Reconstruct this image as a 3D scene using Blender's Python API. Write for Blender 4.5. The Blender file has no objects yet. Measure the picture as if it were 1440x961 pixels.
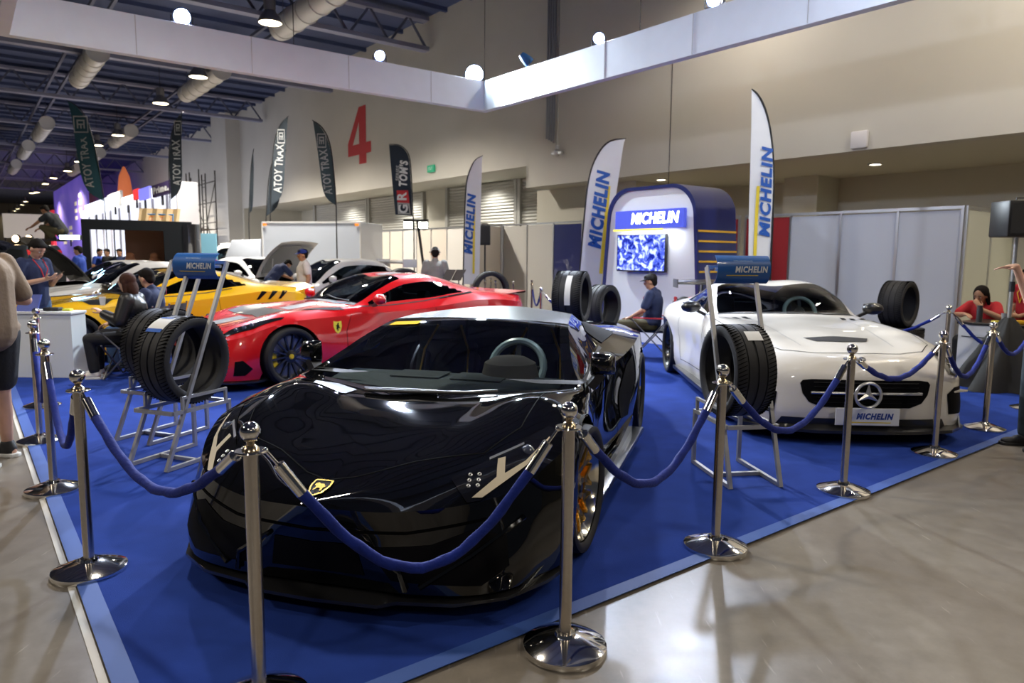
import bpy, bmesh, math, random
from mathutils import Vector, Matrix, Quaternion
from mathutils.bvhtree import BVHTree
random.seed(7)
SC = bpy.context.scene
COL = SC.collection
PI = math.pi
V = Vector

# ------------------------------------------------------------------ materials
MATS = {}
def mat(name, col=(.003, .003, .004), rough=.5, metal=0., coat=0., spec=.5, emit=None, es=0., noise=None, bump=None, trans=0., alpha=1., sheen=0., back=None):
    if name in MATS: return MATS[name]
    m = bpy.data.materials.new(name); m.use_nodes = True
    nt = m.node_tree; b = nt.nodes['Principled BSDF']
    b.inputs['Base Color'].default_value = (*col, 1)
    b.inputs['Roughness'].default_value = rough
    b.inputs['Metallic'].default_value = metal
    b.inputs['Coat Weight'].default_value = coat
    b.inputs['Coat Roughness'].default_value = .03
    b.inputs['Specular IOR Level'].default_value = spec
    b.inputs['Transmission Weight'].default_value = trans
    b.inputs['Alpha'].default_value = alpha
    b.inputs['Sheen Weight'].default_value = sheen
    if emit:
        b.inputs['Emission Color'].default_value = (*emit, 1); b.inputs['Emission Strength'].default_value = es
    tc = None
    if noise or bump:
        tc = nt.nodes.new('ShaderNodeTexCoord')
    if noise:                        # (scale, amount, detail)
        n = nt.nodes.new('ShaderNodeTexNoise'); n.inputs['Scale'].default_value = noise[0]; n.inputs['Detail'].default_value = noise[2] if len(noise) > 2 else 4
        nt.links.new(tc.outputs['Object'], n.inputs['Vector'])
        r = nt.nodes.new('ShaderNodeMapRange'); r.inputs[1].default_value = .25; r.inputs[2].default_value = .75
        r.inputs[3].default_value = 1 - noise[1]; r.inputs[4].default_value = 1 + noise[1]
        nt.links.new(n.outputs[0], r.inputs[0])
        mx = nt.nodes.new('ShaderNodeMix'); mx.data_type = 'RGBA'; mx.blend_type = 'MULTIPLY'; mx.inputs[0].default_value = 1
        mx.inputs[6].default_value = (*col, 1); nt.links.new(r.outputs[0], mx.inputs[7])
        nt.links.new(mx.outputs[2], b.inputs['Base Color'])
    if bump:                         # (scale, strength)
        n2 = nt.nodes.new('ShaderNodeTexNoise'); n2.inputs['Scale'].default_value = bump[0]; n2.inputs['Detail'].default_value = 3
        nt.links.new(tc.outputs['Object'], n2.inputs['Vector'])
        bp = nt.nodes.new('ShaderNodeBump'); bp.inputs['Strength'].default_value = bump[1]; bp.inputs['Distance'].default_value = .01
        nt.links.new(n2.outputs[0], bp.inputs['Height']); nt.links.new(bp.outputs[0], b.inputs['Normal'])
    if back:                         # the inside of a shell is bare dark metal
        d = nt.nodes.new('ShaderNodeBsdfDiffuse'); d.inputs[0].default_value = (*back, 1)
        g = nt.nodes.new('ShaderNodeNewGeometry'); ms = nt.nodes.new('ShaderNodeMixShader')
        nt.links.new(g.outputs['Backfacing'], ms.inputs[0]); nt.links.new(b.outputs[0], ms.inputs[1]); nt.links.new(d.outputs[0], ms.inputs[2])
        nt.links.new(ms.outputs[0], nt.nodes['Material Output'].inputs[0])
    MATS[name] = m
    return m

def glass_mat(name, tint, refl=.08):
    if name in MATS: return MATS[name]
    m = bpy.data.materials.new(name); m.use_nodes = True; nt = m.node_tree
    for n in list(nt.nodes):
        if n.type != 'OUTPUT_MATERIAL': nt.nodes.remove(n)
    t = nt.nodes.new('ShaderNodeBsdfTransparent'); t.inputs[0].default_value = (*tint, 1)
    g = nt.nodes.new('ShaderNodeBsdfGlossy'); g.inputs['Roughness'].default_value = .02; g.inputs[0].default_value = (.95, .97, 1, 1)
    f = nt.nodes.new('ShaderNodeFresnel'); f.inputs[0].default_value = 1.5
    ms = nt.nodes.new('ShaderNodeMixShader')
    nt.links.new(f.outputs[0], ms.inputs[0]); nt.links.new(t.outputs[0], ms.inputs[1]); nt.links.new(g.outputs[0], ms.inputs[2])
    nt.links.new(ms.outputs[0], nt.nodes['Material Output'].inputs[0])
    MATS[name] = m
    return m

def emis(name, col, s):
    if name in MATS: return MATS[name]
    m = bpy.data.materials.new(name); m.use_nodes = True; nt = m.node_tree
    nt.nodes.remove(nt.nodes['Principled BSDF'])
    e = nt.nodes.new('ShaderNodeEmission'); e.inputs[0].default_value = (*col, 1); e.inputs[1].default_value = s
    nt.links.new(e.outputs[0], nt.nodes['Material Output'].inputs[0])
    MATS[name] = m
    return m

# ------------------------------------------------------------------ object helpers
def link(o, parent=None):
    COL.objects.link(o)
    if parent is not None: o.parent = parent
    return o
def smooth(me, ang=35):
    me.polygons.foreach_set('use_smooth', [True] * len(me.polygons))
    me.set_sharp_from_angle(angle=math.radians(ang))
def tag(o, label, cat, group=None, kind=None):
    if label: o['label'] = label
    if cat: o['category'] = cat
    if group: o['group'] = group
    if kind: o['kind'] = kind
    return o
def empty(name, loc=(0, 0, 0), rz=0., label=None, cat=None, group=None):
    o = bpy.data.objects.new(name, None); o.empty_display_size = .1
    link(o); o.location = loc; o.rotation_euler = (0, 0, rz)
    return tag(o, label, cat, group)
def struct(o):
    o['kind'] = 'structure'; return o
def copy_tree(o, parent=None):
    c = o.copy(); COL.objects.link(c)
    if parent is not None: c.parent = parent
    for ch in list(o.children): copy_tree(ch, c)
    return c

class MB:
    """collects shapes and links them as one mesh object"""
    def __init__(s): s.v = []; s.f = []
    def add(s, vs, fs):
        n = len(s.v); s.v += [tuple(v) for v in vs]; s.f += [tuple(i + n for i in f) for f in fs]; return s
    def box(s, a, b):
        (x0, y0, z0), (x1, y1, z1) = a, b
        return s.add([(x0, y0, z0), (x1, y0, z0), (x1, y1, z0), (x0, y1, z0), (x0, y0, z1), (x1, y0, z1), (x1, y1, z1), (x0, y1, z1)],
                     [(0, 3, 2, 1), (4, 5, 6, 7), (0, 1, 5, 4), (1, 2, 6, 5), (2, 3, 7, 6), (3, 0, 4, 7)])
    def obox(s, c, ax, ay, az):      # oriented box: centre and three half-axes
        c, ax, ay, az = V(c), V(ax), V(ay), V(az)
        p = [c + ax * i + ay * j + az * k for k in (-1, 1) for i, j in ((-1, -1), (1, -1), (1, 1), (-1, 1))]
        return s.add(p, [(0, 3, 2, 1), (4, 5, 6, 7), (0, 1, 5, 4), (1, 2, 6, 5), (2, 3, 7, 6), (3, 0, 4, 7)])
    def bar(s, a, b, w, h=None, up=(0, 0, 1)):
        a, b = V(a), V(b); h = h or w
        d = (b - a).normalized(); u = V(up)
        if abs(d.dot(u)) > .95: u = V((1, 0, 0)) if abs(d.x) < .9 else V((0, 1, 0))
        x = d.cross(u).normalized(); y = x.cross(d)
        return s.obox((a + b) / 2, (b - a) / 2, x * w / 2, y * h / 2)
    def tube(s, pts, r, n=10, cap=True, closed=False):
        pts = [V(p) for p in pts]; m = len(pts)
        rs = r if isinstance(r, (list, tuple)) else [r] * m
        d0 = (pts[1] - pts[0]).normalized()
        u = V((0, 0, 1)) if abs(d0.z) < .9 else V((1, 0, 0))
        x = d0.cross(u).normalized()
        vs = []
        for i, p in enumerate(pts):
            if closed: d = (pts[(i + 1) % m] - pts[i - 1]).normalized()
            else: d = (pts[min(i + 1, m - 1)] - pts[max(i - 1, 0)]).normalized()
            x = (x - d * x.dot(d)).normalized(); y = d.cross(x)
            vs += [p + (x * math.cos(2 * PI * k / n) + y * math.sin(2 * PI * k / n)) * rs[i] for k in range(n)]
        fs = []
        for i in range(m if closed else m - 1):
            for k in range(n):
                a = i * n + k; b = i * n + (k + 1) % n; j = (i + 1) % m
                fs.append((a, b, j * n + (k + 1) % n, j * n + k))
        if cap and not closed: fs += [tuple(range(n - 1, -1, -1)), tuple((m - 1) * n + k for k in range(n))]
        return s.add(vs, fs)
    def lathe(s, prof, c=(0, 0, 0), ax=(0, 0, 1), n=32, closed=False):   # prof: (r, h)
        c, ax = V(c), V(ax).normalized()
        u = V((1, 0, 0)) if abs(ax.x) < .9 else V((0, 1, 0))
        x = ax.cross(u).normalized(); y = ax.cross(x)
        vs, fs = [], []
        for r, h in prof:
            r = max(r, 1e-5)
            vs += [c + ax * h + (x * math.cos(2 * PI * k / n) + y * math.sin(2 * PI * k / n)) * r for k in range(n)]
        m = len(prof)
        for i in range(m if closed else m - 1):
            j = (i + 1) % m
            for k in range(n):
                k2 = (k + 1) % n
                fs.append((i * n + k, i * n + k2, j * n + k2, j * n + k))
        return s.add(vs, fs)
    def ball(s, c, r, n=16, m=10, sc=(1, 1, 1)):
        prof = [(math.sin(PI * i / m), -math.cos(PI * i / m)) for i in range(m + 1)]
        c = V(c); vs, fs = [], []
        for pr, ph in prof:
            vs += [c + V((pr * math.cos(2 * PI * k / n) * sc[0], pr * math.sin(2 * PI * k / n) * sc[1], ph * sc[2])) * r for k in range(n)]
        for i in range(m):
            for k in range(n): fs.append((i * n + k, i * n + (k + 1) % n, (i + 1) * n + (k + 1) % n, (i + 1) * n + k))
        return s.add(vs, fs)
    def prism(s, poly, fn, t0, t1):  # poly 2D, fn(a, b, t) -> 3D
        n = len(poly)
        vs = [fn(a, b, t0) for a, b in poly] + [fn(a, b, t1) for a, b in poly]
        fs = [tuple(range(n - 1, -1, -1)), tuple(range(n, 2 * n))]
        fs += [(i, (i + 1) % n, n + (i + 1) % n, n + i) for i in range(n)]
        return s.add(vs, fs)
    def build(s, name, m, parent=None, sm=35, bevel=0, weld=True, loc=None, rz=0):
        me = bpy.data.meshes.new(name); me.from_pydata(s.v, [], s.f)
        bm = bmesh.new(); bm.from_mesh(me)
        if weld: bmesh.ops.remove_doubles(bm, verts=bm.verts, dist=1e-5)
        if bevel:
            es = [e for e in bm.edges if len(e.link_faces) == 2 and e.calc_face_angle(0) > .5]
            bmesh.ops.bevel(bm, geom=es, offset=bevel, segments=2, profile=.5, affect='EDGES', clamp_overlap=True)
        bmesh.ops.recalc_face_normals(bm, faces=bm.faces)
        bm.to_mesh(me); bm.free()
        if sm: smooth(me, sm)
        me.materials.append(m)
        o = bpy.data.objects.new(name, me); link(o, parent)
        if loc is not None: o.location = loc
        if rz: o.rotation_euler = (0, 0, rz)
        return o

def islands(b):
    n = len(b.v); pa = list(range(n))
    def fd(i):
        while pa[i] != i: pa[i] = pa[pa[i]]; i = pa[i]
        return i
    for f in b.f:
        for k in f[1:]: pa[fd(k)] = fd(f[0])
    out = {}
    for f in b.f: out.setdefault(fd(f[0]), []).append(f)
    res = []
    for fs in out.values():
        ids = sorted({k for f in fs for k in f}); mp = {k: i for i, k in enumerate(ids)}
        q = MB(); q.v = [b.v[k] for k in ids]; q.f = [tuple(mp[k] for k in f) for f in fs]; res.append(q)
    return res
def build_each(b, name, m, parent=None, sm=35, bevel=0):
    """every separate piece of b becomes a part of its own"""
    return [q.build(name, m, parent, sm, bevel) for q in islands(b)]
def mesh_obj(name, vs, fs, m, parent=None, sm=35):
    b = MB(); b.add(vs, fs); return b.build(name, m, parent, sm)

# text as a mesh: fn maps (a, b) in the text plane to a 3D point
def text(name, s, size, fn, m, parent=None, bold=.0, shear=0., align='CENTER', depth=.0, squeeze=1., cut=0):
    cu = bpy.data.curves.new('txt', 'FONT'); cu.body = s; cu.size = size; cu.align_x = align; cu.align_y = 'CENTER'
    cu.offset = bold; cu.shear = shear; cu.resolution_u = 3; cu.space_character = 1 + bold * 6 / max(size, .01) * .5
    o = bpy.data.objects.new('txt', cu); COL.objects.link(o)
    dg = bpy.context.evaluated_depsgraph_get(); dg.update()
    me = bpy.data.meshes.new_from_object(o.evaluated_get(dg)); bpy.data.objects.remove(o)
    bm = bmesh.new(); bm.from_mesh(me)
    if cut:
        xs = [v.co.x for v in bm.verts]
        if xs:
            k = min(xs) + cut
            while k < max(xs):
                bmesh.ops.bisect_plane(bm, geom=bm.verts[:] + bm.edges[:] + bm.faces[:], plane_co=(k, 0, 0), plane_no=(1, 0, 0)); k += cut
    for v in bm.verts: v.co = V(fn(v.co.x * squeeze, v.co.y))
    if depth:
        pass
    bm.to_mesh(me); bm.free()
    me.materials.clear(); me.materials.append(m); me.name = name
    ob = bpy.data.objects.new(name, me); link(ob, parent)
    return ob

# ------------------------------------------------------------------ the place: camera and hall axes
CAM_H = 1.55; PITCH = math.radians(6.85); ROLL = math.radians(.5)
_f = V((0, math.cos(PITCH), -math.sin(PITCH))); _u = V((0, math.sin(PITCH), math.cos(PITCH))); _x = V((1, 0, 0))
_c, _s = math.cos(ROLL), math.sin(ROLL)
CX, CU = _x * _c + _u * _s, _u * _c - _x * _s
cam = bpy.data.cameras.new('camera'); cam.sensor_width = 36; cam.lens = 25; cam.clip_end = 300
cam.dof.use_dof = True; cam.dof.focus_distance = 3.6; cam.dof.aperture_fstop = 3.2
co = bpy.data.objects.new('camera', cam); COL.objects.link(co)
co.matrix_world = Matrix(((CX.x, CU.x, -_f.x, 0), (CX.y, CU.y, -_f.y, 0), (CX.z, CU.z, -_f.z, CAM_H), (0, 0, 0, 1)))
SC.camera = co
AH = math.radians(37.7)                       # the hall runs at this angle to the view
UD = V((-math.sin(AH), math.cos(AH), 0)); VD = V((math.cos(AH), math.sin(AH), 0))
def H(u, v, z=0.): return UD * u + VD * v + V((0, 0, z))
RZU = math.atan2(UD.y, UD.x)                  # rotation that lays local x along u
def ray(px, py): return _f + CX * ((px - 720) / 1000) + CU * ((480.5 - py) / 1000)
def G(px, py, z=0.):                          # a spot of known height, read off the photograph
    d = ray(px, py); return V((0, 0, CAM_H)) + d * ((z - CAM_H) / d.z)
def D(px, py, Y):
    d = ray(px, py); return V((0, 0, CAM_H)) + d * (Y / d.y)
# ------------------------------------------------------------------ setting
CEIL = 9.75; WV = 13.4
def floor_mat():
    m = bpy.data.materials.new('painted_concrete'); m.use_nodes = True; nt = m.node_tree; b = nt.nodes['Principled BSDF']
    tc = nt.nodes.new('ShaderNodeTexCoord')
    n1 = nt.nodes.new('ShaderNodeTexNoise'); n1.inputs['Scale'].default_value = .8; n1.inputs['Detail'].default_value = 6
    n2 = nt.nodes.new('ShaderNodeTexNoise'); n2.inputs['Scale'].default_value = 9; n2.inputs['Detail'].default_value = 8; n2.inputs['Roughness'].default_value = .7
    mp = nt.nodes.new('ShaderNodeMapping'); mp.inputs['Scale'].default_value = (6, .7, 1); mp.inputs['Rotation'].default_value = (0, 0, .6)
    n3 = nt.nodes.new('ShaderNodeTexNoise'); n3.inputs['Scale'].default_value = 5; n3.inputs['Detail'].default_value = 5
    for n in (n1, n2): nt.links.new(tc.outputs['Object'], n.inputs['Vector'])
    nt.links.new(tc.outputs['Object'], mp.inputs[0]); nt.links.new(mp.outputs[0], n3.inputs['Vector'])
    r1 = nt.nodes.new('ShaderNodeValToRGB'); r1.color_ramp.elements[0].position = .3; r1.color_ramp.elements[1].position = .7
    r1.color_ramp.elements[0].color = (.155, .132, .105, 1); r1.color_ramp.elements[1].color = (.225, .20, .168, 1)
    nt.links.new(n1.outputs[0], r1.inputs[0])
    r2 = nt.nodes.new('ShaderNodeValToRGB'); e = r2.color_ramp.elements; e[0].position = .66; e[1].position = .72
    e[0].color = (0, 0, 0, 1); e[1].color = (1, 1, 1, 1); nt.links.new(n3.outputs[0], r2.inputs[0])
    mx = nt.nodes.new('ShaderNodeMix'); mx.data_type = 'RGBA'; nt.links.new(r1.outputs[0], mx.inputs[6]); mx.inputs[7].default_value = (.42, .38, .32, 1)
    mu = nt.nodes.new('ShaderNodeMath'); mu.operation = 'MULTIPLY'; mu.inputs[1].default_value = .45; nt.links.new(r2.outputs[0], mu.inputs[0])
    nt.links.new(mu.outputs[0], mx.inputs[0])
    r3 = nt.nodes.new('ShaderNodeMapRange'); r3.inputs[1].default_value = .3; r3.inputs[2].default_value = .7; r3.inputs[3].default_value = .82; r3.inputs[4].default_value = 1.12
    nt.links.new(n2.outputs[0], r3.inputs[0])
    m2 = nt.nodes.new('ShaderNodeMix'); m2.data_type = 'RGBA'; m2.blend_type = 'MULTIPLY'; m2.inputs[0].default_value = 1
    nt.links.new(mx.outputs[2], m2.inputs[6]); nt.links.new(r3.outputs[0], m2.inputs[7]); nt.links.new(m2.outputs[2], b.inputs['Base Color'])
    r4 = nt.nodes.new('ShaderNodeMapRange'); r4.inputs[3].default_value = .22; r4.inputs[4].default_value = .42; nt.links.new(n2.outputs[0], r4.inputs[0])
    nt.links.new(r4.outputs[0], b.inputs['Roughness']); b.inputs['Specular IOR Level'].default_value = .6
    return m
M_floor = floor_mat()
M_wall = mat('hall_wall', (.60, .58, .53), .8, noise=(.35, .07, 6))
M_wall2 = mat('recess_wall', (.62, .60, .52), .8)
M_soff = mat('soffit_paint', (.62, .61, .55), .8)
M_deck = mat('roof_deck', (.055, .075, .17), .7)  # blue cast of the stage lights is mixed into this colour
M_steel = mat('roof_steel', (.09, .10, .17), .55)  # same bluish light tinted into the steel
M_duct = mat('duct', (.70, .69, .68), .45, .2)
M_red4 = mat('red_paint', (.50, .045, .05), .7)
M_alu = mat('aluminium', (.62, .63, .65), .32, .9)
M_shut = mat('shutter', (.55, .55, .52), .5, .3)
M_white = mat('white_panel', (.78, .79, .80), .55)
M_whitesat = mat('white_fabric', (.72, .77, .86), .6, noise=(3, .03))
M_black = mat('black_plastic', (.012, .012, .014), .42)
M_dark = mat('dark_metal', (.03, .03, .035), .5, .3)
M_chrome = mat('chrome', (.80, .78, .74), .08, 1.)
M_brush = mat('brushed_steel', (.60, .55, .49), .23, 1., noise=(60, .06))

def hplane(name, u0, u1, v0, v1, z, m, flip=False):
    o = mesh_obj(name, [H(u0, v0, z), H(u1, v0, z), H(u1, v1, z), H(u0, v1, z)], [(0, 1, 2, 3)], m, sm=0); return o
def hbox(b, u0, u1, v0, v1, z0, z1):
    c = H((u0 + u1) / 2, (v0 + v1) / 2, (z0 + z1) / 2)
    return b.obox(c, UD * (u1 - u0) / 2, VD * (v1 - v0) / 2, (0, 0, (z1 - z0) / 2))
struct(hbox(MB(), -14, 150, -42, 22, -.3, 0).build('floor', M_floor, sm=0))
# hall wall: upper part, with a higher opening beyond u = 16.7 than before it
b = MB(); hbox(b, -14, 16.72, WV, WV + .35, 3.56, CEIL); hbox(b, 16.72, 43.5, WV, WV + .35, 4.19, CEIL); hbox(b, 43.5, 46.4, WV - .8, WV + .35, 0, CEIL); hbox(b, 46.4, 150, WV - .2, WV + .35, 0, CEIL)
struct(b.build('wall_right', M_wall, sm=0))
# soffits and recess behind
struct(hbox(MB(), -14, 16.72, WV + .35, WV + 4.4, 3.56, 3.7).build('ceiling_recess', M_wall2, sm=0))
struct(hbox(hbox(MB(), 16.72, 43.5, WV + .35, WV + 4.2, 4.19, 4.33), 16.6, 16.72, WV, WV + 4.2, 3.56, 4.33).build('trim_soffit', M_soff, sm=0))
b = MB(); hbox(b, -14, 16.0, WV + 4.2, WV + 4.5, 0, 3.6); hbox(b, 43.2, 43.5, WV, WV + 4.2, 0, 4.2); hbox(b, 16, 43.5, WV + 3.5, WV + 3.8, 0, 4.2)
hbox(b, 13.2, 17.3, WV + .9, WV + 4.2, 0, 3.56); hbox(b, 24.2, 26.0, WV + 2.1, WV + 3.5, 0, 4.19); hbox(b, 9.4, 10.3, WV + 3.2, WV + 4.2, 0, 3.56)
struct(b.build('wall_recess', M_wall2, sm=0))
# roller shutters in the recess: ribbed curtains between guide posts
def shutter(name, u0, u1, v, z1):
    b = MB(); n = int(z1 / .11)
    for i in range(n):
        z = i * .11
        a = [H(u0, v, z), H(u1, v, z), H(u1, v - .045, z + .055), H(u0, v - .045, z + .055), H(u1, v, z + .11), H(u0, v, z + .11)]
        b.add(a, [(0, 1, 2, 3), (3, 2, 4, 5)])
    o = struct(b.build(name, M_shut, sm=0))
    g = MB(); hbox(g, u0 - .16, u0, v - .12, v + .05, 0, z1); hbox(g, u1, u1 + .16, v - .12, v + .05, 0, z1); g.build('guide_rail', mat('shutter_post', (.42, .42, .40), .6), o, sm=0)
    return o
shutter('door_1', 17.5, 19.4, WV + 2.0, 4.18); shutter('door_2', 19.75, 24.0, WV + 2.0, 4.18); shutter('door_3', 26.2, 31.0, WV + 2.1, 4.18); shutter('door_4', 31.4, 37.5, WV + 2.1, 4.18)
# ceiling deck with ribs
b = MB(); hbox(b, -14, 150, -42, WV + .3, CEIL, CEIL + .2)
for i in range(52):
    u = -12 + i * 1.5
    hbox(b, u, u + .12, -20, WV, CEIL - .14, CEIL)
struct(b.build('ceiling', M_deck, sm=0))
struct(hbox(MB(), 150, 150.3, -42, WV + .3, 0, CEIL).build('wall_far', mat('far_wall', (.5, .48, .42), .8), sm=0))
# roof trusses across the hall
def truss(u, zt, zb, w, name='roof_truss'):
    e = empty(name, H(u, -12, zb)); e.rotation_euler = (0, 0, math.atan2(VD.y, VD.x))
    struct(e)
    L = 25.2
    b = MB(); b.box((-24, -w, zt - zb - .12), (L, w, zt - zb)); b.box((-24, -w, 0), (L, w, .14)); c = b.build('chord', mat('truss_bluelit', (.24, .25, .36), .5), e, sm=0); struct(c)  # chord colour carries the blue light falling on the roof
    b = MB(); n = 34; s = (L + 24) / n
    for i in range(n):
        x = -24 + i * s
        b.bar((x, 0, .07), (x + s / 2, 0, zt - zb - .06), .07); b.bar((x + s / 2, 0, zt - zb - .06), (x + s, 0, .07), .07)
    struct(b.build('web', M_steel, e, sm=0))
for u in (22, 30, 39, 48, 58, 70, 84, 98): truss(u, CEIL - .15, CEIL - 1.25, .16)
b = MB()
for v in (-14, -9.5, -5.5, -1, 3.5, 8.2):
    hbox(b, 14, 108, v, v + .09, CEIL - 1.0, CEIL - .9); hbox(b, 14, 108, v + .5, v + .59, CEIL - 1.0, CEIL - .9)
struct(b.build('trim_1', M_steel, sm=0))
# ventilation ducts: pale round runs along the hall, hung under the deck
def duct(u0, u1, v, z, r=.33):
    e = empty('ventilation_duct', H(u0, v, z), RZU)
    L = u1 - u0; b = MB(); b.tube([(0, 0, 0), (L, 0, 0)], r, 18)
    b.build('duct_pipe', M_duct, e)
    b = MB()
    for i in range(int(L / .9) + 1): b.lathe([(r, -.03), (r + .03, -.03), (r + .03, .03), (r, .03)], (i * .9, 0, 0), (1, 0, 0), 18)
    build_each(b, 'flange', M_duct, e)
    b = MB()
    for x in (.3, L - .3): b.tube([(x, 0, r), (x, 0, CEIL - z)], .015, 6)
    build_each(b, 'hanger', M_steel, e)
    return e
ducts = [(27.8, 33.0, 8.0), (28, 33.0, 4.1), (44.5, 50, 7.9), (44.8, 50.5, 4.05), (55, 60.5, 3.9), (55.5, 60, 7.9), (67, 73, 3.9), (66, 71, 7.9), (36.2, 40, .2), (52, 57, .2), (17.0, 21.8, 8.0)]
for i, (a, c, v) in enumerate(ducts):
    e = duct(a, c, v, CEIL - 1.55)
    tag(e, 'pale round ventilation duct hung under the dark roof' if i < 10 else 'dark round duct beside the wall above the white fascia, near the hanging lamp', 'duct', 'ventilation ducts under the roof' if i < 10 else None)
# the red number painted on the wall
f4 = [(.50, 1), (.80, 1), (.80, .36), (1, .36), (1, .17), (.80, .17), (.80, 0), (.49, 0), (.49, .17), (0, .17), (0, .40)]; h4 = [(.50, .36), (.22, .36), (.50, .74)]
def P4(p): return H(28.85 - p[0] * 2.15, WV - .012, 5.28 + p[1] * 2.3)
o = mesh_obj('hall_number', [P4(p) for p in f4 + h4], [(0, 11, 13, 10), (0, 1, 2, 11), (11, 2, 3, 4), (11, 4, 5, 8), (5, 6, 7, 8), (11, 8, 9, 12), (12, 9, 10, 13), (0, 13, 11)][0:0] + [(0, 13, 10), (0, 1, 2, 11), (0, 11, 13)][0:1] + [(0, 1, 2, 11, 13), (2, 3, 4, 5, 8, 11), (5, 6, 7, 8), (11, 8, 9, 12), (12, 9, 10, 13)], M_red4, sm=0)
tag(o, 'big red figure 4 painted high on the beige hall wall', 'sign')
# exit sign, wall camera, sprinkler pipe, conduit, router
e = empty('exit_sign', H(22.0, WV - .03, 4.58), RZU, 'small green exit sign above the shutters on the wall', 'sign')
MB().box((-.22, 0, -.12), (.22, .06, .12)).build('sign_box', mat('exit_green', (.02, .22, .12), .5, emit=(.05, .5, .25), es=.4), e, sm=0)
text('lettering', 'EXIT', .15, lambda a, b_: V((-a, .062, b_)), mat('exit_white', (.8, .9, .85), .5), e)
e.rotation_euler = (0, 0, RZU)
e = empty('conduit', H(15.6, WV - .05, 4.7), RZU, 'bundle of grey vertical conduits on the upper wall behind the bright spotlight', 'conduit')
b = MB()
for i in range(4): b.tube([(i * .1 - .15, 0, .05 * i), (i * .1 - .15, 0, 5.0)], .03, 8)
build_each(b, 'pipe', mat('conduit_grey', (.33, .35, .38), .5, .3), e)
e = empty('sprinkler_pipe', H(15.2, WV - .14, 4.4), RZU, 'thin vertical pipe ending in a silver valve on the upper wall', 'pipe')
MB().tube([(0, 0, .1), (0, 0, 5.3)], .022, 8).build('pipe', mat('pipe_grey', (.4, .4, .38), .5, .3), e)
MB().ball((0, 0, 0), .1).tube([(-.2, 0, -.02), (.2, 0, 0)], .05, 10).tube([(0, 0, .02), (0, 0, .2)], .05, 10).build('valve', M_alu, e)
o = MB().box((-.16, -.08, -.16), (.16, 0, .16)).build('wireless_router', mat('router_white', (.75, .73, .76), .5), bevel=.03)
o.location = H(6.8, WV, 3.75); o.rotation_euler = (0, 0, RZU + PI); o.data.transform(Matrix.Rotation(PI, 4, 'Z') @ Matrix.Translation((0, 0, 0)))
o.rotation_euler = (0, 0, RZU)
for vtx in o.data.vertices: vtx.co.y = abs(vtx.co.y)
tag(o, 'small white square box on the wall just above the yellowish recess', 'router')
o = MB().tube([H(11.25, WV - .1, 2.6), H(11.25, WV - .1, 6.2)], .008, 6).build('hanging_cable', M_black)
tag(o, 'thin dark cable hanging straight down in front of the wall between two feather flags', 'cable')
# downlights in the soffits
M_dl = emis('downlight_glow', (1, .92, .68), 14)
for i, (px, py, z, lb) in enumerate([(1231, 230, 3.56, 'small round downlight in the recess soffit, right of the tallest feather flag'), (930, 252, 3.56, 'small round downlight in the soffit above the arched white booth'), (1072, 240, 3.56, 'small round downlight in the soffit right beside the tallest feather flag')]):
    p = G(px, py, z)
    e = empty('downlight', p - V((0, 0, .03)), 0, lb, 'light')
    MB().lathe([(.11, .03), (.15, .03), (.15, .0), (.11, .0)], n=24, closed=True).build('bezel', M_white, e)
    MB().lathe([(.0, .012), (.11, .012)], n=24).build('lamp', M_dl, e)
    l = bpy.data.lights.new('downlight', 'SPOT'); l.energy = 130; l.color = (1, .86, .58); l.spot_size = 2.6; l.spot_blend = .8; l.shadow_soft_size = .08
    lo = bpy.data.objects.new('downlight_beam', l); COL.objects.link(lo); lo.parent = e; lo.location = (0, 0, -.05)
# more of the same soffit lights farther right and farther along, beyond the frame's edge
for (u, v, z) in [(2, 15.6, 3.5), (-3, 15.6, 3.5), (21, 14.6, 4.1), (27, 14.6, 4.1), (33, 14.6, 4.1)]:
    l = bpy.data.lights.new('downlight', 'SPOT'); l.energy = 200 if u < 10 else 300; l.color = (1, .88, .62) if u < 10 else (1, .95, .85); l.spot_size = 2.7; l.spot_blend = .8; l.shadow_soft_size = .1
    lo = bpy.data.objects.new('soffit_light', l); COL.objects.link(lo); lo.location = H(u, v, z)
# hall high-bay lamps
M_lampg = emis('lamp_glow', (1, .80, .48), 26)
M_shade = mat('lamp_shade', (.20, .20, .22), .45, .4)
lamp0 = None
def lampat(p, sc, lb, beam=True, hang=None):
    e = empty('high_bay_lamp', p, 0, lb, 'lamp', 'high bay lamps hanging from the roof'); 
    b = MB(); b.lathe([(.31, 0), (.33, .03), (.27, .17), (.17, .30), (.15, .34), (.16, .36), (.16, .62), (.13, .66), (.0, .67)], n=24).build('lamp_shade', M_shade, e)
    MB().lathe([(0, .02), (.30, .02)], n=24).build('bulb', M_lampg, e)
    MB().tube([(0, 0, .66), (0, 0, max(CEIL - p.z, .8))], .012, 6).build('hanger', M_dark, e)
    return e
lamps_px = [(380, 33, 7.9), (279, 109, 7.9), (226, 146, 7.9), (166, 191, 7.9), (137, 205, 8.0), (111, 228, 7.9), (95, 241, 7.9), (75, 251, 8.0), (64, 259, 7.9), (52, 271, 7.9), (45, 272, 8.0), (36, 284, 7.9), (31, 288.5, 8.0), (25, 294, 7.9), (21, 297, 8.0), (13, 301, 7.9)]
for i, (px, py, z) in enumerate(lamps_px):
    p = G(px, py, z)
    lampat(p, 1, ['warm high bay lamp hanging above the white fascia, nearest of the lamps', 'warm high bay lamp just under the lower edge of the white fascia', 'warm high bay lamp between the teal flag and the black flag, higher of two'][i] if i < 3 else 'warm high bay lamp in the receding row under the far roof')
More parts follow.
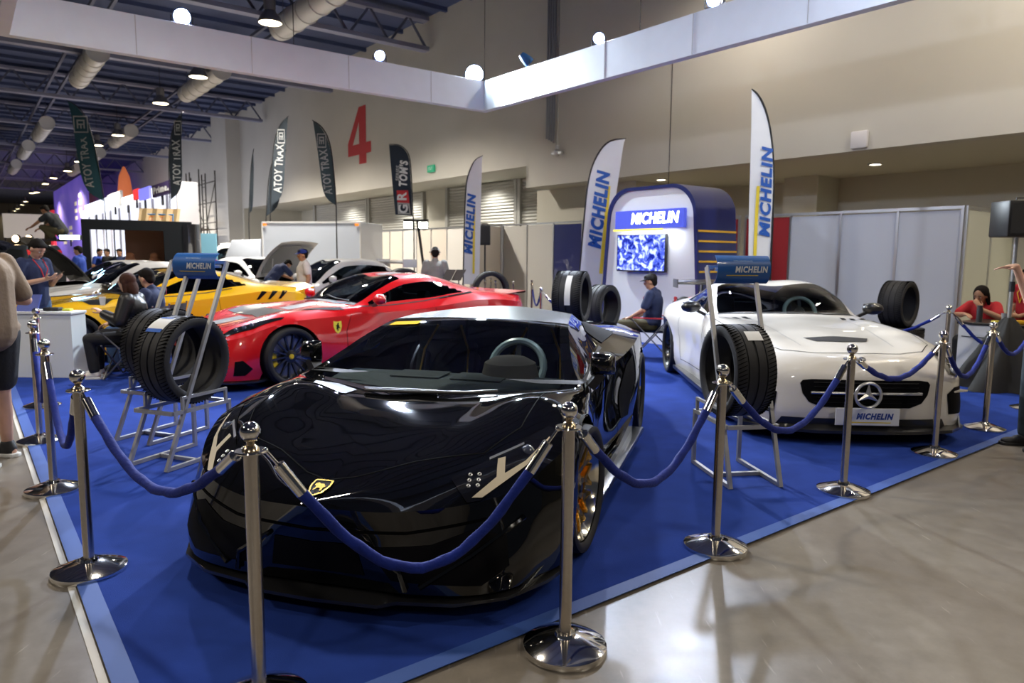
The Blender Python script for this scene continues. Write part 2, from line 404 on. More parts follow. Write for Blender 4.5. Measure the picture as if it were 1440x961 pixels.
def beam(p, en, col=(1, .92, .80), r=.3, sz=2.5):
    l = bpy.data.lights.new('lamp_beam', 'SPOT'); l.energy = en; l.color = col; l.spot_size = sz; l.spot_blend = .6; l.shadow_soft_size = r
    o = bpy.data.objects.new('lamp_beam', l); COL.objects.link(o); o.location = p; return o
for i in (9, 12): beam(G(*lamps_px[i]) - V((0, 0, .05)), 9000)
for i in (0, 1, 2, 4, 7): beam(G(*lamps_px[i]) - V((0, 0, .05)), [7000, 7000, 7000, 7500, 10000][i if i < 3 else (3 if i == 4 else 4)])
# the same lamp grid carries on over and behind the camera; the last, widest ones are unseen extras added to light the wall
for (u, v) in [(7, 1.5), (7, -7), (16, -6), (-5, 4.5), (-4, -5), (1, 10.5), (26, -8), (40, -10), (-11, 0), (9, 11.2), (3.5, 11.6), (-2, 11.4)]:
    q = beam(H(u, v, 7.9), 270 if v > 11 else (1100 if u > 5 else 480), sz=2.95 if v > 11 else 2.5); 
    a = bpy.data.lights.new('lamp_disc', 'AREA'); a.shape = 'DISK'; a.size = .6; a.energy = 60; a.color = (1, .82, .55)
    ao = bpy.data.objects.new('lamp_disc', a); COL.objects.link(ao); ao.location = H(u, v, 7.88)
# white fascia frame hung above the booth, four fabric runs
BZ0, BZ1, BU0, BU1, BV0, BV1 = 4.65, 5.27, 2.2, 13.05, .62, 9.3
fr = empty('booth_fascia', H(BU1, BV1, BZ0), 0, 'long white fascia frame hung overhead around the display booth', 'fascia')
def fas(name, u0, u1, v0, v1):
    c = hbox(MB(), u0, u1, v0, v1, BZ0, BZ1).build(name, M_whitesat, sm=0, bevel=.006)
    c.parent = fr; c.matrix_parent_inverse = Matrix.Translation(-fr.location); return c
T = .16
fas('fascia_panel', BU1 - T, BU1, BV0, BV1); fas('fascia_panel', BU0, BU1 - T, BV1 - T, BV1); fas('fascia_panel', BU0, BU1 - T, BV0, BV0 + T); fas('fascia_panel', BU0, BU0 + T, BV0 + T, BV1 - T)
b = MB()
for k in range(1, 5): hbox(b, BU1 - T - .004, BU1 - T + .002, BV0 + k * 1.8, BV0 + k * 1.8 + .012, BZ0 + .01, BZ1 - .01)
for k in range(1, 6): hbox(b, BU1 - k * 1.9, BU1 - k * 1.9 + .012, BV1 - T - .004, BV1 - T + .002, BZ0 + .01, BZ1 - .01)
for s_ in build_each(b, 'seam', mat('seam_grey', (.45, .45, .48), .6), sm=0): s_.parent = fr; s_.matrix_parent_inverse = Matrix.Translation(-fr.location)
b = MB()
for (u, v) in [(BU1 - .1, BV1 - .1), (BU1 - .1, 5), (BU1 - .1, 1), (8.5, BV1 - .1), (3, BV1 - .1), (3, BV0 + .1), (8, BV0 + .1)]: b.tube([H(u, v, BZ1 - .01), H(u, v, CEIL - .16)], .008, 6)
for s_ in build_each(b, 'suspension_wire', M_dark, sm=0): s_.parent = fr; s_.matrix_parent_inverse = Matrix.Translation(-fr.location)
# stage lights standing on the fascia
def aim(o, d): o.rotation_euler = V(d).to_track_quat('-Z', 'Y').to_euler()
M_led = emis('led_blue_white', (.45, .55, 1), 60); M_ledw = emis('led_white', (.75, .92, 1), 220)
M_canb = mat('can_blue', (.02, .10, .28), .4, .2)
def stage_light(p, tgt, lit, lb, en=0, col=(.70, .79, 1), m=None, r=.105, sz=1.5, blend=.5):
    d = (V(tgt) - p).normalized()
    e = empty('stage_light', p, 0, lb, 'light', None)
    MB().lathe([(0, -.2), (r * .55, -.2), (r * .8, -.12), (r, -.02), (r, .05), (r * .9, .05), (r * .88, 0)], ax=d, n=24).build('can', M_canb, e)
    MB().lathe([(0, .015), (r * .88, .015)], ax=d, n=24).build('lens', m or (M_led if lit else mat('lens_off', (.03, .12, .25), .2)), e)
    s = d.cross(V((0, 0, 1))).normalized()
    b = MB(); 
    for k in (-1, 1): b.bar(s * k * (r + .02), s * k * (r + .02) + V((0, 0, -.115)), .03, .012)
    b.bar(s * (r + .02) + V((0, 0, -.115)), -s * (r + .02) + V((0, 0, -.115)), .03, .012); b.build('yoke', M_dark, e)
    if en:
        l = bpy.data.lights.new('stage_beam', 'SPOT'); l.energy = en; l.color = col; l.spot_size = sz; l.spot_blend = blend; l.shadow_soft_size = r * .8
        o = bpy.data.objects.new('stage_beam', l); COL.objects.link(o); o.parent = e; o.location = d * .08; aim(o, d)
    return e
SLZ = BZ1 + .13
def onb(px, py, arm):
    d = ray(px, py)
    if arm == 'L': k = (BU1 - .08) / d.dot(UD)
    else: k = (BV1 - .08) / d.dot(VD)
    p = V((0, 0, CAM_H)) + d * k; p.z = SLZ; return p
stage_light(onb(256, 32, 'L'), (-.6, 3.6, .5), 1, 'bright blue-white stage light on the left run of the fascia', 2000, m=emis('led_bright', (.55, .65, 1), 150), r=.14)
stage_light(onb(534, 90, 'L'), (.2, 4, .4), 1, 'smaller blue-white stage light on the fascia left of the corner', 1500)
stage_light(onb(667, 110, 'L'), (.6, 3.0, .2), 1, 'dazzling white spotlight at the corner of the white fascia', 5600, (.82, .93, 1), M_ledw, r=.2, sz=1.9)
stage_light(onb(743, 93, 'R'), H(9, 13.4, 1), 0, 'unlit blue stage light turned away, right of the fascia corner')
stage_light(onb(842, 63, 'R'), (.6, 3.5, .3), 1, 'blue-rimmed round stage light on the right run of the fascia, left of two', 900)
stage_light(onb(1003, 13, 'R'), (.6, 3.0, .3), 1, 'blue-rimmed round stage light on the right run of the fascia, right of two', 900)
for (u, v, t, en) in [(6, BV0 + .1, (3.2, 8.5, 1), 450), (11, BV0 + .1, (2.5, 11.5, 1.3), 500), (BU0 + .1, 3, (-2, 8.5, .5), 400), (BU0 + .1, 7.5, (2.2, 11.5, 1.5), 500), (4, BV1 - .1, (-2, 8.5, .6), 350)]:
    l = bpy.data.lights.new('stage_beam', 'SPOT'); l.energy = en; l.color = (.80, .86, 1); l.spot_size = 1.5; l.spot_blend = .6; l.shadow_soft_size = .12
    o = bpy.data.objects.new('stage_beam', l); COL.objects.link(o); o.location = H(u, v, SLZ); aim(o, V(t) - o.location)
o = MB().tube([H(6.85, BV1 - .1, BZ1 + .035), H(6.9, BV1 - .12, BZ1 + .25), H(6.84, BV1 - .05, BZ1 + .5), H(6.9, BV1, BZ1 + .9), H(6.86, BV1, BZ1 + 2)], .03, 6).build('power_cable', M_black)
tag(o, 'black cable bundle dropping onto the right run of the fascia', 'cable')
# carpet
M_carpet = mat('carpet_blue', (.016, .042, .235), .95, noise=(3.5, .16, 8), bump=(260, .25), spec=.1)
b = MB(); hbox(b, 2.2, 13.3, .39, 10.0, .0, .012)
cp = b.build('booth_carpet', M_carpet, sm=0); tag(cp, 'large royal blue carpet under the show cars', 'carpet')
b = MB(); hbox(b, 2.14, 2.22, .34, 10.0, .012, .0145); hbox(b, 2.27, 13.3, .33, .41, .012, .0145)
b.build('tape_edge', mat('tape_blue', (.03, .085, .33), .6), cp, sm=0)
b = MB(); hbox(b, 2.27, 13.3, .295, .325, .0, .004)
o = b.build('floor_tape', mat('tape_white', (.55, .52, .46), .6), sm=0); tag(o, 'strip of pale tape on the floor along the left carpet edge', 'tape')
# world
w = bpy.data.worlds.new('world'); SC.world = w; w.use_nodes = True
w.node_tree.nodes['Background'].inputs[0].default_value = (.55, .62, .8, 1); w.node_tree.nodes['Background'].inputs[1].default_value = .05
SC.view_settings.view_transform = 'Standard'; SC.view_settings.look = 'None'; SC.view_settings.gamma = 1; SC.view_settings.use_curve_mapping = False
SC.view_settings.exposure = -.08
SC.cycles.use_denoising = True; SC.cycles.max_bounces = 8; SC.cycles.transparent_max_bounces = 16; SC.cycles.caustics_reflective = False; SC.cycles.caustics_refractive = False
SC.cycles.sample_clamp_indirect = 6
# ------------------------------------------------------------------ cars: lofted body shells
def pchip(ts, ys, t):
    n = len(ts)
    if t <= ts[0]: return ys[0]
    if t >= ts[-1]: return ys[-1]
    h = [ts[i + 1] - ts[i] for i in range(n - 1)]; dl = [(ys[i + 1] - ys[i]) / h[i] for i in range(n - 1)]
    def slope(i):
        if i == 0 or i == n - 1: return dl[0] if i == 0 else dl[-1]
        if dl[i - 1] * dl[i] <= 0: return 0
        w1 = 2 * h[i] + h[i - 1]; w2 = h[i] + 2 * h[i - 1]
        return (w1 + w2) / (w1 / dl[i - 1] + w2 / dl[i])
    for i in range(n - 1):
        if t <= ts[i + 1]: break
    s = (t - ts[i]) / h[i]; a, b = slope(i), slope(i + 1)
    return (ys[i] * (1 + 2 * s) * (1 - s) ** 2 + a * h[i] * s * (1 - s) ** 2 + ys[i + 1] * s * s * (3 - 2 * s) + b * h[i] * s * s * (s - 1))
def crom(ps, sub, sharp):
    """cross-section through control points ps; sub[k] steps per span; sharp rails break the curve"""
    out = []; n = len(ps)
    for k in range(n - 1):
        p1, p2 = ps[k], ps[k + 1]; L = (p2 - p1).length
        def tan(i):
            if i == 0: return (ps[1] - ps[0])
            if i == n - 1:
                t_ = (ps[-1] - ps[-2]); return V((t_.x, t_.y, 0)) * 1.0
            a, b = ps[i] - ps[i - 1], ps[i + 1] - ps[i]
            la, lb = max(a.length, 1e-4), max(b.length, 1e-4)
            return (a / la * lb + b / lb * la) / (la + lb)
        m1 = (p2 - p1) if k in sharp else None; m2 = (p2 - p1) if (k + 1) in sharp else None
        if m1 is None:
            m1 = tan(k); m1 = m1.normalized() * L if m1.length > 1e-6 else (p2 - p1)
        if m2 is None:
            m2 = tan(k + 1); m2 = m2.normalized() * L if m2.length > 1e-6 else (p2 - p1)
        if k in sharp and (k + 1) not in sharp: m1 = (p2 - p1) * 1.5 - m2 * .5
        if (k + 1) in sharp and k not in sharp: m2 = (p2 - p1) * 1.5 - m1 * .5
        for j in range(sub[k]):
            s = j / sub[k]
            out.append(p1 * (1 + 2 * s) * (1 - s) ** 2 + m1 * s * (1 - s) ** 2 + p2 * s * s * (3 - 2 * s) + m2 * s * s * (s - 1))
    out.append(ps[-1]); return out

class Shell:
    def __init__(s, net, sub, sharp, tsub, arches, root, paint, name='body', sm=28, hole=None):
        # net: sections (front to rear), each a list of (x, y, z); y >= 0 is the car's left
        s.root = root
        K = len(net[0]); N = len(net)
        ts = [0.]
        for i in range(1, N):
            ts.append(ts[-1] + max(.02, sum((V(net[i][k]) - V(net[i - 1][k])).length for k in range(K)) / K))
        fine = []
        for i in range(N - 1):
            n = max(1, round((ts[i + 1] - ts[i]) / tsub))
            for j in range(n): fine.append((i + j / n, ts[i] + (ts[i + 1] - ts[i]) * j / n))
        fine.append((N - 1, ts[-1]))
        s.tt = [f[0] for f in fine]
        rails = [[[net[i][k][c] for i in range(N)] for c in range(3)] for k in range(K)]
        grid = []
        for _, t in fine:
            ps = [V([pchip(ts, rails[k][c], t) for c in range(3)]) for k in range(K)]
            grid.append(crom(ps, sub, sharp))
        s.rr = []
        for k in range(K - 1): s.rr += [k + j / sub[k] for j in range(sub[k])]
        s.rr.append(K - 1)
        s.grid = grid; M = len(grid[0]); s.M = M; s.N = len(grid)
        s.arches = arches
        # wheel arches: drop the faces inside the circle, pull the rim of the hole onto it
        inside = lambda p: any((p.x - ax) ** 2 + (p.z - az) ** 2 < ar * ar and p.y > .45 for ax, az, ar in arches)
        s.cut = set()
        for i in range(s.N - 1):
            for j in range(M - 1):
                q = [grid[i][j], grid[i + 1][j], grid[i + 1][j + 1], grid[i][j + 1]]
                if sum(inside(p) for p in q) >= 2 and s.rr[j] < 3.0: s.cut.add((i, j))
        cnt = {}
        for (i, j) in s.cut:
            for a in ((i, j), (i + 1, j), (i + 1, j + 1), (i, j + 1)): cnt[a] = cnt.get(a, 0) + 1
        for (i, j) in cnt:
            keep = [f for f in ((i, j), (i - 1, j), (i - 1, j - 1), (i, j - 1)) if 0 <= f[0] < s.N - 1 and 0 <= f[1] < M - 1 and f not in s.cut]
            if keep and j > 0:
                p = grid[i][j]
                ax, az, ar = min(arches, key=lambda a: abs(a[0] - p.x))
                d = V((p.x - ax, 0, p.z - az))
                if d.length > 1e-4:
                    d = d.normalized() * ar; p.x = ax + d.x; p.z = max(az + d.z, grid[i][0].z)
        s.taken = set(); s.paint = paint; s.name = name; s.sm = sm
        vs = [p for r in grid for p in r]; fs = [(i * M + j, (i + 1) * M + j, (i + 1) * M + j + 1, i * M + j + 1) for i in range(s.N - 1) for j in range(M - 1) if (i, j) not in s.cut]
        s.bvh = BVHTree.FromPolygons(vs + [V((p.x, -p.y, p.z)) for p in vs], fs + [tuple(k + len(vs) for k in reversed(f)) for f in fs])
    def faces(s, t0, t1, r0, r1, cond=None):
        out = []
        for i in range(s.N - 1):
            tm = (s.tt[i] + s.tt[i + 1]) / 2
            if not t0 <= tm <= t1: continue
            for j in range(s.M - 1):
                rm = (s.rr[j] + s.rr[j + 1]) / 2
                if r0 <= rm <= r1 and (i, j) not in s.cut:
                    if cond is None or cond((s.grid[i][j] + s.grid[i + 1][j + 1]) / 2, tm, rm): out.append((i, j))
        return out
    def emit(s, name, fl, m, sides=(1, -1), parent=None, sm=None, off=0., lip=0.):
        b = MB(); M = s.M
        for sd in sides:
            idx = {}; vs = []; fs = []
            def vid(i, j):
                if (i, j) not in idx: idx[(i, j)] = len(vs); p = s.grid[i][j]; vs.append((p.x, p.y * sd, p.z))
                return idx[(i, j)]
            for (i, j) in fl:
                f = (vid(i, j), vid(i + 1, j), vid(i + 1, j + 1), vid(i, j + 1))
                fs.append(f if sd > 0 else tuple(reversed(f)))
            if lip:
                for (i, j) in s.cut:
                    for (a, c, nb) in (((i, j), (i, j + 1), (i - 1, j)), ((i + 1, j), (i + 1, j + 1), (i + 1, j)), ((i, j + 1), (i + 1, j + 1), (i, j + 1)), ((i, j), (i + 1, j), (i, j - 1))):
                        if nb in s.cut or nb[1] < 0: continue
                        pa, pc = s.grid[a[0]][a[1]], s.grid[c[0]][c[1]]; n = len(vs)
                        vs += [(pa.x, pa.y * sd, pa.z), (pc.x, pc.y * sd, pc.z), (pc.x, (pc.y - lip) * sd, pc.z), (pa.x, (pa.y - lip) * sd, pa.z)]; fs.append((n, n + 1, n + 2, n + 3))
            b.add(vs, fs)
        me = bpy.data.meshes.new(name); me.from_pydata(b.v, [], b.f)
        bm = bmesh.new(); bm.from_mesh(me); bmesh.ops.remove_doubles(bm, verts=bm.verts, dist=2e-4)
        bmesh.ops.dissolve_degenerate(bm, dist=1e-4, edges=bm.edges)
        bmesh.ops.recalc_face_normals(bm, faces=bm.faces)
        ct = V((1.3, 0, .45)); 
        sc_ = sum((f.calc_center_median() - ct).normalized().dot(f.normal) * f.calc_area() for f in bm.faces)
        if sc_ < 0: bmesh.ops.reverse_faces(bm, faces=bm.faces)
        bm.to_mesh(me); bm.free(); smooth(me, sm or s.sm); me.materials.append(m)
        o = bpy.data.objects.new(name, me); link(o, parent or s.root); return o
    def part(s, name, fl, m, sides=(1, -1), parent=None, sm=None, split=False):
        s.taken |= set(fl)
        if split: return [s.emit(name, fl, m, (k,), parent, sm) for k in sides]
        return s.emit(name, fl, m, sides, parent, sm)
    def body(s, lip=.05):
        fl = [(i, j) for i in range(s.N - 1) for j in range(s.M - 1) if (i, j) not in s.cut and (i, j) not in s.taken]
        s.obj = s.emit(s.name, fl, s.paint, lip=lip); return s.obj
    # a flat outline laid onto the shell
    def hit(s, a, b, view):
        if view == 'side': o, d = V((a, 2.5, b)), V((0, -1, 0))
        elif view == 'top': o, d = V((a, b, 3)), V((0, 0, -1))
        elif view == 'front': o, d = V((-4, a, b)), V((1, 0, 0))
        elif view == 'rear': o, d = V((8, a, b)), V((-1, 0, 0))
        else:                        # (azimuth from the nose towards the left side, elevation)
            az, el = math.radians(view[0]), math.radians(view[1])
            d = -V((-math.cos(az) * math.cos(el), math.sin(az) * math.cos(el), math.sin(el)))
            sx = V((math.sin(az), math.cos(az), 0)); sy = sx.cross(d) * -1
            if sy.z < 0: sy = -sy
            o = V(view[2]) + sx * a + sy * b - d * 3
        h, n, _, _ = s.bvh.ray_cast(o, d)
        if h is None: return None
        if n.dot(d) > 0: n = -n
        return h, n
    def patch(s, name, polys, view, m, off=.004, step=.05, mirror=False, parent=None, sm=40, thick=0.):
        b = MB()
        if polys and isinstance(polys[0][0], (int, float)): polys = [polys]
        for poly in polys:
            bm = bmesh.new(); bm.faces.new([bm.verts.new((x, y, 0)) for x, y in poly])
            for ax in (0, 1):
                lo, hi = min(p[ax] for p in poly), max(p[ax] for p in poly)
                k = lo + step
                while k < hi - 1e-4:
                    bmesh.ops.bisect_plane(bm, geom=bm.verts[:] + bm.edges[:] + bm.faces[:], plane_co=(k if ax == 0 else 0, k if ax else 0, 0), plane_no=(1 - ax, ax, 0)); k += step
            bm.verts.index_update(); pts = []; last = None
            for v in bm.verts:
                r = s.hit(v.co.x, v.co.y, view)
                pts.append(None if r is None else r[0] + r[1] * off)
            fs = [tuple(v.index for v in f.verts) for f in bm.faces if all(pts[v.index] is not None for v in f.verts)]
            fs = [f for f in fs if max((pts[f[i]] - pts[f[i - 1]]).length for i in range(len(f))) < step * 5]
            used = {k: n for n, k in enumerate(sorted({k for f in fs for k in f}))}
            vs = [pts[k] for k in used]; fs = [tuple(used[k] for k in f) for f in fs]
            bm.free()
            if not fs: continue
            b.add(vs, fs)
        o = b.build(name, m, parent or s.root, sm, weld=True)
        if mirror:
            c = MB(); c.add([(x, -y, z) for x, y, z in b.v], [tuple(reversed(f)) for f in b.f])
            c.build(name, m, parent or s.root, sm, weld=True)
        return o
    def line(s, name, pts, view, w, m, off=.003, mirror=False, parent=None, step=.04):
        qs = []
        for (a, b), (c, d) in zip(pts, pts[1:]):
            n = max(1, int(math.hypot(c - a, d - b) / step)); L = math.hypot(c - a, d - b); nx, ny = -(d - b) / L * w / 2, (c - a) / L * w / 2
            for i in range(n):
                f, g = i / n, (i + 1) / n
                x0, y0, x1, y1 = a + (c - a) * f, b + (d - b) * f, a + (c - a) * g, b + (d - b) * g
                qs.append([(x0 + nx, y0 + ny), (x0 - nx, y0 - ny), (x1 - nx, y1 - ny), (x1 + nx, y1 + ny)])
        return s.patch(name, qs, view, m, off, 9, mirror, parent)

M_tyre = mat('tyre_rubber', (.016, .016, .018), .62, spec=.4)
M_tread = M_tyre
M_well = mat('wheel_well', (.006, .006, .007), .9)
M_disc = mat('brake_disc', (.30, .30, .32), .35, .9)
M_glassd = glass_mat('car_glass_dark', (.30, .36, .37))
M_glassc = glass_mat('car_glass_clear', (.62, .70, .70))
M_glassb = glass_mat('car_glass_privacy', (.10, .12, .13))
M_lens = glass_mat('lamp_lens', (.80, .82, .85))
M_gap = mat('panel_gap', (.003, .003, .003), .8, spec=.03)
M_rubber = mat('seal_rubber', (.010, .010, .011), .5)
M_carbon = mat('carbon_trim', (.012, .012, .013), .30, coat=.6)
M_int = mat('cabin_black', (.018, .019, .021), .75)

def tyre_prof(r, w, rim):
    h = w / 2; sw = r - rim
    return [(rim, -h * .86), (rim + sw * .2, -h * .97), (rim + sw * .55, -h * 1.02), (r - sw * .16, -h * .97), (r - .012, -h * .88), (r - .003, -h * .78),
            (r, -h * .55), (r, -h * .50), (r - .008, -h * .49), (r - .008, -h * .43), (r, -h * .42), (r + .001, -h * .06), (r - .008, -h * .05), (r - .008, h * .05), (r + .001, h * .06),
            (r, h * .42), (r - .008, h * .43), (r - .008, h * .49), (r, h * .50), (r, h * .55), (r - .003, h * .78), (r - .012, h * .88), (r - sw * .16, h * .97), (r - (sw * .45), h * 1.02), (rim + sw * .2, h * .97), (rim, h * .86)]

def wheel(root, x, y, r, w, rim, m_rim, spokes, style, m_cal=None, m_cap=None, steer=0., m_lip=None, name='wheel'):
    """tyre as the part; rim, disc, caliper and cap as its sub-parts.  y < 0: right side"""
    sd = 1 if y > 0 else -1
    t = MB().lathe(tyre_prof(r, w, rim), n=56).build(name, M_tyre, root, 50)
    t.data.transform(Matrix.Rotation(-PI / 2, 4, 'X') if sd > 0 else Matrix.Rotation(PI / 2, 4, 'X'))
    t.location = (x, y - sd * w / 2, r); t.rotation_euler = (0, 0, steer)
    R = lambda o: o.data.transform(Matrix.Rotation(-PI / 2, 4, 'X') if sd > 0 else Matrix.Rotation(PI / 2, 4, 'X'))
    h = w / 2; f = h * .82          # outer face of the rim (local +z before rotation points outwards)
    b = MB().lathe([(rim - .022, f - .03), (rim - .004, f), (rim + .008, f - .002), (rim + .006, f - .02), (rim - .012, f - .05), (rim - .02, -h * .6), (rim, -h * .8), (rim - .02, -h * .85), (rim - .04, -h * .6), (rim - .035, f - .07)], n=48, closed=True)
    if m_lip: R(b.build('rim_lip', m_lip, t)); b = MB()
    hub = .075; zf = f - .035
    def spoke(a0, a1, r0, r1, w0, w1, z0, z1, th=.03):
        p0 = V((math.cos(a0) * r0, math.sin(a0) * r0, z0)); p1 = V((math.cos(a1) * r1, math.sin(a1) * r1, z1))
        d = (p1 - p0).normalized(); s_ = V((-d.y, d.x, 0)).normalized()
        q = []
        for p, w_ in ((p0, w0), (p1, w1)):
            q += [p + s_ * w_ + V((0, 0, -th)), p - s_ * w_ + V((0, 0, -th)), p - s_ * w_ * .7, p + s_ * w_ * .7]
        b.add(q, [(0, 1, 2, 3), (7, 6, 5, 4), (0, 4, 5, 1), (1, 5, 6, 2), (2, 6, 7, 3), (3, 7, 4, 0)])
    for k in range(spokes):
        a = 2 * PI * k / spokes
        if style == 'multi': spoke(a, a + .08, hub * .8, rim - .018, .014, .010, zf - .012, zf, .03)
        elif style == 'pair':
            spoke(a - .12, a - .16, hub * .9, rim - .018, .017, .013, zf - .02, zf + .005, .035); spoke(a + .12, a + .16, hub * .9, rim - .018, .017, .013, zf - .02, zf + .005, .035)
        elif style == 'y':
            rm = rim * .55
            spoke(a, a, hub * .8, rm, .026, .022, zf - .03, zf - .012, .035)
            spoke(a, a - .22, rm * .96, rim - .015, .018, .013, zf - .012, zf + .004, .03); spoke(a, a + .22, rm * .96, rim - .015, .018, .013, zf - .012, zf + .004, .03)
        else: spoke(a, a, hub * .8, rim - .018, .032, .022, zf - .02, zf, .035)
    b.lathe([(0, zf + .002), (.03, zf + .002), (hub, zf - .012), (hub, zf - .05), (0, zf - .05)], n=24)
    R(b.build('rim', m_rim, t))
    R(MB().lathe([(.08, zf - .085), (rim * .86, zf - .085), (rim * .86, zf - .115), (.08, zf - .115)], n=40, closed=True).build('brake_disc', M_disc, t))
    if m_cal:
        b = MB(); n = 8
        sec = [(rim * .60, zf - .14), (rim * .60, zf - .055), (rim * .90, zf - .055), (rim * .90, zf - .14)]
        ca = -.2 if sd > 0 else PI + .2
        if x > 1: ca = PI - ca
        vs = []
        for i in range(n + 1):
            a = ca + (i / n - .5) * .95 + (0.0)
            vs += [(math.cos(a) * q * (1), math.sin(a) * q, z) for q, z in sec]
        fs = [(i * 4 + k, i * 4 + (k + 1) % 4, i * 4 + 4 + (k + 1) % 4, i * 4 + 4 + k) for i in range(n) for k in range(4)] + [(0, 1, 2, 3), (n * 4 + 3, n * 4 + 2, n * 4 + 1, n * 4)]
        b.add(vs, fs); R(b.build('brake_caliper', m_cal, t))
    if m_cap: R(MB().lathe([(0, zf + .012), (.022, zf + .012), (.032, zf + .002), (.032, zf - .01)], n=20).build('centre_cap', m_cap, t))
    return t
def well(root, x, z, r, y0, y1, name='wheel_well'):
    n = 20
    for sd in (1, -1):
        b = MB()
        vs = []
        for i in range(n + 1):
            a = PI * 1.12 * i / n - .06 * PI
            c, s_ = math.cos(a) * r * 1.015, max(math.sin(a) * r * 1.015, .13 - z)
            vs += [(x + c, sd * y0, z + s_), (x + c, sd * y1, z + s_)]
        fs = [(2 * i, 2 * i + 1, 2 * i + 3, 2 * i + 2) for i in range(n)]
        m = len(vs); vs.append((x, sd * y1, z)); fs += [(2 * i + 1, m, 2 * i + 3) for i in range(n)]
        b.add(vs, fs)
        b.build(name, M_well, root, 40)
def seat(root, x, y, z, m, name='seat', rec=.35, bolster=None, hgt=.62):
    b = MB()
    b.obox((x - .02, y, z), (.25, 0, .05), (0, .22, 0), (-.02, 0, .07))
    d = V((math.sin(rec), 0, math.cos(rec)))
    b.obox(V((x + .24, y, z + .02)) + d * hgt / 2, V((math.cos(rec), 0, -math.sin(rec))) * .06, (0, .20, 0), d * hgt / 2)
    b.obox(V((x + .22, y, z + .02)) + d * (hgt + .10), V((math.cos(rec), 0, -math.sin(rec))) * .05, (0, .11, 0), d * .10)
    for k in (-1, 1):
        b.obox(V((x + .19, y + k * .20, z + .05)) + d * hgt * .42, V((math.cos(rec), 0, -math.sin(rec))) * .08, (0, .045, 0), d * hgt * .38)
        b.obox((x - .02, y + k * .21, z + .05), (.22, 0, .03), (0, .04, 0), (0, 0, .06))
    o = b.build(name, m, root, bevel=.03)
    if bolster:
        q = MB()
        for k in (-1, 1):
            p = [V((x + .13, y + k * .15, z + .1)) + d * t_ + V((0, k * w_, 0)) for t_, w_ in ((0, .0), (.2, .045), (.42, .03), (.56, -.03), (.62, -.055))]
            q.tube(p, .010, 6)
        q.build('piping', bolster, o)
    return o
def steering(root, x, y, z, m, r=.185, tilt=.42, cover=None):
    ax = V((-math.cos(tilt), 0, math.sin(tilt))); s_ = V((0, 1, 0)); u = ax.cross(s_)
    c = V((x, y, z)); ring = [c + (s_ * math.cos(2 * PI * k / 28) + u * math.sin(2 * PI * k / 28)) * r for k in range(28)]
    b = MB().tube(ring, .019, 8, closed=True); b.ball(c, .06)
    for a in (0, PI, -PI / 2): b.bar(c, c + (s_ * math.cos(a) + u * math.sin(a)) * r, .035, .015)
    o = b.build('steering_wheel', m, root)
    if cover: MB().tube(ring, .025, 8, closed=True).build('plastic_cover', cover, o)
    return o
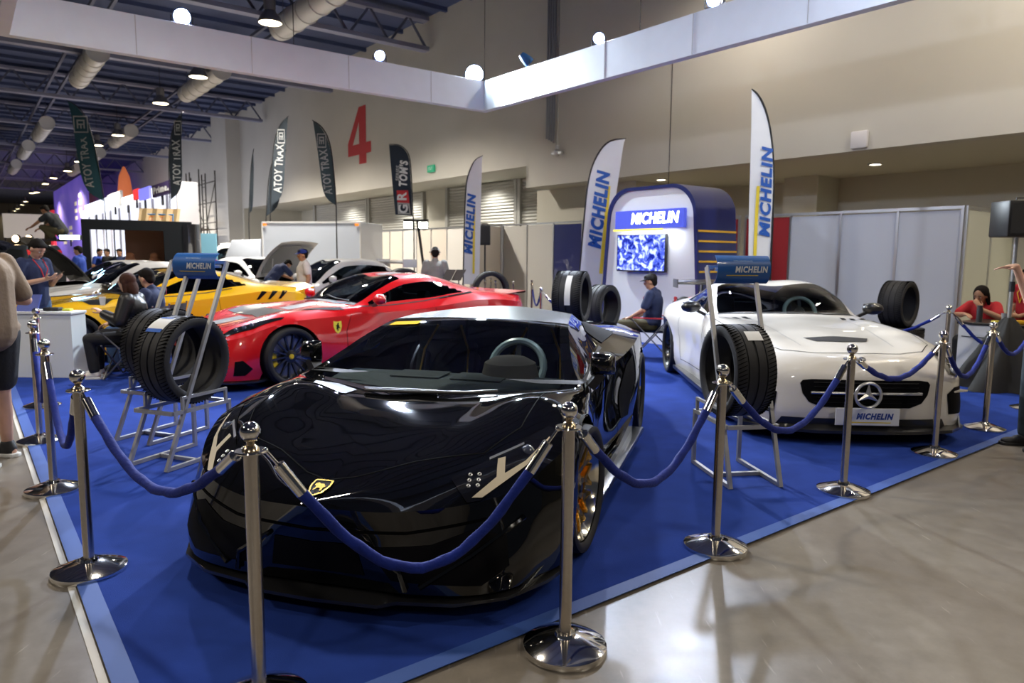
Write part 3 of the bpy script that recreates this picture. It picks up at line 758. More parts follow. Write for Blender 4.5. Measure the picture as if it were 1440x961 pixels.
# ------------------------------------------------------------------ the black supercar in front
def build_black():
    root = empty('sports_car', (-.565, 3.867, .013), math.atan2(.9659, .2588), 'glossy black wedge-shaped supercar with gold wheels, nearest car in front', 'car')
    P = mat('paint_black', (.0025, .0027, .0032), .03, spec=.75, back=(.01, .01, .011))
    net = [
     [(-.98, 0, .13), (-1.00, 0, .22), (-1.04, 0, .36), (-1.07, 0, .50), (-1.06, 0, .515), (-1.05, 0, .52), (-1.04, 0, .525)],
     [(-.98, .30, .13), (-1.0, .30, .22), (-1.0, .31, .36), (-1.00, .32, .485), (-.93, .27, .545), (-.90, .14, .56), (-.88, 0, .57)],
     [(-.94, .58, .13), (-.94, .58, .22), (-.90, .60, .36), (-.87, .61, .50), (-.77, .50, .595), (-.74, .26, .615), (-.72, 0, .62)],
     [(-.84, .77, .13), (-.84, .78, .22), (-.78, .79, .36), (-.70, .80, .535), (-.60, .68, .64), (-.56, .34, .655), (-.54, 0, .66)],
     [(-.64, .90, .13), (-.64, .91, .24), (-.59, .92, .42), (-.50, .91, .61), (-.41, .77, .70), (-.37, .38, .70), (-.36, 0, .69)],
     [(-.42, .98, .13), (-.42, 1.0, .26), (-.38, 1.01, .46), (-.26, .98, .67), (-.20, .80, .755), (-.18, .40, .725), (-.18, 0, .715)],
     [(.0, .98, .13), (.0, 1.01, .28), (.0, 1.02, .50), (.02, .98, .71), (.05, .82, .79), (.02, .44, .75), (.0, 0, .735)],
     [(.3, .96, .13), (.3, .99, .28), (.3, 1.0, .5), (.33, .95, .71), (.40, .92, .775), (.40, .865, .79), (.10, 0, .755)],
     [(.62, .94, .13), (.62, .95, .26), (.62, .94, .48), (.64, .92, .70), (.68, .88, .785), (.68, .785, .895), (.47, 0, .885)],
     [(1.0, .94, .13), (1.0, .95, .26), (1.0, .91, .46), (1.0, .90, .71), (1.02, .85, .80), (1.0, .705, 1.005), (.88, 0, 1.02)],
     [(1.32, .95, .13), (1.32, .96, .26), (1.32, .90, .46), (1.32, .90, .73), (1.32, .83, .81), (1.30, .645, 1.07), (1.24, 0, 1.098)],
     [(1.62, .97, .13), (1.62, .98, .26), (1.62, .92, .48), (1.62, .93, .76), (1.62, .83, .83), (1.6, .60, 1.085), (1.6, 0, 1.120)],
     [(1.92, 1.0, .13), (1.92, 1.0, .26), (1.92, .98, .50), (1.92, .98, .79), (1.92, .84, .86), (1.95, .55, 1.085), (1.95, 0, 1.134)],
     [(2.3, 1.01, .13), (2.3, 1.03, .26), (2.3, 1.05, .52), (2.3, 1.02, .84), (2.3, .86, .90), (2.3, .49, 1.03), (2.3, 0, 1.09)],
     [(2.7, 1.01, .13), (2.7, 1.04, .28), (2.7, 1.06, .53), (2.7, 1.02, .86), (2.7, .85, .915), (2.7, .47, .96), (2.7, 0, .98)],
     [(3.1, 1.0, .13), (3.1, 1.02, .28), (3.1, 1.03, .52), (3.1, .99, .84), (3.1, .82, .895), (3.1, .45, .92), (3.1, 0, .925)],
     [(3.5, .92, .2), (3.5, .94, .32), (3.5, .96, .52), (3.5, .93, .80), (3.5, .78, .87), (3.5, .42, .88), (3.5, 0, .88)],
     [(3.64, .70, .25), (3.68, .74, .34), (3.72, .78, .52), (3.74, .80, .78), (3.72, .7, .85), (3.72, .4, .86), (3.72, 0, .86)],
     [(3.66, 0, .25), (3.70, 0, .34), (3.74, 0, .52), (3.76, 0, .78), (3.75, 0, .82), (3.74, 0, .84), (3.73, 0, .85)]]
    S = Shell(net, [2, 6, 8, 5, 6, 12], {3, 5}, .045, [(0, .335, .375), (2.7, .355, .395)], root, P)
    # glazing: everything above the belt line is cut out of the shell
    S.part('windscreen', S.faces(7.02, 9.93, 5.10, 6), glass_mat('screen_glass', (.80, .88, .89)))
    S.part('side_window', S.faces(7.5, 11.55, 4.12, 4.74, lambda p, t, r: r < 4.12 + (12.1 - t) * .42), M_glassd, split=True)
    S.part('roof_panel', S.faces(10.0, 12.9, 5.0, 6), mat('roof_satin', (.014, .015, .018), .24, spec=.65, back=(.01, .01, .011)))
    body = S.body()
    # black frit around the windscreen, seals
    for a, z in ((0, .335), (2.7, .355)): well(root, a, z, .38, .98, .60)
    gold = mat('gold_rim', (.72, .44, .10), .22, 1.); 
    for x, y, r, w, st in ((0, 1.02, .335, .265, -.1), (0, -1.02, .335, .265, -.1), (2.7, 1.055, .355, .36, 0), (2.7, -1.055, .355, .36, 0)):
        wheel(root, x, y, r, w, r * .82, gold, 10, 'y', mat('caliper_black', (.02, .02, .02), .3), mat('cap_black', (.01, .01, .01), .3), st, m_lip=mat('polished_lip', (.8, .75, .62), .12, 1.))
    # floor and cabin
    MB().box((-.4, -.62, .12), (3.4, .62, .2)).build('floor_pan', M_well, root, sm=0)
    b = MB(); ys = [-.74, -.5, -.25, 0, .25, .5, .74]
    vs = []; 
    for y in ys: vs += [(.24 + .22 * (y / .74) ** 2, y, .752), (.52 + .1 * (y / .74) ** 2, y, .775), (.80, y, .765), (.92, y, .70), (.93, y, .45)]
    b.add(vs, [(i * 5 + k, i * 5 + k + 1, i * 5 + k + 6, i * 5 + k + 5) for i in range(6) for k in range(4)])
    dash = b.build('dashboard', mat('dash_leather', (.11, .125, .13), .65), root, 50)
    MB().lathe([(.0, .12), (.10, .115), (.165, .08), (.185, 0), (.19, -.03)], (.80, -.36, .775), n=28).build('instrument_hood', mat('dash_suede', (.15, .13, .115), .9), dash)
    for y0 in (-.38, .02): MB().box((.50, y0, .777), (.74, y0 + .33, .785)).build('dash_panel', mat('dash_panel', (.10, .11, .115), .6), dash, bevel=.004)
    steering(root, .98, -.36, .80, M_int, .18, .40, mat('plastic_film', (.45, .55, .56), .25, spec=.6))
    yel = mat('yellow_piping', (.80, .42, .03), .6)
    for y in (.36, -.36): seat(root, 1.28, y, .32, M_int, 'seat', .38, yel, .56)
    MB().box((1.75, -.66, .2), (1.80, .66, .98)).build('bulkhead', M_int, root, sm=0)
    # wing mirrors on stalks
    for sd in (1, -1):
        b = MB(); y0, y1 = .90 * sd, 1.075 * sd
        b.add([(.655, y0, .81), (.655, y1 - .01 * sd, .83), (.655, y1 - .02 * sd, .965), (.655, y0, .975), (.55, y0 + .03 * sd, .84), (.565, y1 - .045 * sd, .86), (.565, y1 - .055 * sd, .935), (.55, y0 + .03 * sd, .95)],
              [(0, 3, 2, 1), (4, 5, 6, 7), (0, 1, 5, 4), (1, 2, 6, 5), (2, 3, 7, 6), (3, 0, 4, 7)])
        m = b.build('mirror', P, root, 50, bevel=.022)
        MB().obox((.657, .985 * sd, .90), (.002, 0, 0), (0, .07, 0), (0, 0, .045)).build('mirror_glass', M_chrome, m, sm=0)
        MB().bar((.60, .91 * sd, .76), (.62, .97 * sd, .84), .08, .05).build('mirror_arm', M_black, m, sm=0)
    # headlamps: dark lens housing with a pale Y-shaped light bar and a projector lens
    hv = 'front'
    def hq(l): return [(.88 * (1 if a > 0 else -1) + (a - .88 * (1 if a > 0 else -1)) * .80, c * .84 + .115) for a, c in l]
    hl = S.patch('headlight', hq([(.44, .555), (.56, .465), (.62, .47), (.86, .63), (.90, .70), (.84, .72), (.60, .62)]), hv, mat('lamp_black', (.006, .006, .007), .12, coat=1), .004, .03, False)
    hr = S.patch('headlight', hq([(-.44, .555), (-.60, .62), (-.84, .72), (-.90, .70), (-.86, .63), (-.62, .47), (-.56, .465)]), hv, MATS['lamp_black'], .004, .03, False)
    m_y = mat('light_bar', (.62, .55, .42), .35)
    for sd, hh in ((1, hl), (-1, hr)):
        def Y(pts): return hq([(a * sd, b_) for a, b_ in (pts if sd > 0 else reversed(pts))])
        S.patch('light_bar', [Y([(.575, .480), (.625, .478), (.72, .535), (.80, .585), (.875, .672), (.865, .678), (.785, .60), (.70, .56), (.665, .55)]),
                 Y([(.665, .545), (.70, .556), (.676, .62), (.640, .615)])], hv, m_y, .008, .03, False, hh)
        S.patch('light_strip', [Y([(.60, .612), (.75, .660), (.745, .668), (.595, .62)])], hv, M_alu, .009, .03, False, hh)
        r = S.hit(*hq([(.775 * sd, .640)])[0], hv)
        MB().ball(r[0] + V((.012, 0, -.01)), .034, 18, 12).build('projector_lens', mat('lens_glass', (.05, .06, .10), .05, coat=1), hh)
        b = MB()
        for (a, c) in ((.53, .565), (.575, .565), (.535, .545), (.58, .545), (.54, .525), (.585, .525)):
            r = S.hit(*hq([(a * sd, c)])[0], hv)
            if r: b.lathe([(.004, .002), (.008, .004), (.010, .0)], r[0] + r[1] * .004, r[1], 10)
        b.build('led_cluster', M_alu, hh)
    # front apron: large side intakes, centre intake, fins and the lip
    dk = mat('grille_black', (.003, .003, .004), .6, spec=.08)
    for sd in (1, -1):
        p = [(.24, .33), (.34, .19), (.70, .17), (.80, .24), (.78, .36), (.66, .40), (.50, .345)]
        S.patch('front_intake', [(a * sd, c) for a, c in (p if sd > 0 else reversed(p))], 'front', dk, .003, .04)
        b = MB()
        f = [S.hit(a * sd, c, 'front')[0] for a, c in ((.22, .345), (.38, .24), (.40, .15))]
        b.tube([q + V((-.012, 0, 0)) for q in f], .012, 6)
        f = [S.hit(a * sd, c, 'front')[0] for a, c in ((.84, .42), (.66, .30), (.46, .17))]
        b.tube([q + V((-.012, 0, 0)) for q in f], .012, 6)
        b.build('intake_fin', P, root)
    S.patch('front_intake', [(-.22, .20), (-.19, .34), (.19, .34), (.22, .20)], 'front', dk, .003, .04)
    S.line('crease', [(-.70, .435), (-.40, .395), (0, .40), (.40, .395), (.70, .435)], 'front', .012, M_gap, .003)  # dark strip paints the shade under the nose crease
    S.line('panel_gap', [(-.72, .34), (-.86, .12), (-.905, 0), (-.86, -.12), (-.72, -.34), (-.60, -.62), (-.36, -.73), (.10, -.74)][::1], 'top', .006, M_gap, .002)
    S.line('panel_gap', [(-.72, .34), (-.60, .62), (-.36, .73), (.10, .74)], 'top', .006, M_gap, .002)
    lip = [(.0, -1.06), (.30, -1.05), (.36, -1.0), (.60, -.96), (.80, -.84), (.93, -.64), (1.0, -.44)]
    b = MB(); L2 = [(-a, x) for a, x in reversed(lip)] + lip[1:]
    vs = []
    for a, x in L2: 
        k = 1 - abs(a) / 1.2
        vs += [(x, a, .085 + .012 * abs(a)), (x, a, .10 + .012 * abs(a)), (x + .16, a * .9, .13), (x + .16, a * .9, .085)]
    n = len(L2); b.add(vs, [(i * 4 + k, i * 4 + 4 + k, i * 4 + 4 + (k + 1) % 4, i * 4 + (k + 1) % 4) for i in range(n - 1) for k in range(4)] + [(0, 1, 2, 3), (4 * n - 1, 4 * n - 2, 4 * n - 3, 4 * n - 4)])
    b.build('front_splitter', M_carbon, root, 30)
    for sd in (1, -1):               # upturned outer blades and side skirts
        b = MB(); b.prism([(-.80, .10), (-.40, .115), (-.44, .20), (-.66, .17)], lambda a, c, t: V((a, sd * (.965 + t + .5 * min(0, a + .5)), c)), 0, .014)
        b.build('splitter_blade', M_carbon, root, sm=0)
        MB().obox((1.32, sd * 1.0, .125), (.93, sd * .045, 0), (0, .07, 0), (0, 0, .02)).build('side_skirt', M_carbon, root, bevel=.006)
        MB().prism([(.45, .14), (2.15, .14), (2.2, .25), (1.4, .20), (.5, .22)], lambda a, c, t: V((a, sd * (.935 + .03 * a + t), c)), 0, .03).build('sill', P, root, sm=0)
        def sp(pts): return pts
    # side: deep intake behind the door, shoulder scoop, door gaps, window seals
    for sd in (1, -1):
        pass
    S.patch('side_intake', [(1.72, .32), (1.98, .30), (2.18, .58), (2.12, .76), (1.95, .70), (1.80, .52)], 'side', dk, .006, .04, True)
    S.patch('shoulder_intake', [(1.86, .875), (2.36, .915), (2.22, 1.0), (1.98, 1.02), (1.80, .97)], 'side', dk, .005, .04, True)
    S.line('panel_gap', [(.50, .76), (.46, .55), (.52, .24), (1.55, .24), (1.72, .50), (1.80, .82)], 'side', .007, M_gap, .002, True)
    S.line('window_seal', [(.40, .807), (.70, .80), (1.2, .815), (1.75, .86)], 'side', .016, M_rubber, .003, True)
    S.line('crease', [(.52, .60), (1.0, .56), (1.5, .62), (1.75, .74)], 'side', .010, M_gap, .002, True)  # shade along the door crease, laid on as a dark strip
    # wiper, vents at the foot of the screen
    b = MB(); q = []
    for a, c in ((.07, .30), (.085, .05), (.14, -.28), (.20, -.45)):
        r = S.hit(a, c, 'top'); q.append(r[0] + V((0, 0, .022)))
    b.tube(q, .010, 6); 
    q2 = [S.hit(a, c, 'top')[0] + V((0, 0, .018)) for a, c in ((.10, .32), (.11, .05), (.12, -.12))]
    b.tube(q2, .014, 6); b.build('wiper', mat('wiper_grey', (.10, .10, .10), .35), root)
    S.patch('cowl_vent', [(.02, -.40), (.05, -.62), (.24, -.70), (.22, -.55), (.12, -.38)], 'top', mat('vent_grey', (.05, .05, .05), .45), .004, .03, True)
    # crest: gold shield outline with a bull
    m_g = mat('badge_gold', (.75, .52, .12), .25, 1.)
    ctr = (-.955, 0)
    sh = [(-.042, .05), (.042, .05), (.046, .01), (.03, -.035), (0, -.062), (-.03, -.035), (-.046, .01)]
    vw = (0, 48, V((-.965, 0, .545)))
    e = S.patch('badge', [(a, c) for a, c in sh], vw, mat('badge_black', (.008, .008, .008), .2), .006, .02)
    ring = sh + [sh[0]]
    S.line('badge_rim', [(a * .93, c * .93) for a, c in ring], vw, .008, m_g, .009, parent=e, step=.02)
    S.patch('bull', [[(-.022, .008), (-.012, .022), (.004, .020), (.014, .028), (.024, .020), (.027, .008), (.018, .006), (.014, -.006), (.020, -.022), (.012, -.022), (.004, -.008), (-.008, -.008), (-.014, -.024), (-.022, -.022), (-.02, -.006), (-.029, .012)]], vw, m_g, .010, .03, parent=e)
    # windscreen sticker
    r = [S.hit(a, c, 'top') for a, c in ((1.09, .62), (1.16, .60), (1.15, .38), (1.08, .40))]
    st = mesh_obj('windscreen_sticker', [h + n * .006 for h, n in r], [(0, 1, 2, 3)], mat('sticker_yellow', (.80, .50, .02), .9, spec=.05), root, sm=0)
    def stf(a, c):
        f, g = .62 - a / .24 * .9, .5 - c / .07
        p = (r[0][0] * (1 - f) + r[3][0] * f) * g + (r[1][0] * (1 - f) + r[2][0] * f) * (1 - g); return p + r[0][1] * .008
    return root
black = build_black()
# ------------------------------------------------------------------ rope barrier
M_velvet = mat('velvet_blue', (.006, .020, .21), .8, spec=.25, sheen=.04, bump=(70, .35), noise=(18, .25))
M_flange = mat('brass_tone', (.62, .50, .33), .18, 1.)
def post_proto():
    e = empty('stanchion_post')
    MB().lathe([(0, .0), (.165, .0), (.168, .012), (.165, .026), (.155, .031), (.06, .062), (.042, .064), (.038, .075), (.0, .075)], n=48).build('base', M_chrome, e, 30)
    MB().lathe([(.0245, .06), (.0245, .905), (.0, .905)], n=28).build('pole', M_brush, e)
    MB().lathe([(0, .905), (.03, .905), (.026, .915), (.014, .925), (.013, .935), (.02, .938), (.012, .944)], n=24).build('neck', M_flange, e)
    MB().lathe([(.024, .898), (.050, .898), (.052, .902), (.050, .906), (.024, .906)], n=32, closed=True).build('ring', M_chrome, e)
    MB().ball((0, 0, .968), .034, 24, 16).build('ball_finial', M_chrome, e)
    return e
post0 = None
def post(p, lb, small=False):
    global post0
    if post0 is None: post0 = post_proto(); e = post0
    else: e = copy_tree(post0)
    e.location = (p[0], p[1], p[2] if len(p) > 2 else 0); tag(e, lb, 'stanchion', 'chrome rope posts'); return e
def rope(p, q, sag, lb, hz=.90):
    p, q = V((p[0], p[1], hz)), V((q[0], q[1], hz)); d = (q - p); L = d.length; dn = d / L
    a, b = p + dn * .045, q - dn * .045
    n = 28; pts = []
    for i in range(n + 1):
        t = i / n; k = 1 - (2 * t - 1) ** 2
        pts.append(a.lerp(b, t) - V((0, 0, sag * (k * .75 + .25 * k ** 2))) + V((0, 0, .003 * math.sin(i * 1.7))))
    mid = pts[2:-2]
    e = empty('velvet_rope', (a + b) / 2 - V((0, 0, sag)), 0, lb, 'rope', 'blue velvet ropes'); off = e.location
    sh = lambda l: [x - off for x in l]
    w = pts
    rr = [.0195 + .0014 * math.sin(i * 2.3) for i in range(len(mid))]
    MB().tube(sh(mid), rr, 14).build('rope', M_velvet, e, 60)
    for (i, j, k) in ((0, 1, 3), (n, n - 1, n - 3)):
        c1 = w[j].lerp(w[i], .1); d2 = (w[k] - w[j]).normalized()
        MB().tube(sh([w[k] , w[j] + d2 * .005, w[j]]), [.0215, .0215, .016], 14).tube(sh([w[j], w[i]]), .006, 8).ball(w[i] - off, .011, 10, 8).build('end_cap', M_chrome, e)
    return e
PA, PB, PC, PD, PE, PF = (-2.05, 3.31), (.22, 2.66), (1.10, 3.66), (2.22, 4.60), (3.38, 5.54), (4.35, 6.40)
PG = (-.86, 2.29); PH, PI_, PJ = (-2.98, 4.49), (-3.86, 5.69), (-4.71, 7.01); PK = (5.38, 8.75); PX, PY = (5.40, 7.30), (6.3, 8.1)
PL, PM = G(144, 400, 1.0), None
post(PG, 'chrome rope post cut off by the bottom edge, in front of the black car crest')
post(PB, 'chrome rope post standing before the black car headlight, whole base in view')
post(PA, 'chrome rope post on the left carpet edge with its base beside the black car nose')
post(PC, 'chrome rope post directly in front of the right tyre rack')
post(PD, 'chrome rope post in front of the white car grille, left of the number plate')
post(PE, 'chrome rope post before the white car left headlight')
post(PF, 'chrome rope post at the right carpet corner before the black draped cloth')
post(PH, 'chrome rope post third from the left, behind the nearest left post')
post(PI_, 'chrome rope post just right of the man in the beige shirt, beside the white counter')
post(PJ, 'chrome rope post farthest along the left edge, mostly hidden by the man in shorts')
post(PK, 'slim looking rope post in front of the counter at the right')
for p, lb in ((PX, 'rope post beyond the right frame edge'),): post(p, lb)
rope(PG, PA, .30, 'blue velvet rope sweeping left from the nearest post to the left carpet edge')
rope(PG, PB, .48, 'blue velvet rope hanging in a deep curve across the black car nose')
rope(PB, PC, .37, 'blue velvet rope beside the black car front gold wheel')
rope(PC, PD, .36, 'blue velvet rope hanging before the tyre in the right rack')
rope(PD, PE, .20, 'blue velvet rope drooping across the white car grille')
rope(PE, PF, .33, 'blue velvet rope by the white car left corner and black cloth')
rope(PF, PX, .25, 'short visible run of blue velvet rope at the right frame edge')
rope(PA, PH, .42, 'blue velvet rope hanging in a V on the left carpet edge, nearer of two')
rope(PH, PI_, .42, 'blue velvet rope hanging in a V beside the white counter, farther of two')
rope(PI_, PJ, .40, 'blue velvet rope behind the legs of the man in shorts')
rope(PK, PY, .42, 'blue velvet rope falling from the slim post in front of the counter')
PN = (4.25, 9.55); rope(PN, PK, .30, 'blue velvet rope between the tyre stack and the slim post at the right'); post(PN, 'chrome rope post behind the white car windscreen, beside the tyre stack')
# far posts near the yellow car and the door
q1 = G(144, 400, 1.0); q2 = V((q1.x - 1.2, q1.y - .5, 0)); q3 = V((q1.x + 1.3, q1.y + .9, 0))
post((q1.x, q1.y), 'far rope post between the yellow car and the white coupe')
rope(q1, q2, .30, 'blue rope running left from the far post, in front of the white coupe'); rope(q1, q3, .35, 'blue rope running right from the far post behind the seated pair')
q4 = G(408, 398, 1.0); post((q4.x, q4.y), 'far rope post behind the yellow car rear wing, before the white hatchback')
farp = [G(761, 404, 1.0), G(682, 393, 1.0), G(690, 391, 1.0), G(697, 394, 1.0), G(711, 399, 1.0), G(722, 395, 1.0), G(748, 394, 1.0)]
for i, p in enumerate(farp): post((p.x, p.y), 'far rope post beside the doorway behind the red car tail' if i == 0 else 'one of the far rope posts crowded behind the red car roof')
rope(farp[0], farp[6], .35, 'blue rope left of the far doorway post'); rope(farp[0], (farp[0].x + 1.1, farp[0].y - .2), .4, 'blue rope right of the far doorway post')
# ------------------------------------------------------------------ tyres on display
M_label = mat('paper_label', (.72, .72, .70), .5); M_labelb = mat('label_blue', (.02, .10, .42), .5)
M_foil = mat('cling_film', (.30, .33, .55), .25)
def tyre_mesh(name, r, w, rim, m=None):
    b = MB(); n = 72; pr = tyre_prof(r, w, rim); h = w / 2
    b.lathe(pr, n=n)
    inner = [(rim, -h * .86), (rim + .012, -h * .80), (r - .03, -h * .70), (r - .022, 0), (r - .03, h * .70), (rim + .012, h * .80), (rim, h * .86)]
    b.lathe(inner, n=n)
    o = b.build(name, M_tyre, None, 40, weld=True)
    # shoulder sipes as slim dark notches standing proud of the groove
    s = MB()
    for k in range(n):
        a = 2 * PI * (k + .5) / n; t = V((math.cos(a), math.sin(a), 0)); q = V((-math.sin(a), math.cos(a), 0))
        for z0, z1, sk in ((-h * .93, -h * .52, .25), (h * .52, h * .93, -.25)):
            for z, rr in ((0, 0),): s.obox(t * (r - .0045) + V((0, 0, (z0 + z1) / 2)), t * .0055, q * .0022, V((0, 0, (z1 - z0) / 2)) + q * .012)
    return o, s
def tyre(p, r, w, rim, axis, lb, grp=None, label=None, lying=False, film=False):
    o, s = tyre_mesh('tyre', r, w, rim)
    ax = V(axis).normalized(); z = V((0, 0, 1))
    if lying: M = Matrix.Translation(V(p))
    else:
        x = ax.cross(z).normalized(); M = Matrix.Translation(V(p)) @ Matrix(((x.x, z.x, ax.x, 0), (x.y, z.y, ax.y, 0), (x.z, z.z, ax.z, 0), (0, 0, 0, 1)))
    o.matrix_world = M
    tag(o, lb, 'tyre', grp)
    g = s.build('tread_sipe', M_gap, o, sm=0); g['kind'] = 'stuff'
    if label is not None:            # (angle, half arc, half width, colour)
        for k_, (a0, da, wz, hw, m) in ((.0015 * i_, t_) for i_, t_ in enumerate(label)):
            b = MB(); vs = []; n = 6
            for i in range(n + 1):
                a = a0 + da * (i / n * 2 - 1)
                vs += [(math.cos(a) * (r + .003 + k_), math.sin(a) * (r + .003 + k_), wz - hw), (math.cos(a) * (r + .003 + k_), math.sin(a) * (r + .003 + k_), wz + hw)]
            b.add(vs, [(2 * i, 2 * i + 1, 2 * i + 3, 2 * i + 2) for i in range(n)]); b.build('paper_label', m, o, 60)
    return o
# ------------------------------------------------------------------ steel racks with tyres and curved signs
M_rack = mat('rack_steel', (.42, .42, .42), .42, .5)
M_signb = mat('sign_blue', (.010, .11, .40), .38, coat=.3); M_signl = mat('sign_edge', (.32, .50, .70), .5)
M_yel = mat('sign_yellow', (.80, .62, .04), .5); M_wht = mat('sign_white', (.82, .84, .86), .5)
def rack(loc, rz, lb, sign=True, wd=.36, dp=.62, lean=.52, hgt=1.47, signw=.42):
    # local: x across, y to the back; front feet at y = 0
    e = empty('tyre_rack', loc, rz, lb, 'rack', 'steel tyre racks'); t = .026; hs = .40
    for x in (0, wd):
        b = MB(); b.bar((x, 0, 0), (x, lean, hgt), t); b.build('long_post', M_rack, e, sm=0)
        b = MB(); b.bar((x, dp, 0), (x, dp, hs + .0), t); b.build('rear_leg', M_rack, e, sm=0)
        b = MB(); b.bar((x, .02, t / 2), (x, dp, t / 2), t); b.build('foot_rail', M_rack, e, sm=0)
        b = MB(); b.bar((x, .08, hs), (x, dp + .013, hs), t); b.build('seat_rail', M_rack, e, sm=0)
        xx = x + (.02 if x == 0 else -.02)
        b = MB(); b.bar((x, .17, hs + .10), (x, dp - .03, hs + .10), .02); b.bar((x, .17, hs), (x, .17, hs + .11), .02); b.bar((x, dp - .03, hs), (x, dp - .03, hs + .11), .02); b.build('side_guard', M_rack, e, sm=0)
    for y, z, nm in ((.08, hs, 'front_bar'), (dp, hs, 'rear_bar'), (dp * .45, t / 2, 'foot_brace')):
        MB().bar((0, y, z), (wd, y, z), t).build(nm, M_rack, e, sm=0)
    MB().bar((0, lean, hgt), (wd, lean, hgt), t).build('top_bar', M_rack, e, sm=0)
    return e
def curved_sign(rk, cx, cz, w, lean, lb, mirror_txt=False):
    """half-round blue board across the top of a rack, bulging to the front"""
    r = .105
    e = empty('curved_sign', rk.matrix_basis @ V((cx, lean, cz)), rk.rotation_euler.z, lb, 'sign', 'blue curved signs on the racks')
    def P(a, b_, k=0.): 
        th = b_ / r; return V((a, -.03 - math.cos(th) * (r + k) * .8 + .02, math.sin(th) * (r + k)))
    b = MB(); n = 18; vs = []
    for i in range(n + 1):
        th = (i / n - .5) * 2.5 * r
        for a in (-w / 2, w / 2): vs += [P(a, th), P(a, th, -.006)]
    fs = []
    for i in range(n):
        k = i * 4; fs += [(k, k + 2, k + 6, k + 4), (k + 1, k + 5, k + 7, k + 3), (k, k + 4, k + 5, k + 1), (k + 2, k + 3, k + 7, k + 6)]
    fs += [(0, 1, 3, 2), (4 * n, 4 * n + 2, 4 * n + 3, 4 * n + 1)]
    b.add(vs, fs); b.build('board', M_signb, e)
    text('lettering', 'MICHELIN', .058, lambda a, c: P(a * .86 + .13 * w, c, .003), M_wht, e, bold=.0022, shear=.15, cut=.02)
    vs = [P(a, c, .003) for a, c in ((-w * .33, -.043), (w * .27, -.043), (w * .27, -.037), (-w * .33, -.037))]
    mesh_obj('underline', vs, [(0, 1, 2, 3)], M_yel, e, sm=0)
    text('small_lettering', 'TOTAL PERFORMANCE', .014, lambda a, c: P(a - .02 * w, c + .062, .003), mat('sign_pale', (.45, .62, .82), .5), e, cut=.02)
    MB().lathe([(0, -w / 2 + .01), (.012, -w / 2 + .01), (.012, w / 2 - .01), (0, w / 2 - .01)], (0, -.02, 0), (1, 0, 0), 10).build('spine', M_rack, e)
    return e
Z0 = .013
# left pair
d1 = V((.36, .93, 0)).normalized(); rz1 = math.atan2(-d1.x, d1.y)
x1 = V((math.cos(rz1), math.sin(rz1), 0))
pL = V((-2.43, 4.87, Z0)) - x1 * .36
rkL = rack(pL, rz1, 'grey steel tyre rack at the left, the nearer of the left pair', lean=.66)
rkL2 = rack(pL + V((-.48, .70, 0)), rz1, 'grey steel tyre rack at the left, behind the nearer one', lean=.66)
c = pL + x1 * .18 + d1 * .37 + V((0, 0, .40 + .013 + .335))
tyre(c, .325, .30, .245, x1, 'wide black tyre with a paper label in the nearer left rack', None, [(PI / 2 - .50, .22, -.03, .075, M_label), (PI / 2 - .76, .05, -.03, .07, M_labelb), (PI / 2 - .30, .03, -.03, .06, M_labelb)])
c2 = c + V((-.48, .70, 0)); tyre(c2, .325, .30, .245, x1, 'black tyre in the farther left rack, half hidden behind the nearer tyre')
curved_sign(rkL, .115, 1.44, .42, .66, 'blue curved sign with white lettering on the left tyre rack')
# right one
d2 = V((-.15, .99, 0)).normalized(); rz2 = math.atan2(-d2.x, d2.y); x2 = V((math.cos(rz2), math.sin(rz2), 0))
pR = V((1.47, 4.61, Z0)); rkR = rack(pR, rz2, 'grey steel tyre rack at the right, in front of the white car', lean=.52)
c = pR + x2 * .18 + d2 * .36 + V((0, 0, .40 + .013 + .335)); tyre(c, .325, .29, .245, x2, 'black tyre with a small pale label in the right rack', None, [(PI / 2 - .62, .14, .02, .055, M_label)])
curved_sign(rkR, .24, 1.455, .40, .52, 'blue curved sign with white lettering on the right tyre rack')
# stacks
def stack(p, n, r, w, lbs, top=None, ax=(1, 0, 0), tr=.32, tw=.34, toplb=None, lab=None):
    for i in range(n): tyre((p[0], p[1], Z0 + w / 2 + i * w), r, w, r * .72, (0, 0, 1), lbs[i] if isinstance(lbs, list) else lbs, 'tyres lying in stacks', lying=True)
    if toplb: tyre((p[0], p[1], Z0 + n * w + tr), tr, tw, tr * .74, ax, toplb, None, lab)
stack((5.62, 10.35), 2, .36, .28, ['tyre lying flat at the bottom of the stack behind the white car', 'tyre lying flat under the upright tyre behind the white car'], ax=(.64, -.77, 0), tr=.335, tw=.34, toplb='black tyre standing upright on the stack before the white partition')
stack((.73, 8.7), 3, .33, .245, 'tyre lying flat in the stack hidden behind the black car', ax=(.94, -.33, 0), tr=.315, tw=.36, toplb='wide tyre with a long white label standing behind the black car roof', lab=[(.35, .62, .02, .035, M_label)])
stack((1.30, 10.2), 2, .33, .25, 'tyre lying flat in the stack behind the wide tyre', ax=(.8, -.6, 0), tr=.32, tw=.27, toplb='narrower black tyre standing just right of the wide labelled tyre')
stack((-.40, 13.1), 3, .33, .20, 'tyre lying flat in the stack behind the red car', ax=(.25, -.97, 0), tr=.33, tw=.22, toplb='black tyre ring standing upright behind the red car tail')
stack((-1.98, 12.9), 3, .33, .215, 'tyre lying flat in the far stack behind the red roof', ax=(.55, -.85, 0), tr=.33, tw=.25, toplb='dark tyre whose top arc shows just above the red car roof')
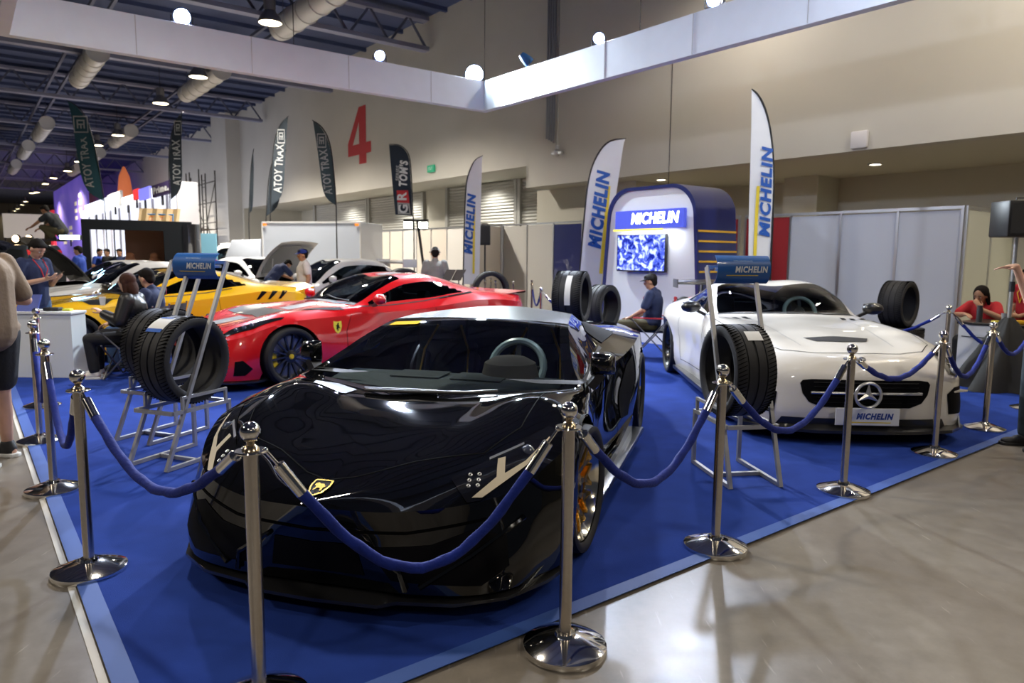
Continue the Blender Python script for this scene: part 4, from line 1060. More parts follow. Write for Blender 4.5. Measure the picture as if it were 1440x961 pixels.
# ------------------------------------------------------------------ the other cars
def full(net):
    """sections given with missing lower rails get the usual sill"""
    return net
GT = [
 [(-.94, 0, .12), (-.96, 0, .22), (-.99, 0, .38), (-.98, 0, .52), (-.95, 0, .57), (-.93, 0, .585), (-.91, 0, .595)],
 [(-.93, .35, .12), (-.95, .35, .22), (-.96, .36, .38), (-.93, .36, .53), (-.86, .32, .61), (-.82, .17, .635), (-.80, 0, .64)],
 [(-.86, .66, .12), (-.87, .67, .22), (-.86, .68, .38), (-.80, .68, .55), (-.68, .56, .67), (-.63, .28, .69), (-.60, 0, .69)],
 [(-.70, .86, .12), (-.70, .87, .22), (-.66, .88, .40), (-.56, .87, .60), (-.44, .68, .745), (-.40, .34, .735), (-.38, 0, .73)],
 [(-.45, .93, .12), (-.44, .95, .24), (-.40, .96, .44), (-.30, .93, .69), (-.20, .72, .815), (-.18, .36, .775), (-.16, 0, .765)],
 [(0, .93, .12), (0, .955, .26), (0, .975, .50), (0, .93, .76), (.02, .74, .855), (.02, .38, .805), (.03, 0, .80)],
 [(.45, .90, .12), (.45, .925, .26), (.45, .935, .50), (.45, .90, .78), (.45, .76, .865), (.45, .40, .855), (.45, 0, .86)],
 [(.9, .89, .12), (.9, .91, .26), (.9, .91, .50), (.9, .885, .80), (.95, .82, .885), (.95, .775, .90), (.76, 0, .925)],
 [(1.3, .89, .12), (1.3, .91, .26), (1.3, .90, .50), (1.3, .885, .81), (1.3, .82, .90), (1.3, .725, 1.055), (1.18, 0, 1.11)],
 [(1.75, .90, .12), (1.75, .92, .26), (1.75, .915, .50), (1.75, .90, .83), (1.75, .82, .91), (1.72, .63, 1.20), (1.62, 0, 1.245)],
 [(2.05, .91, .12), (2.05, .93, .26), (2.05, .94, .50), (2.05, .93, .86), (2.05, .83, .93), (2.05, .60, 1.225), (2.0, 0, 1.276)],
 [(2.4, .92, .12), (2.4, .95, .26), (2.4, .965, .50), (2.4, .97, .90), (2.4, .84, .985), (2.4, .56, 1.175), (2.4, 0, 1.25)],
 [(2.72, .92, .12), (2.72, .96, .28), (2.72, .985, .52), (2.72, .985, .93), (2.72, .84, 1.01), (2.72, .53, 1.105), (2.72, 0, 1.19)],
 [(3.1, .92, .14), (3.1, .95, .30), (3.1, .97, .52), (3.1, .96, .92), (3.1, .82, 1.0), (3.1, .50, 1.03), (3.1, 0, 1.08)],
 [(3.45, .86, .18), (3.45, .90, .32), (3.46, .92, .52), (3.46, .90, .88), (3.45, .76, .965), (3.45, .46, .975), (3.45, 0, .985)],
 [(3.52, .74, .22), (3.58, .78, .32), (3.64, .80, .52), (3.68, .78, .82), (3.70, .68, .945), (3.70, .42, .965), (3.70, 0, .97)],
 [(3.54, 0, .22), (3.62, 0, .32), (3.68, 0, .52), (3.72, 0, .80), (3.73, 0, .90), (3.73, 0, .93), (3.72, 0, .95)]]
SUB = [2, 6, 8, 4, 6, 12]
def cabin(root, xd, zd, xs, tone, hz=.28, lhd=True, wheelm=None, seats=True, w=.72, cover=None):
    b = MB(); vs = []
    ys = [-w, -w * .5, 0, w * .5, w]
    for y in ys: vs += [(xd + .14 * (y / w) ** 2, y, zd - .012), (xd + .30, y, zd), (xd + .46, y, zd - .06), (xd + .48, y, zd - .35)]
    b.add(vs, [(i * 4 + k, i * 4 + k + 1, i * 4 + k + 5, i * 4 + k + 4) for i in range(4) for k in range(3)]); b.build('dashboard', tone, root, 50)
    steering(root, xd + .58, -.36 if lhd else .36, zd - .0, wheelm or M_int, .18, .4, cover)
    for y in (.36, -.36): seat(root, xs, y, hz, M_int, 'seat', .32, None, .58)
def mirror_pair(root, x, y, z, P, arm=True, m=None):
    for sd in (1, -1):
        b = MB(); b.ball((x, y * sd, z), 1, 16, 10, (.075, .115, .068))
        for i, (a, c, d) in enumerate(b.v):
            if a > x + .035: b.v[i] = (x + .035, c, d)
        q = b.build('mirror', m or P, root, 45)
        MB().obox((x + .037, y * sd, z), (.002, 0, 0), (0, .09, 0), (0, 0, .05)).build('mirror_glass', M_chrome, q, sm=0)
        MB().bar((x + .01, (y - .16) * sd, z - .09), (x, (y - .04) * sd, z - .03), .05, .03).build('mirror_arm', M_black, q, sm=0)
def gt_base(root, P, glass, sharp={3, 5}):
    S = Shell(GT, SUB, {3}, .05, [(0, .345, .385), (2.72, .35, .39)], root, P)
    S.part('windscreen', S.faces(7.03, 8.92, 5.1, 6), glass)
    S.part('side_window', S.faces(7.35, 11.45, 4.15, 4.88, lambda p, t, r: r < 4.12 + (11.9 - t) * .55), glass, split=True)
    S.part('rear_window', S.faces(10.9, 13.5, 5.25, 6), M_glassb)
    S.body()
    for a, z in ((0, .345), (2.72, .35)): well(root, a, z, .385, .93, .60)
    MB().box((-.4, -.58, .12), (3.3, .58, .2)).build('floor_pan', M_well, root, sm=0)
    MB().box((2.25, -.6, .2), (2.3, .6, .98)).build('bulkhead', M_int, root, sm=0)
    S.line('panel_gap', [(.80, .80), (.72, .60), (.74, .24), (1.95, .24), (2.06, .55), (2.02, .88)], 'side', .007, M_gap, .002, True)
    S.line('window_seal', [(.98, .892), (1.4, .895), (1.9, .93), (2.3, .985)], 'side', .012, M_rubber, .003, True)
    S.line('panel_gap', [(-.62, .56), (-.25, .70), (.3, .73), (.86, .74)], 'top', .006, M_gap, .002, True)
    S.line('windscreen_frame', [(.80, 0), (.84, .40), (.94, .72)], 'top', .05, M_rubber, .004, True)
    b = MB(); q = [S.hit(a, c, 'top')[0] + V((0, 0, .02)) for a, c in ((.86, .62), (.84, .3), (.86, .05))]; b.tube(q, .010, 6)
    b.build('wiper', M_black, root)
    b = MB(); q = [S.hit(a, c, 'top')[0] + V((0, 0, .02)) for a, c in ((.90, -.02), (.88, -.3), (.92, -.60))]; b.tube(q, .010, 6); b.build('wiper', M_black, root)
    return S
SHIELD = [(-.032, .045), (-.012, .040), (.012, .040), (.032, .045), (.034, .005), (.022, -.030), (0, -.048), (-.022, -.030), (-.034, .005)]
HORSE = [(-.004, -.030), (.004, -.022), (.002, -.010), (.010, -.006), (.017, -.014), (.018, -.004), (.010, .004), (.012, .014), (.006, .020), (.012, .028), (.004, .032), (-.004, .026), (-.006, .014), (-.014, .016), (-.016, .008), (-.008, .006), (-.010, -.004), (-.014, -.014), (-.006, -.016)]
def shield(S, x, z, k, flip=False):
    my = mat('badge_yellow', (.80, .68, .06), .35); f = -1 if flip else 1
    for sd in (1, -1):
        T = lambda pts: [(x + a * k * sd * -1, z + c * k) for a, c in pts][::1]
        def lay(name, pts, m, off, par):
            b = MB(); vs = []
            for a, c in pts:
                h, n = S.hit(x + a * k, z + c * k, 'side'); vs.append((h.x + n.x * off, (h.y + n.y * off) * sd, h.z + n.z * off))
            b.add(vs, [tuple(range(len(vs)))]); return b.build(name, m, par, 0, weld=False)
        p = lay('badge', SHIELD, my, .004, S.root)
        lay('prancing_figure', HORSE, mat('badge_black', (.008, .008, .008), .2), .007, p)
# red
def build_red():
    a = math.radians(40)
    root = empty('sports_car', (-3.17, 8.93, Z0), a, 'red front-engined sports car with a grey stripe and black wheels, behind the black car', 'car')
    P = mat('paint_red', (.60, .006, .009), .25, coat=1., back=(.02, .01, .01)); S = gt_base(root, P, M_glassd)
    yel = mat('caliper_yellow', (.80, .55, .02), .4); rim = mat('rim_black', (.012, .013, .016), .22, coat=.5)
    for x, y, w, st in ((0, .965, .275, .16), (0, -.965, .275, .16), (2.72, .985, .315, 0), (2.72, -.985, .315, 0)): wheel(root, x, y, .345, w, .345 * .79, rim, 14, 'multi', yel, yel, st)
    cabin(root, .95, .90, 1.75, M_int); mirror_pair(root, 1.12, 1.02, .985, P)
    g = mat('stripe_grey', (.36, .37, .40), .3, coat=.8)
    for x0, x1 in ((-.93, -.20), (.30, .72), (1.72, 2.28), (3.40, 3.66)):
        S.patch('stripe', [(x0, -.17), (x1, -.17), (x1, .17), (x0, .17)], 'top', g, .003, .06)
    S.patch('bonnet_blade', [(-.22, -.56), (.0, -.60), (.22, -.58), (.24, 0), (.22, .58), (0, .60), (-.22, .56), (-.10, 0)], 'top', M_carbon, .006, .06)
    S.patch('fender_vent', [(.16, .66), (.60, .80), (.74, .83), (.70, .75), (.34, .62)], 'top', mat('grille_black'), .005, .05, True)
    lb = mat('lamp_black', (.006, .006, .007), .12, coat=1)
    hl = [(-.74, .68), (-.66, .75), (-.40, .855), (-.08, .875), (-.04, .85), (-.36, .77), (-.60, .68)]
    S.patch('headlight', hl, 'top', lb, .005, .04, True)
    for sd in (1, -1):
        b = MB()
        for px, py in ((-.56, .735), (-.48, .77), (-.40, .79)):
            r = S.hit(px, py, 'top'); b.ball((r[0].x, sd * r[0].y, r[0].z + .004), .028, 12, 8)
        b.build('lamp_projector', mat('lens_glass', (.05, .06, .10), .05, coat=1), root)
    dk = mat('grille_black')
    S.patch('front_grille', [(-.50, .24), (-.42, .44), (.42, .44), (.50, .24)], 'front', dk, .005, .05)
    for sd in (1, -1):
        p = [(.60, .18), (.62, .32), (.72, .38), (.84, .30), (.82, .18)]
        S.patch('front_intake', [(y * sd, z) for y, z in (p if sd > 0 else p[::-1])], 'front', dk, .005, .04)
    S.patch('side_duct', [(-.66, .18), (-.64, .34), (-.56, .35), (-.46, .25), (-.54, .18)], 'side', dk, .005, .04, True)
    S.patch('tail_light', [(.46, .76), (.56, .66), (.70, .70), (.70, .84), (.56, .88)], 'rear', mat('lamp_red', (.45, .01, .015), .12, coat=1), .006, .03, True)
    m_h = mat('badge_chrome', (.8, .8, .8), .12, 1.)
    S.patch('prancing_figure', [(a_ * 2, .34 + c * 2) for a_, c in HORSE], 'front', m_h, .012, .03)
    shield(S, .60, .66, 1.65)
    b = MB(); L = [(0, -1.04), (.4, -1.02), (.72, -.92), (.92, -.70), (.97, -.42)]; L = [(-y, x) for y, x in L[:0:-1]] + L
    vs = []
    for y, x in L: vs += [(x, y, .09), (x, y, .108), (x + .2, y * .9, .125), (x + .2, y * .9, .09)]
    n = len(L); b.add(vs, [(i * 4 + k, i * 4 + 4 + k, i * 4 + 4 + (k + 1) % 4, i * 4 + (k + 1) % 4) for i in range(n - 1) for k in range(4)] + [(0, 1, 2, 3), (4 * n - 1, 4 * n - 2, 4 * n - 3, 4 * n - 4)])
    b.build('front_splitter', M_carbon, root, 30)
    for sd in (1, -1): MB().obox((1.35, sd * .93, .12), (.9, 0, 0), (0, .05, 0), (0, 0, .018)).build('side_skirt', M_carbon, root, bevel=.005)
    b = MB(); b.add([(x, y, z) for y in (-.72, -.4, 0, .4, .72) for x, z in ((3.45, .985), (3.80, 1.02), (3.79, .99))], [(i * 3 + k, i * 3 + (k + 1) % 3, i * 3 + 3 + (k + 1) % 3, i * 3 + 3 + k) for i in range(4) for k in range(3)]); b.build('rear_spoiler', P, root, 40)
    S.line('crease', [(2.15, .96), (2.45, 1.0), (2.72, 1.03)], 'side', .02, M_gap, .002, True)  # dark strip stands for the shade along the haunch
    return root
def build_yellow():
    a = math.radians(49)
    root = empty('sports_car', (-6.6, 10.15, Z0), a, 'yellow sports car with three slanted slots on its rear flank', 'car')
    P = mat('paint_yellow', (.80, .46, .008), .26, coat=1., back=(.02, .02, .01)); S = gt_base(root, P, M_glassb)
    yel = mat('caliper_yellow', (.80, .55, .02), .4); rim = mat('rim_black', (.012, .013, .016), .22, coat=.5)
    for x, y, w in ((0, .965, .275), (0, -.965, .275), (2.72, .985, .315), (2.72, -.985, .315)): wheel(root, x, y, .345, w, .345 * .79, rim, 5, 'pair', yel, yel)
    cabin(root, .95, .90, 1.75, M_int); mirror_pair(root, 1.12, 1.02, .985, P, m=M_carbon)
    dk = mat('grille_black')
    for x in (2.62, 2.82, 3.02): S.patch('flank_slot', [(x, .80), (x + .05, .80), (x + .20, .925), (x + .10, .935)], 'side', dk, .004, .03, True)
    S.patch('aero_duct', [(.10, .62), (.22, .84), (.42, .86), (.60, .72), (.30, .60)], 'top', M_carbon, .005, .05, True)
    S.patch('fender_vent', [(.46, .60), (.60, .74), (.80, .70), (.74, .40), (.66, .30)], 'side', dk, .005, .04, True)
    S.patch('headlight', [(-.74, .68), (-.66, .75), (-.36, .84), (-.20, .83), (-.36, .75), (-.60, .66)], 'top', mat('lamp_black', (.006, .006, .007), .12, coat=1), .005, .04, True)
    S.patch('front_grille', [(-.55, .22), (-.45, .42), (.45, .42), (.55, .22)], 'front', dk, .005, .05)
    for sd in (1, -1):
        r = S.hit(.60 * sd, .76, 'rear'); ax = V((1, .25 * sd, .1)).normalized()
        q = MB().lathe([(0, .012), (.065, .010), (.075, -.02), (.075, -.06)], r[0] - V((.01, 0, 0)), ax, 28).build('tail_light', mat('lamp_red', (.45, .01, .015), .12, coat=1), root)
        MB().lathe([(.03, .014), (.05, .016), (.055, .014)], r[0] - V((.01, 0, 0)), ax, 24).build('lamp_ring', mat('lamp_pale', (.75, .60, .6), .3), q)
    b = MB(); vs = []
    for y in (-.86, -.6, 0, .6, .86):
        d = .0 if abs(y) < .7 else -.06; vs += [(3.40, y, .97 + d), (3.78, y, 1.045 + d), (3.80, y, 1.02 + d), (3.5, y, .93 + d)]
    b.add(vs, [(i * 4 + k, i * 4 + (k + 1) % 4, i * 4 + 4 + (k + 1) % 4, i * 4 + 4 + k) for i in range(4) for k in range(4)] + [(0, 1, 2, 3), (16, 19, 18, 17)]); b.build('rear_spoiler', P, root, 30)
    return root
SLS = [
 [(-.98, 0, .14), (-1.0, 0, .24), (-1.0, 0, .38), (-.98, 0, .585), (-.94, 0, .66), (-.89, 0, .70), (-.85, 0, .72)],
 [(-.96, .4, .14), (-.98, .4, .24), (-.98, .42, .38), (-.95, .42, .585), (-.87, .38, .685), (-.79, .2, .735), (-.75, 0, .75)],
 [(-.90, .70, .14), (-.91, .72, .24), (-.89, .74, .38), (-.84, .74, .59), (-.72, .60, .72), (-.62, .30, .765), (-.58, 0, .78)],
 [(-.72, .90, .14), (-.72, .92, .24), (-.68, .93, .40), (-.60, .92, .63), (-.46, .73, .775), (-.40, .37, .795), (-.36, 0, .81)],
 [(-.42, .96, .14), (-.40, .98, .26), (-.38, .99, .46), (-.30, .97, .70), (-.18, .76, .82), (-.15, .38, .825), (-.14, 0, .84)],
 [(0, .97, .14), (0, .99, .26), (0, 1.0, .5), (0, .97, .75), (.02, .78, .855), (.05, .42, .85), (.05, 0, .862)],
 [(.5, .93, .14), (.5, .96, .26), (.5, .96, .5), (.5, .94, .78), (.5, .80, .875), (.5, .44, .885), (.5, 0, .90)],
 [(1.05, .91, .14), (1.05, .94, .26), (1.05, .93, .5), (1.05, .92, .80), (1.10, .83, .895), (1.10, .79, .905), (.90, 0, .94)],
 [(1.4, .91, .14), (1.4, .94, .26), (1.4, .93, .5), (1.4, .92, .81), (1.4, .83, .91), (1.4, .73, 1.06), (1.26, 0, 1.10)],
 [(1.75, .92, .14), (1.75, .95, .26), (1.75, .94, .5), (1.75, .93, .82), (1.75, .83, .92), (1.72, .65, 1.18), (1.62, 0, 1.225)],
 [(2.05, .94, .14), (2.05, .97, .26), (2.05, .97, .5), (2.05, .96, .84), (2.05, .83, .94), (2.0, .61, 1.205), (1.95, 0, 1.262)],
 [(2.4, .95, .14), (2.4, .99, .26), (2.4, 1.01, .5), (2.4, 1.0, .87), (2.4, .84, .96), (2.4, .56, 1.15), (2.4, 0, 1.23)],
 [(2.68, .95, .14), (2.68, 1.0, .28), (2.68, 1.03, .5), (2.68, 1.01, .89), (2.68, .84, .97), (2.68, .53, 1.06), (2.68, 0, 1.13)],
 [(3.05, .93, .16), (3.05, .97, .3), (3.05, .99, .5), (3.05, .96, .86), (3.05, .82, .945), (3.05, .48, .965), (3.05, 0, .99)],
 [(3.4, .86, .2), (3.4, .89, .32), (3.4, .91, .5), (3.4, .88, .80), (3.4, .75, .89), (3.4, .42, .905), (3.4, 0, .915)],
 [(3.54, .72, .24), (3.58, .75, .34), (3.62, .77, .5), (3.64, .75, .76), (3.60, .66, .85), (3.58, .40, .87), (3.58, 0, .875)],
 [(3.56, 0, .24), (3.60, 0, .34), (3.64, 0, .5), (3.66, 0, .76), (3.64, 0, .82), (3.62, 0, .84), (3.60, 0, .86)]]
def build_white():
    hx, hy = -.0436, -.999
    root = empty('sports_car', (2.985, 6.80, Z0), math.atan2(-hy, -hx), 'pearl white long-bonnet coupe with a three-pointed star in its grille', 'car')
    P = mat('paint_white', (.80, .765, .69), .30, coat=1., back=(.02, .02, .02))
    S = Shell(SLS, SUB, set(), .05, [(0, .345, .385), (2.68, .355, .40)], root, P)
    S.part('windscreen', S.faces(7.03, 8.92, 5.12, 6), M_glassc)
    S.part('side_window', S.faces(7.4, 11.2, 4.15, 4.88, lambda p, t, r: r < 4.12 + (11.5 - t) * .6), M_glassd, split=True)
    S.part('rear_window', S.faces(10.9, 13.2, 5.25, 6), M_glassb)
    S.body()
    for a, z in ((0, .345), (2.68, .355)): well(root, a, z, .39, .95, .60)
    rim = mat('rim_black', (.012, .013, .016), .22, coat=.5)
    for x, y, w in ((0, .99, .275), (0, -.99, .275), (2.68, 1.02, .325), (2.68, -1.02, .325)): wheel(root, x, y, .35, w, .35 * .78, rim, 5, 'pair', mat('caliper_black', (.02, .02, .02), .3), M_black)
    MB().box((-.4, -.6, .13), (3.3, .6, .2)).build('floor_pan', M_well, root, sm=0)
    MB().box((2.3, -.6, .2), (2.35, .6, .98)).build('bulkhead', M_int, root, sm=0)
    cabin(root, 1.08, .905, 1.85, mat('dash_dark', (.03, .03, .032), .7), cover=mat('plastic_film', (.45, .55, .56), .25, spec=.6)); mirror_pair(root, 1.22, 1.01, .985, P, m=M_carbon)
    dk = mat('grille_black')
    S.line('windscreen_frame', [(.93, 0), (.98, .40), (1.09, .74)], 'top', .04, M_rubber, .004, True)
    # grille opening with bar and star
    gp = [(-.53, .505), (-.51, .42), (-.46, .35), (-.36, .31), (.36, .31), (.46, .35), (.51, .42), (.53, .505), (.51, .53), (.44, .54), (-.44, .54), (-.51, .53)]
    S.patch('front_grille', gp, 'front', dk, .005, .05)
    b = MB()
    for z in (.35, .39, .48, .515):
        pts = [S.hit(y, z, 'front')[0] + V((-.010, 0, 0)) for y in [k * .085 - .425 for k in range(11)]]; b.tube(pts, .006, 4)
    build_each(b, 'grille_slat', mat('grille_slat', (.006, .006, .007), .6, spec=.1), root)
    pts = [S.hit(y, .432, 'front')[0] + V((-.018, 0, 0)) for y in [k * .1 - .45 for k in range(10)]]
    MB().tube(pts, .013, 8).build('grille_bar', mat('bar_silver', (.7, .7, .7), .25, .9), root)
    c = S.hit(0, .422, 'front')[0] + V((-.035, 0, 0)); R_ = .102
    b = MB(); b.tube([c + V((0, math.cos(2 * PI * k / 40) * R_, math.sin(2 * PI * k / 40) * R_)) for k in range(40)], .013, 8, closed=True)
    M_star = mat('star_silver', (.86, .86, .84), .28, .85); st = b.build('star_ring', M_star, root)
    b = MB()
    for k in range(3):
        a = PI / 2 + k * 2 * PI / 3; u = V((0, math.cos(a), math.sin(a))); s_ = V((0, -math.sin(a), math.cos(a)))
        b.add([c + s_ * .028, c - s_ * .028, c + u * R_, c + V((-.014, 0, 0)), c + V((.006, 0, 0))], [(0, 3, 2), (3, 1, 2), (1, 4, 2), (4, 0, 2)])
    b.build('star', M_star, st, 20)
    r = S.hit(0, .705, 'front') or S.hit(-.88, 0, 'top')
    MB().lathe([(0, .006), (.024, .005), (.028, 0)], S.hit(-.885, 0, 'top')[0], S.hit(-.885, 0, 'top')[1], 20).build('badge', M_chrome, root)
    # number plate with lettering
    px = S.hit(0, .25, 'front')[0].x - .035
    pl = MB().box((px - .008, -.26, .17), (px, .26, .315)).build('number_plate', M_wht, root, sm=0, bevel=.004)
    text('lettering', 'MICHELIN', .066, lambda a_, c_: V((px - .0095, -(a_ + .055), .245 + c_)), mat('print_blue', (.010, .05, .30), .5), pl, bold=.004, shear=.25, squeeze=.86)
    MB().box((px - .0095, -.19, .192), (px - .008, .16, .200)).build('underline', M_yel, pl, sm=0)
    # lamps, intakes, canards, splitter
    lb = mat('lamp_black', (.006, .006, .007), .12, coat=1)
    for sd in (1, -1):
        f = lambda p: [(y * sd, z) for y, z in (p if sd > 0 else p[::-1])]
        vw = (sd * 24, 20, V((-.70, .755 * sd, .63))); hl = S.patch('headlight', [(-.09, -.09), (-.08, .04), (-.02, .13), (.06, .17), (.10, .10), (.09, -.07), (.03, -.12)] if sd > 0 else [(.09, -.09), (-.03, -.12), (-.09, -.07), (-.10, .10), (-.06, .17), (.02, .13), (.08, .04)], vw, lb, .006, .03)
        b = MB()
        for y, z in ((0, -.06), (0, .05)):
            q = S.hit(0, z, vw)
            if q: b.ball(q[0] - q[1] * .012, .036, 14, 10)
        b.build('lamp_projector', mat('lens_clear', (.35, .38, .42), .05, coat=1), hl)
        S.patch('front_intake', f([(.72, .25), (.70, .42), (.78, .47), (.94, .47), (.96, .30), (.90, .24)]), 'front', dk, .005, .04)
        q = S.hit(.84 * sd, .43, 'front')[0]
        MB().obox(q + V((.03, -.015 * sd, 0)), (.05, -.03 * sd, 0), (.04, .085 * sd, .0), (0, 0, .008)).build('intake_fin', P, root, bevel=.003)
        MB().prism([(-.92, .14), (-.50, .14), (-.52, .24), (-.62, .20)], lambda a, c_, t: V((a, sd * (1.0 + t + .5 * min(0, a + .55)), c_)), 0, .014).build('splitter_blade', M_carbon, root, sm=0)
        MB().obox((1.35, sd * .96, .15), (.86, 0, 0), (0, .05, 0), (0, 0, .022)).build('side_skirt', M_carbon, root, bevel=.005)
    b = MB(); L = [(0, -1.07), (.4, -1.05), (.74, -.96), (.94, -.76), (1.0, -.46)]; L = [(-y, x) for y, x in L[:0:-1]] + L
    vs = []
    for y, x in L: vs += [(x, y, .10), (x, y, .125), (x + .22, y * .9, .22 if abs(y) < .8 else .16), (x + .22, y * .9, .10)]
    n = len(L); b.add(vs, [(i * 4 + k, i * 4 + 4 + k, i * 4 + 4 + (k + 1) % 4, i * 4 + (k + 1) % 4) for i in range(n - 1) for k in range(4)] + [(0, 1, 2, 3), (4 * n - 1, 4 * n - 2, 4 * n - 3, 4 * n - 4)])
    b.build('front_splitter', M_carbon, root, 30)
    S.patch('lower_apron', [(-.70, .15), (-.66, .215), (.66, .215), (.70, .15)], 'front', M_carbon, .006, .06)
    # bonnet vent, cowl gills, shut lines, side fin vent
    S.patch('bonnet_vent', [(-.44, -.22), (-.30, -.29), (-.26, 0), (-.30, .29), (-.44, .22), (-.47, 0)], 'top', mat('vent_dark', (.012, .012, .013), .45), .004, .05)
    for y in (.50, .60, .70): S.patch('cowl_gill', [(.72, y - .03), (.86, y - .0), (.86, y + .05), (.72, y + .02)], 'top', dk, .004, .04, True)
    S.line('panel_gap', [(-.80, .0), (-.77, .36), (-.66, .60), (-.40, .78), (.1, .83), (.9, .83)], 'top', .007, M_gap, .002, True)
    S.line('bonnet_crease', [(-.56, .40), (.2, .46), (.88, .50)], 'top', .016, mat('crease_shade', (.62, .61, .58), .3, coat=1), .0015, True)  # duller strip paints the shade beside the bonnet ridge
    S.patch('fender_vent', [(.44, .42), (.46, .70), (.72, .70), (.66, .46)], 'side', dk, .005, .05, True)
    for sd in (1, -1):
        y0 = S.hit(.56, .58, 'side')[0].y
        MB().obox((.58, sd * (y0 + .012), .575), (.13, 0, 0), (0, .012, 0), (0, 0, .016)).build('vent_fin', M_chrome, root, bevel=.004)
    S.line('panel_gap', [(.92, .80), (.86, .30), (1.95, .28), (2.06, .60), (2.02, .86)], 'side', .007, M_gap, .002, True)
    S.line('window_seal', [(1.15, .90), (1.6, .91), (2.2, .96)], 'side', .014, M_rubber, .003, True)
    # rear wing on struts
    w = MB().obox((3.45, 0, 1.19), (.15, 0, .02), (0, .78, 0), (-.003, 0, .014)).build('rear_wing', M_carbon, root, bevel=.006)
    for sd in (1, -1):
        MB().obox((3.42, sd * .42, 1.04), (.05, 0, 0), (0, .012, 0), (.0, 0, .15)).build('wing_strut', M_carbon, w, sm=0)
        MB().obox((3.45, sd * .785, 1.17), (.17, 0, 0), (0, .006, 0), (0, 0, .06)).build('end_plate', M_carbon, w, sm=0)
    return root
red = build_red(); yellow = build_yellow(); white = build_white()
# plainer cars farther back, all from one adjustable outline
def gen_net(fo, wb, ro, W, cowl, zc, head, zr, rend, deck, zd, hood=.78):
    h = W / 2; sx = lambda x: x
    tail = wb + ro
    def sec(x, k, low, z3, r4, r5, r6, dx6=0):
        return [(x, h * k * .96, low), (x, h * k * .985, .28), (x, h * k, .52), (x, h * k * .975, z3), r4, r5, r6]
    zb = zc - .02
    n = [[(-fo * .96, 0, .16), (-fo * .98, 0, .26), (-fo, 0, .42), (-fo * .98, 0, .60), (-fo * .94, 0, .66), (-fo * .91, 0, .68), (-fo * .88, 0, .69)],
         [(-fo * .92, h * .45, .16), (-fo * .94, h * .45, .26), (-fo * .95, h * .46, .42), (-fo * .92, h * .46, .61), (-fo * .84, h * .40, .69), (-fo * .80, h * .2, .71), (-fo * .78, 0, .715)],
         [(-fo * .74, h * .82, .16), (-fo * .75, h * .83, .26), (-fo * .74, h * .84, .42), (-fo * .68, h * .83, .64), (-fo * .55, h * .68, .745), (-fo * .5, h * .34, .75), (-fo * .48, 0, .755)],
         [(-fo * .48, h * .96, .16), (-fo * .46, h * .97, .28), (-fo * .42, h * .98, .48), (-fo * .34, h * .95, .71), (-fo * .2, h * .76, hood), (-fo * .18, h * .38, hood - .005), (-fo * .16, 0, hood)],
         sec(0, .99, .16, .76, (.0, h * .78, hood + .035), (.02, h * .40, hood + .03), (.03, 0, hood + .03)),
         sec(cowl - .1, .97, .16, zb - .09, (cowl + .05, h * .88, zb - .03), (cowl + .05, h * .83, zb - .02), (cowl - .08, 0, zc)),
         sec((cowl + head) / 2, .97, .16, zb - .09, ((cowl + head) / 2, h * .89, zb), ((cowl + head) / 2, h * .76, (zc + zr) / 2 - .03), ((cowl + head) / 2 - .1, 0, (zc + zr) / 2 + .03)),
         sec(head, .97, .16, zb - .08, (head, h * .89, zb + .01), (head, h * .67, zr - .06), (head - .08, 0, zr - .02)),
         sec(head + .35, .975, .16, zb - .07, (head + .35, h * .89, zb + .02), (head + .35, h * .65, zr - .035), (head + .35, 0, zr)),
         sec((head + rend) / 2 + .1, .98, .16, zb - .05, ((head + rend) / 2 + .1, h * .90, zb + .04), ((head + rend) / 2 + .1, h * .62, zr - .08), ((head + rend) / 2 + .1, 0, zr - .03)),
         sec(wb, 1., .16, zb - .02, (wb, h * .90, zb + .06), (wb, h * .60, zb + (zr - zb) * .55), (wb, 0, zb + (zr - zb) * .72)),
         sec(rend, .985, .2, zd - .10, (rend, h * .84, zd - .02), (rend, h * .55, zd), (rend, 0, zd + .01)),
         [(tail - .12, h * .80, .24), (tail - .07, h * .84, .34), (tail, h * .86, .52), (tail + .0, h * .84, zd - .14), (tail - .03, h * .74, zd - .02), (tail - .04, h * .45, zd), (tail - .04, 0, zd)],
         [(tail - .1, 0, .24), (tail - .03, 0, .34), (tail + .03, 0, .52), (tail + .03, 0, zd - .14), (tail, 0, zd - .05), (tail - .01, 0, zd - .03), (tail - .02, 0, zd - .02)]]
    return n
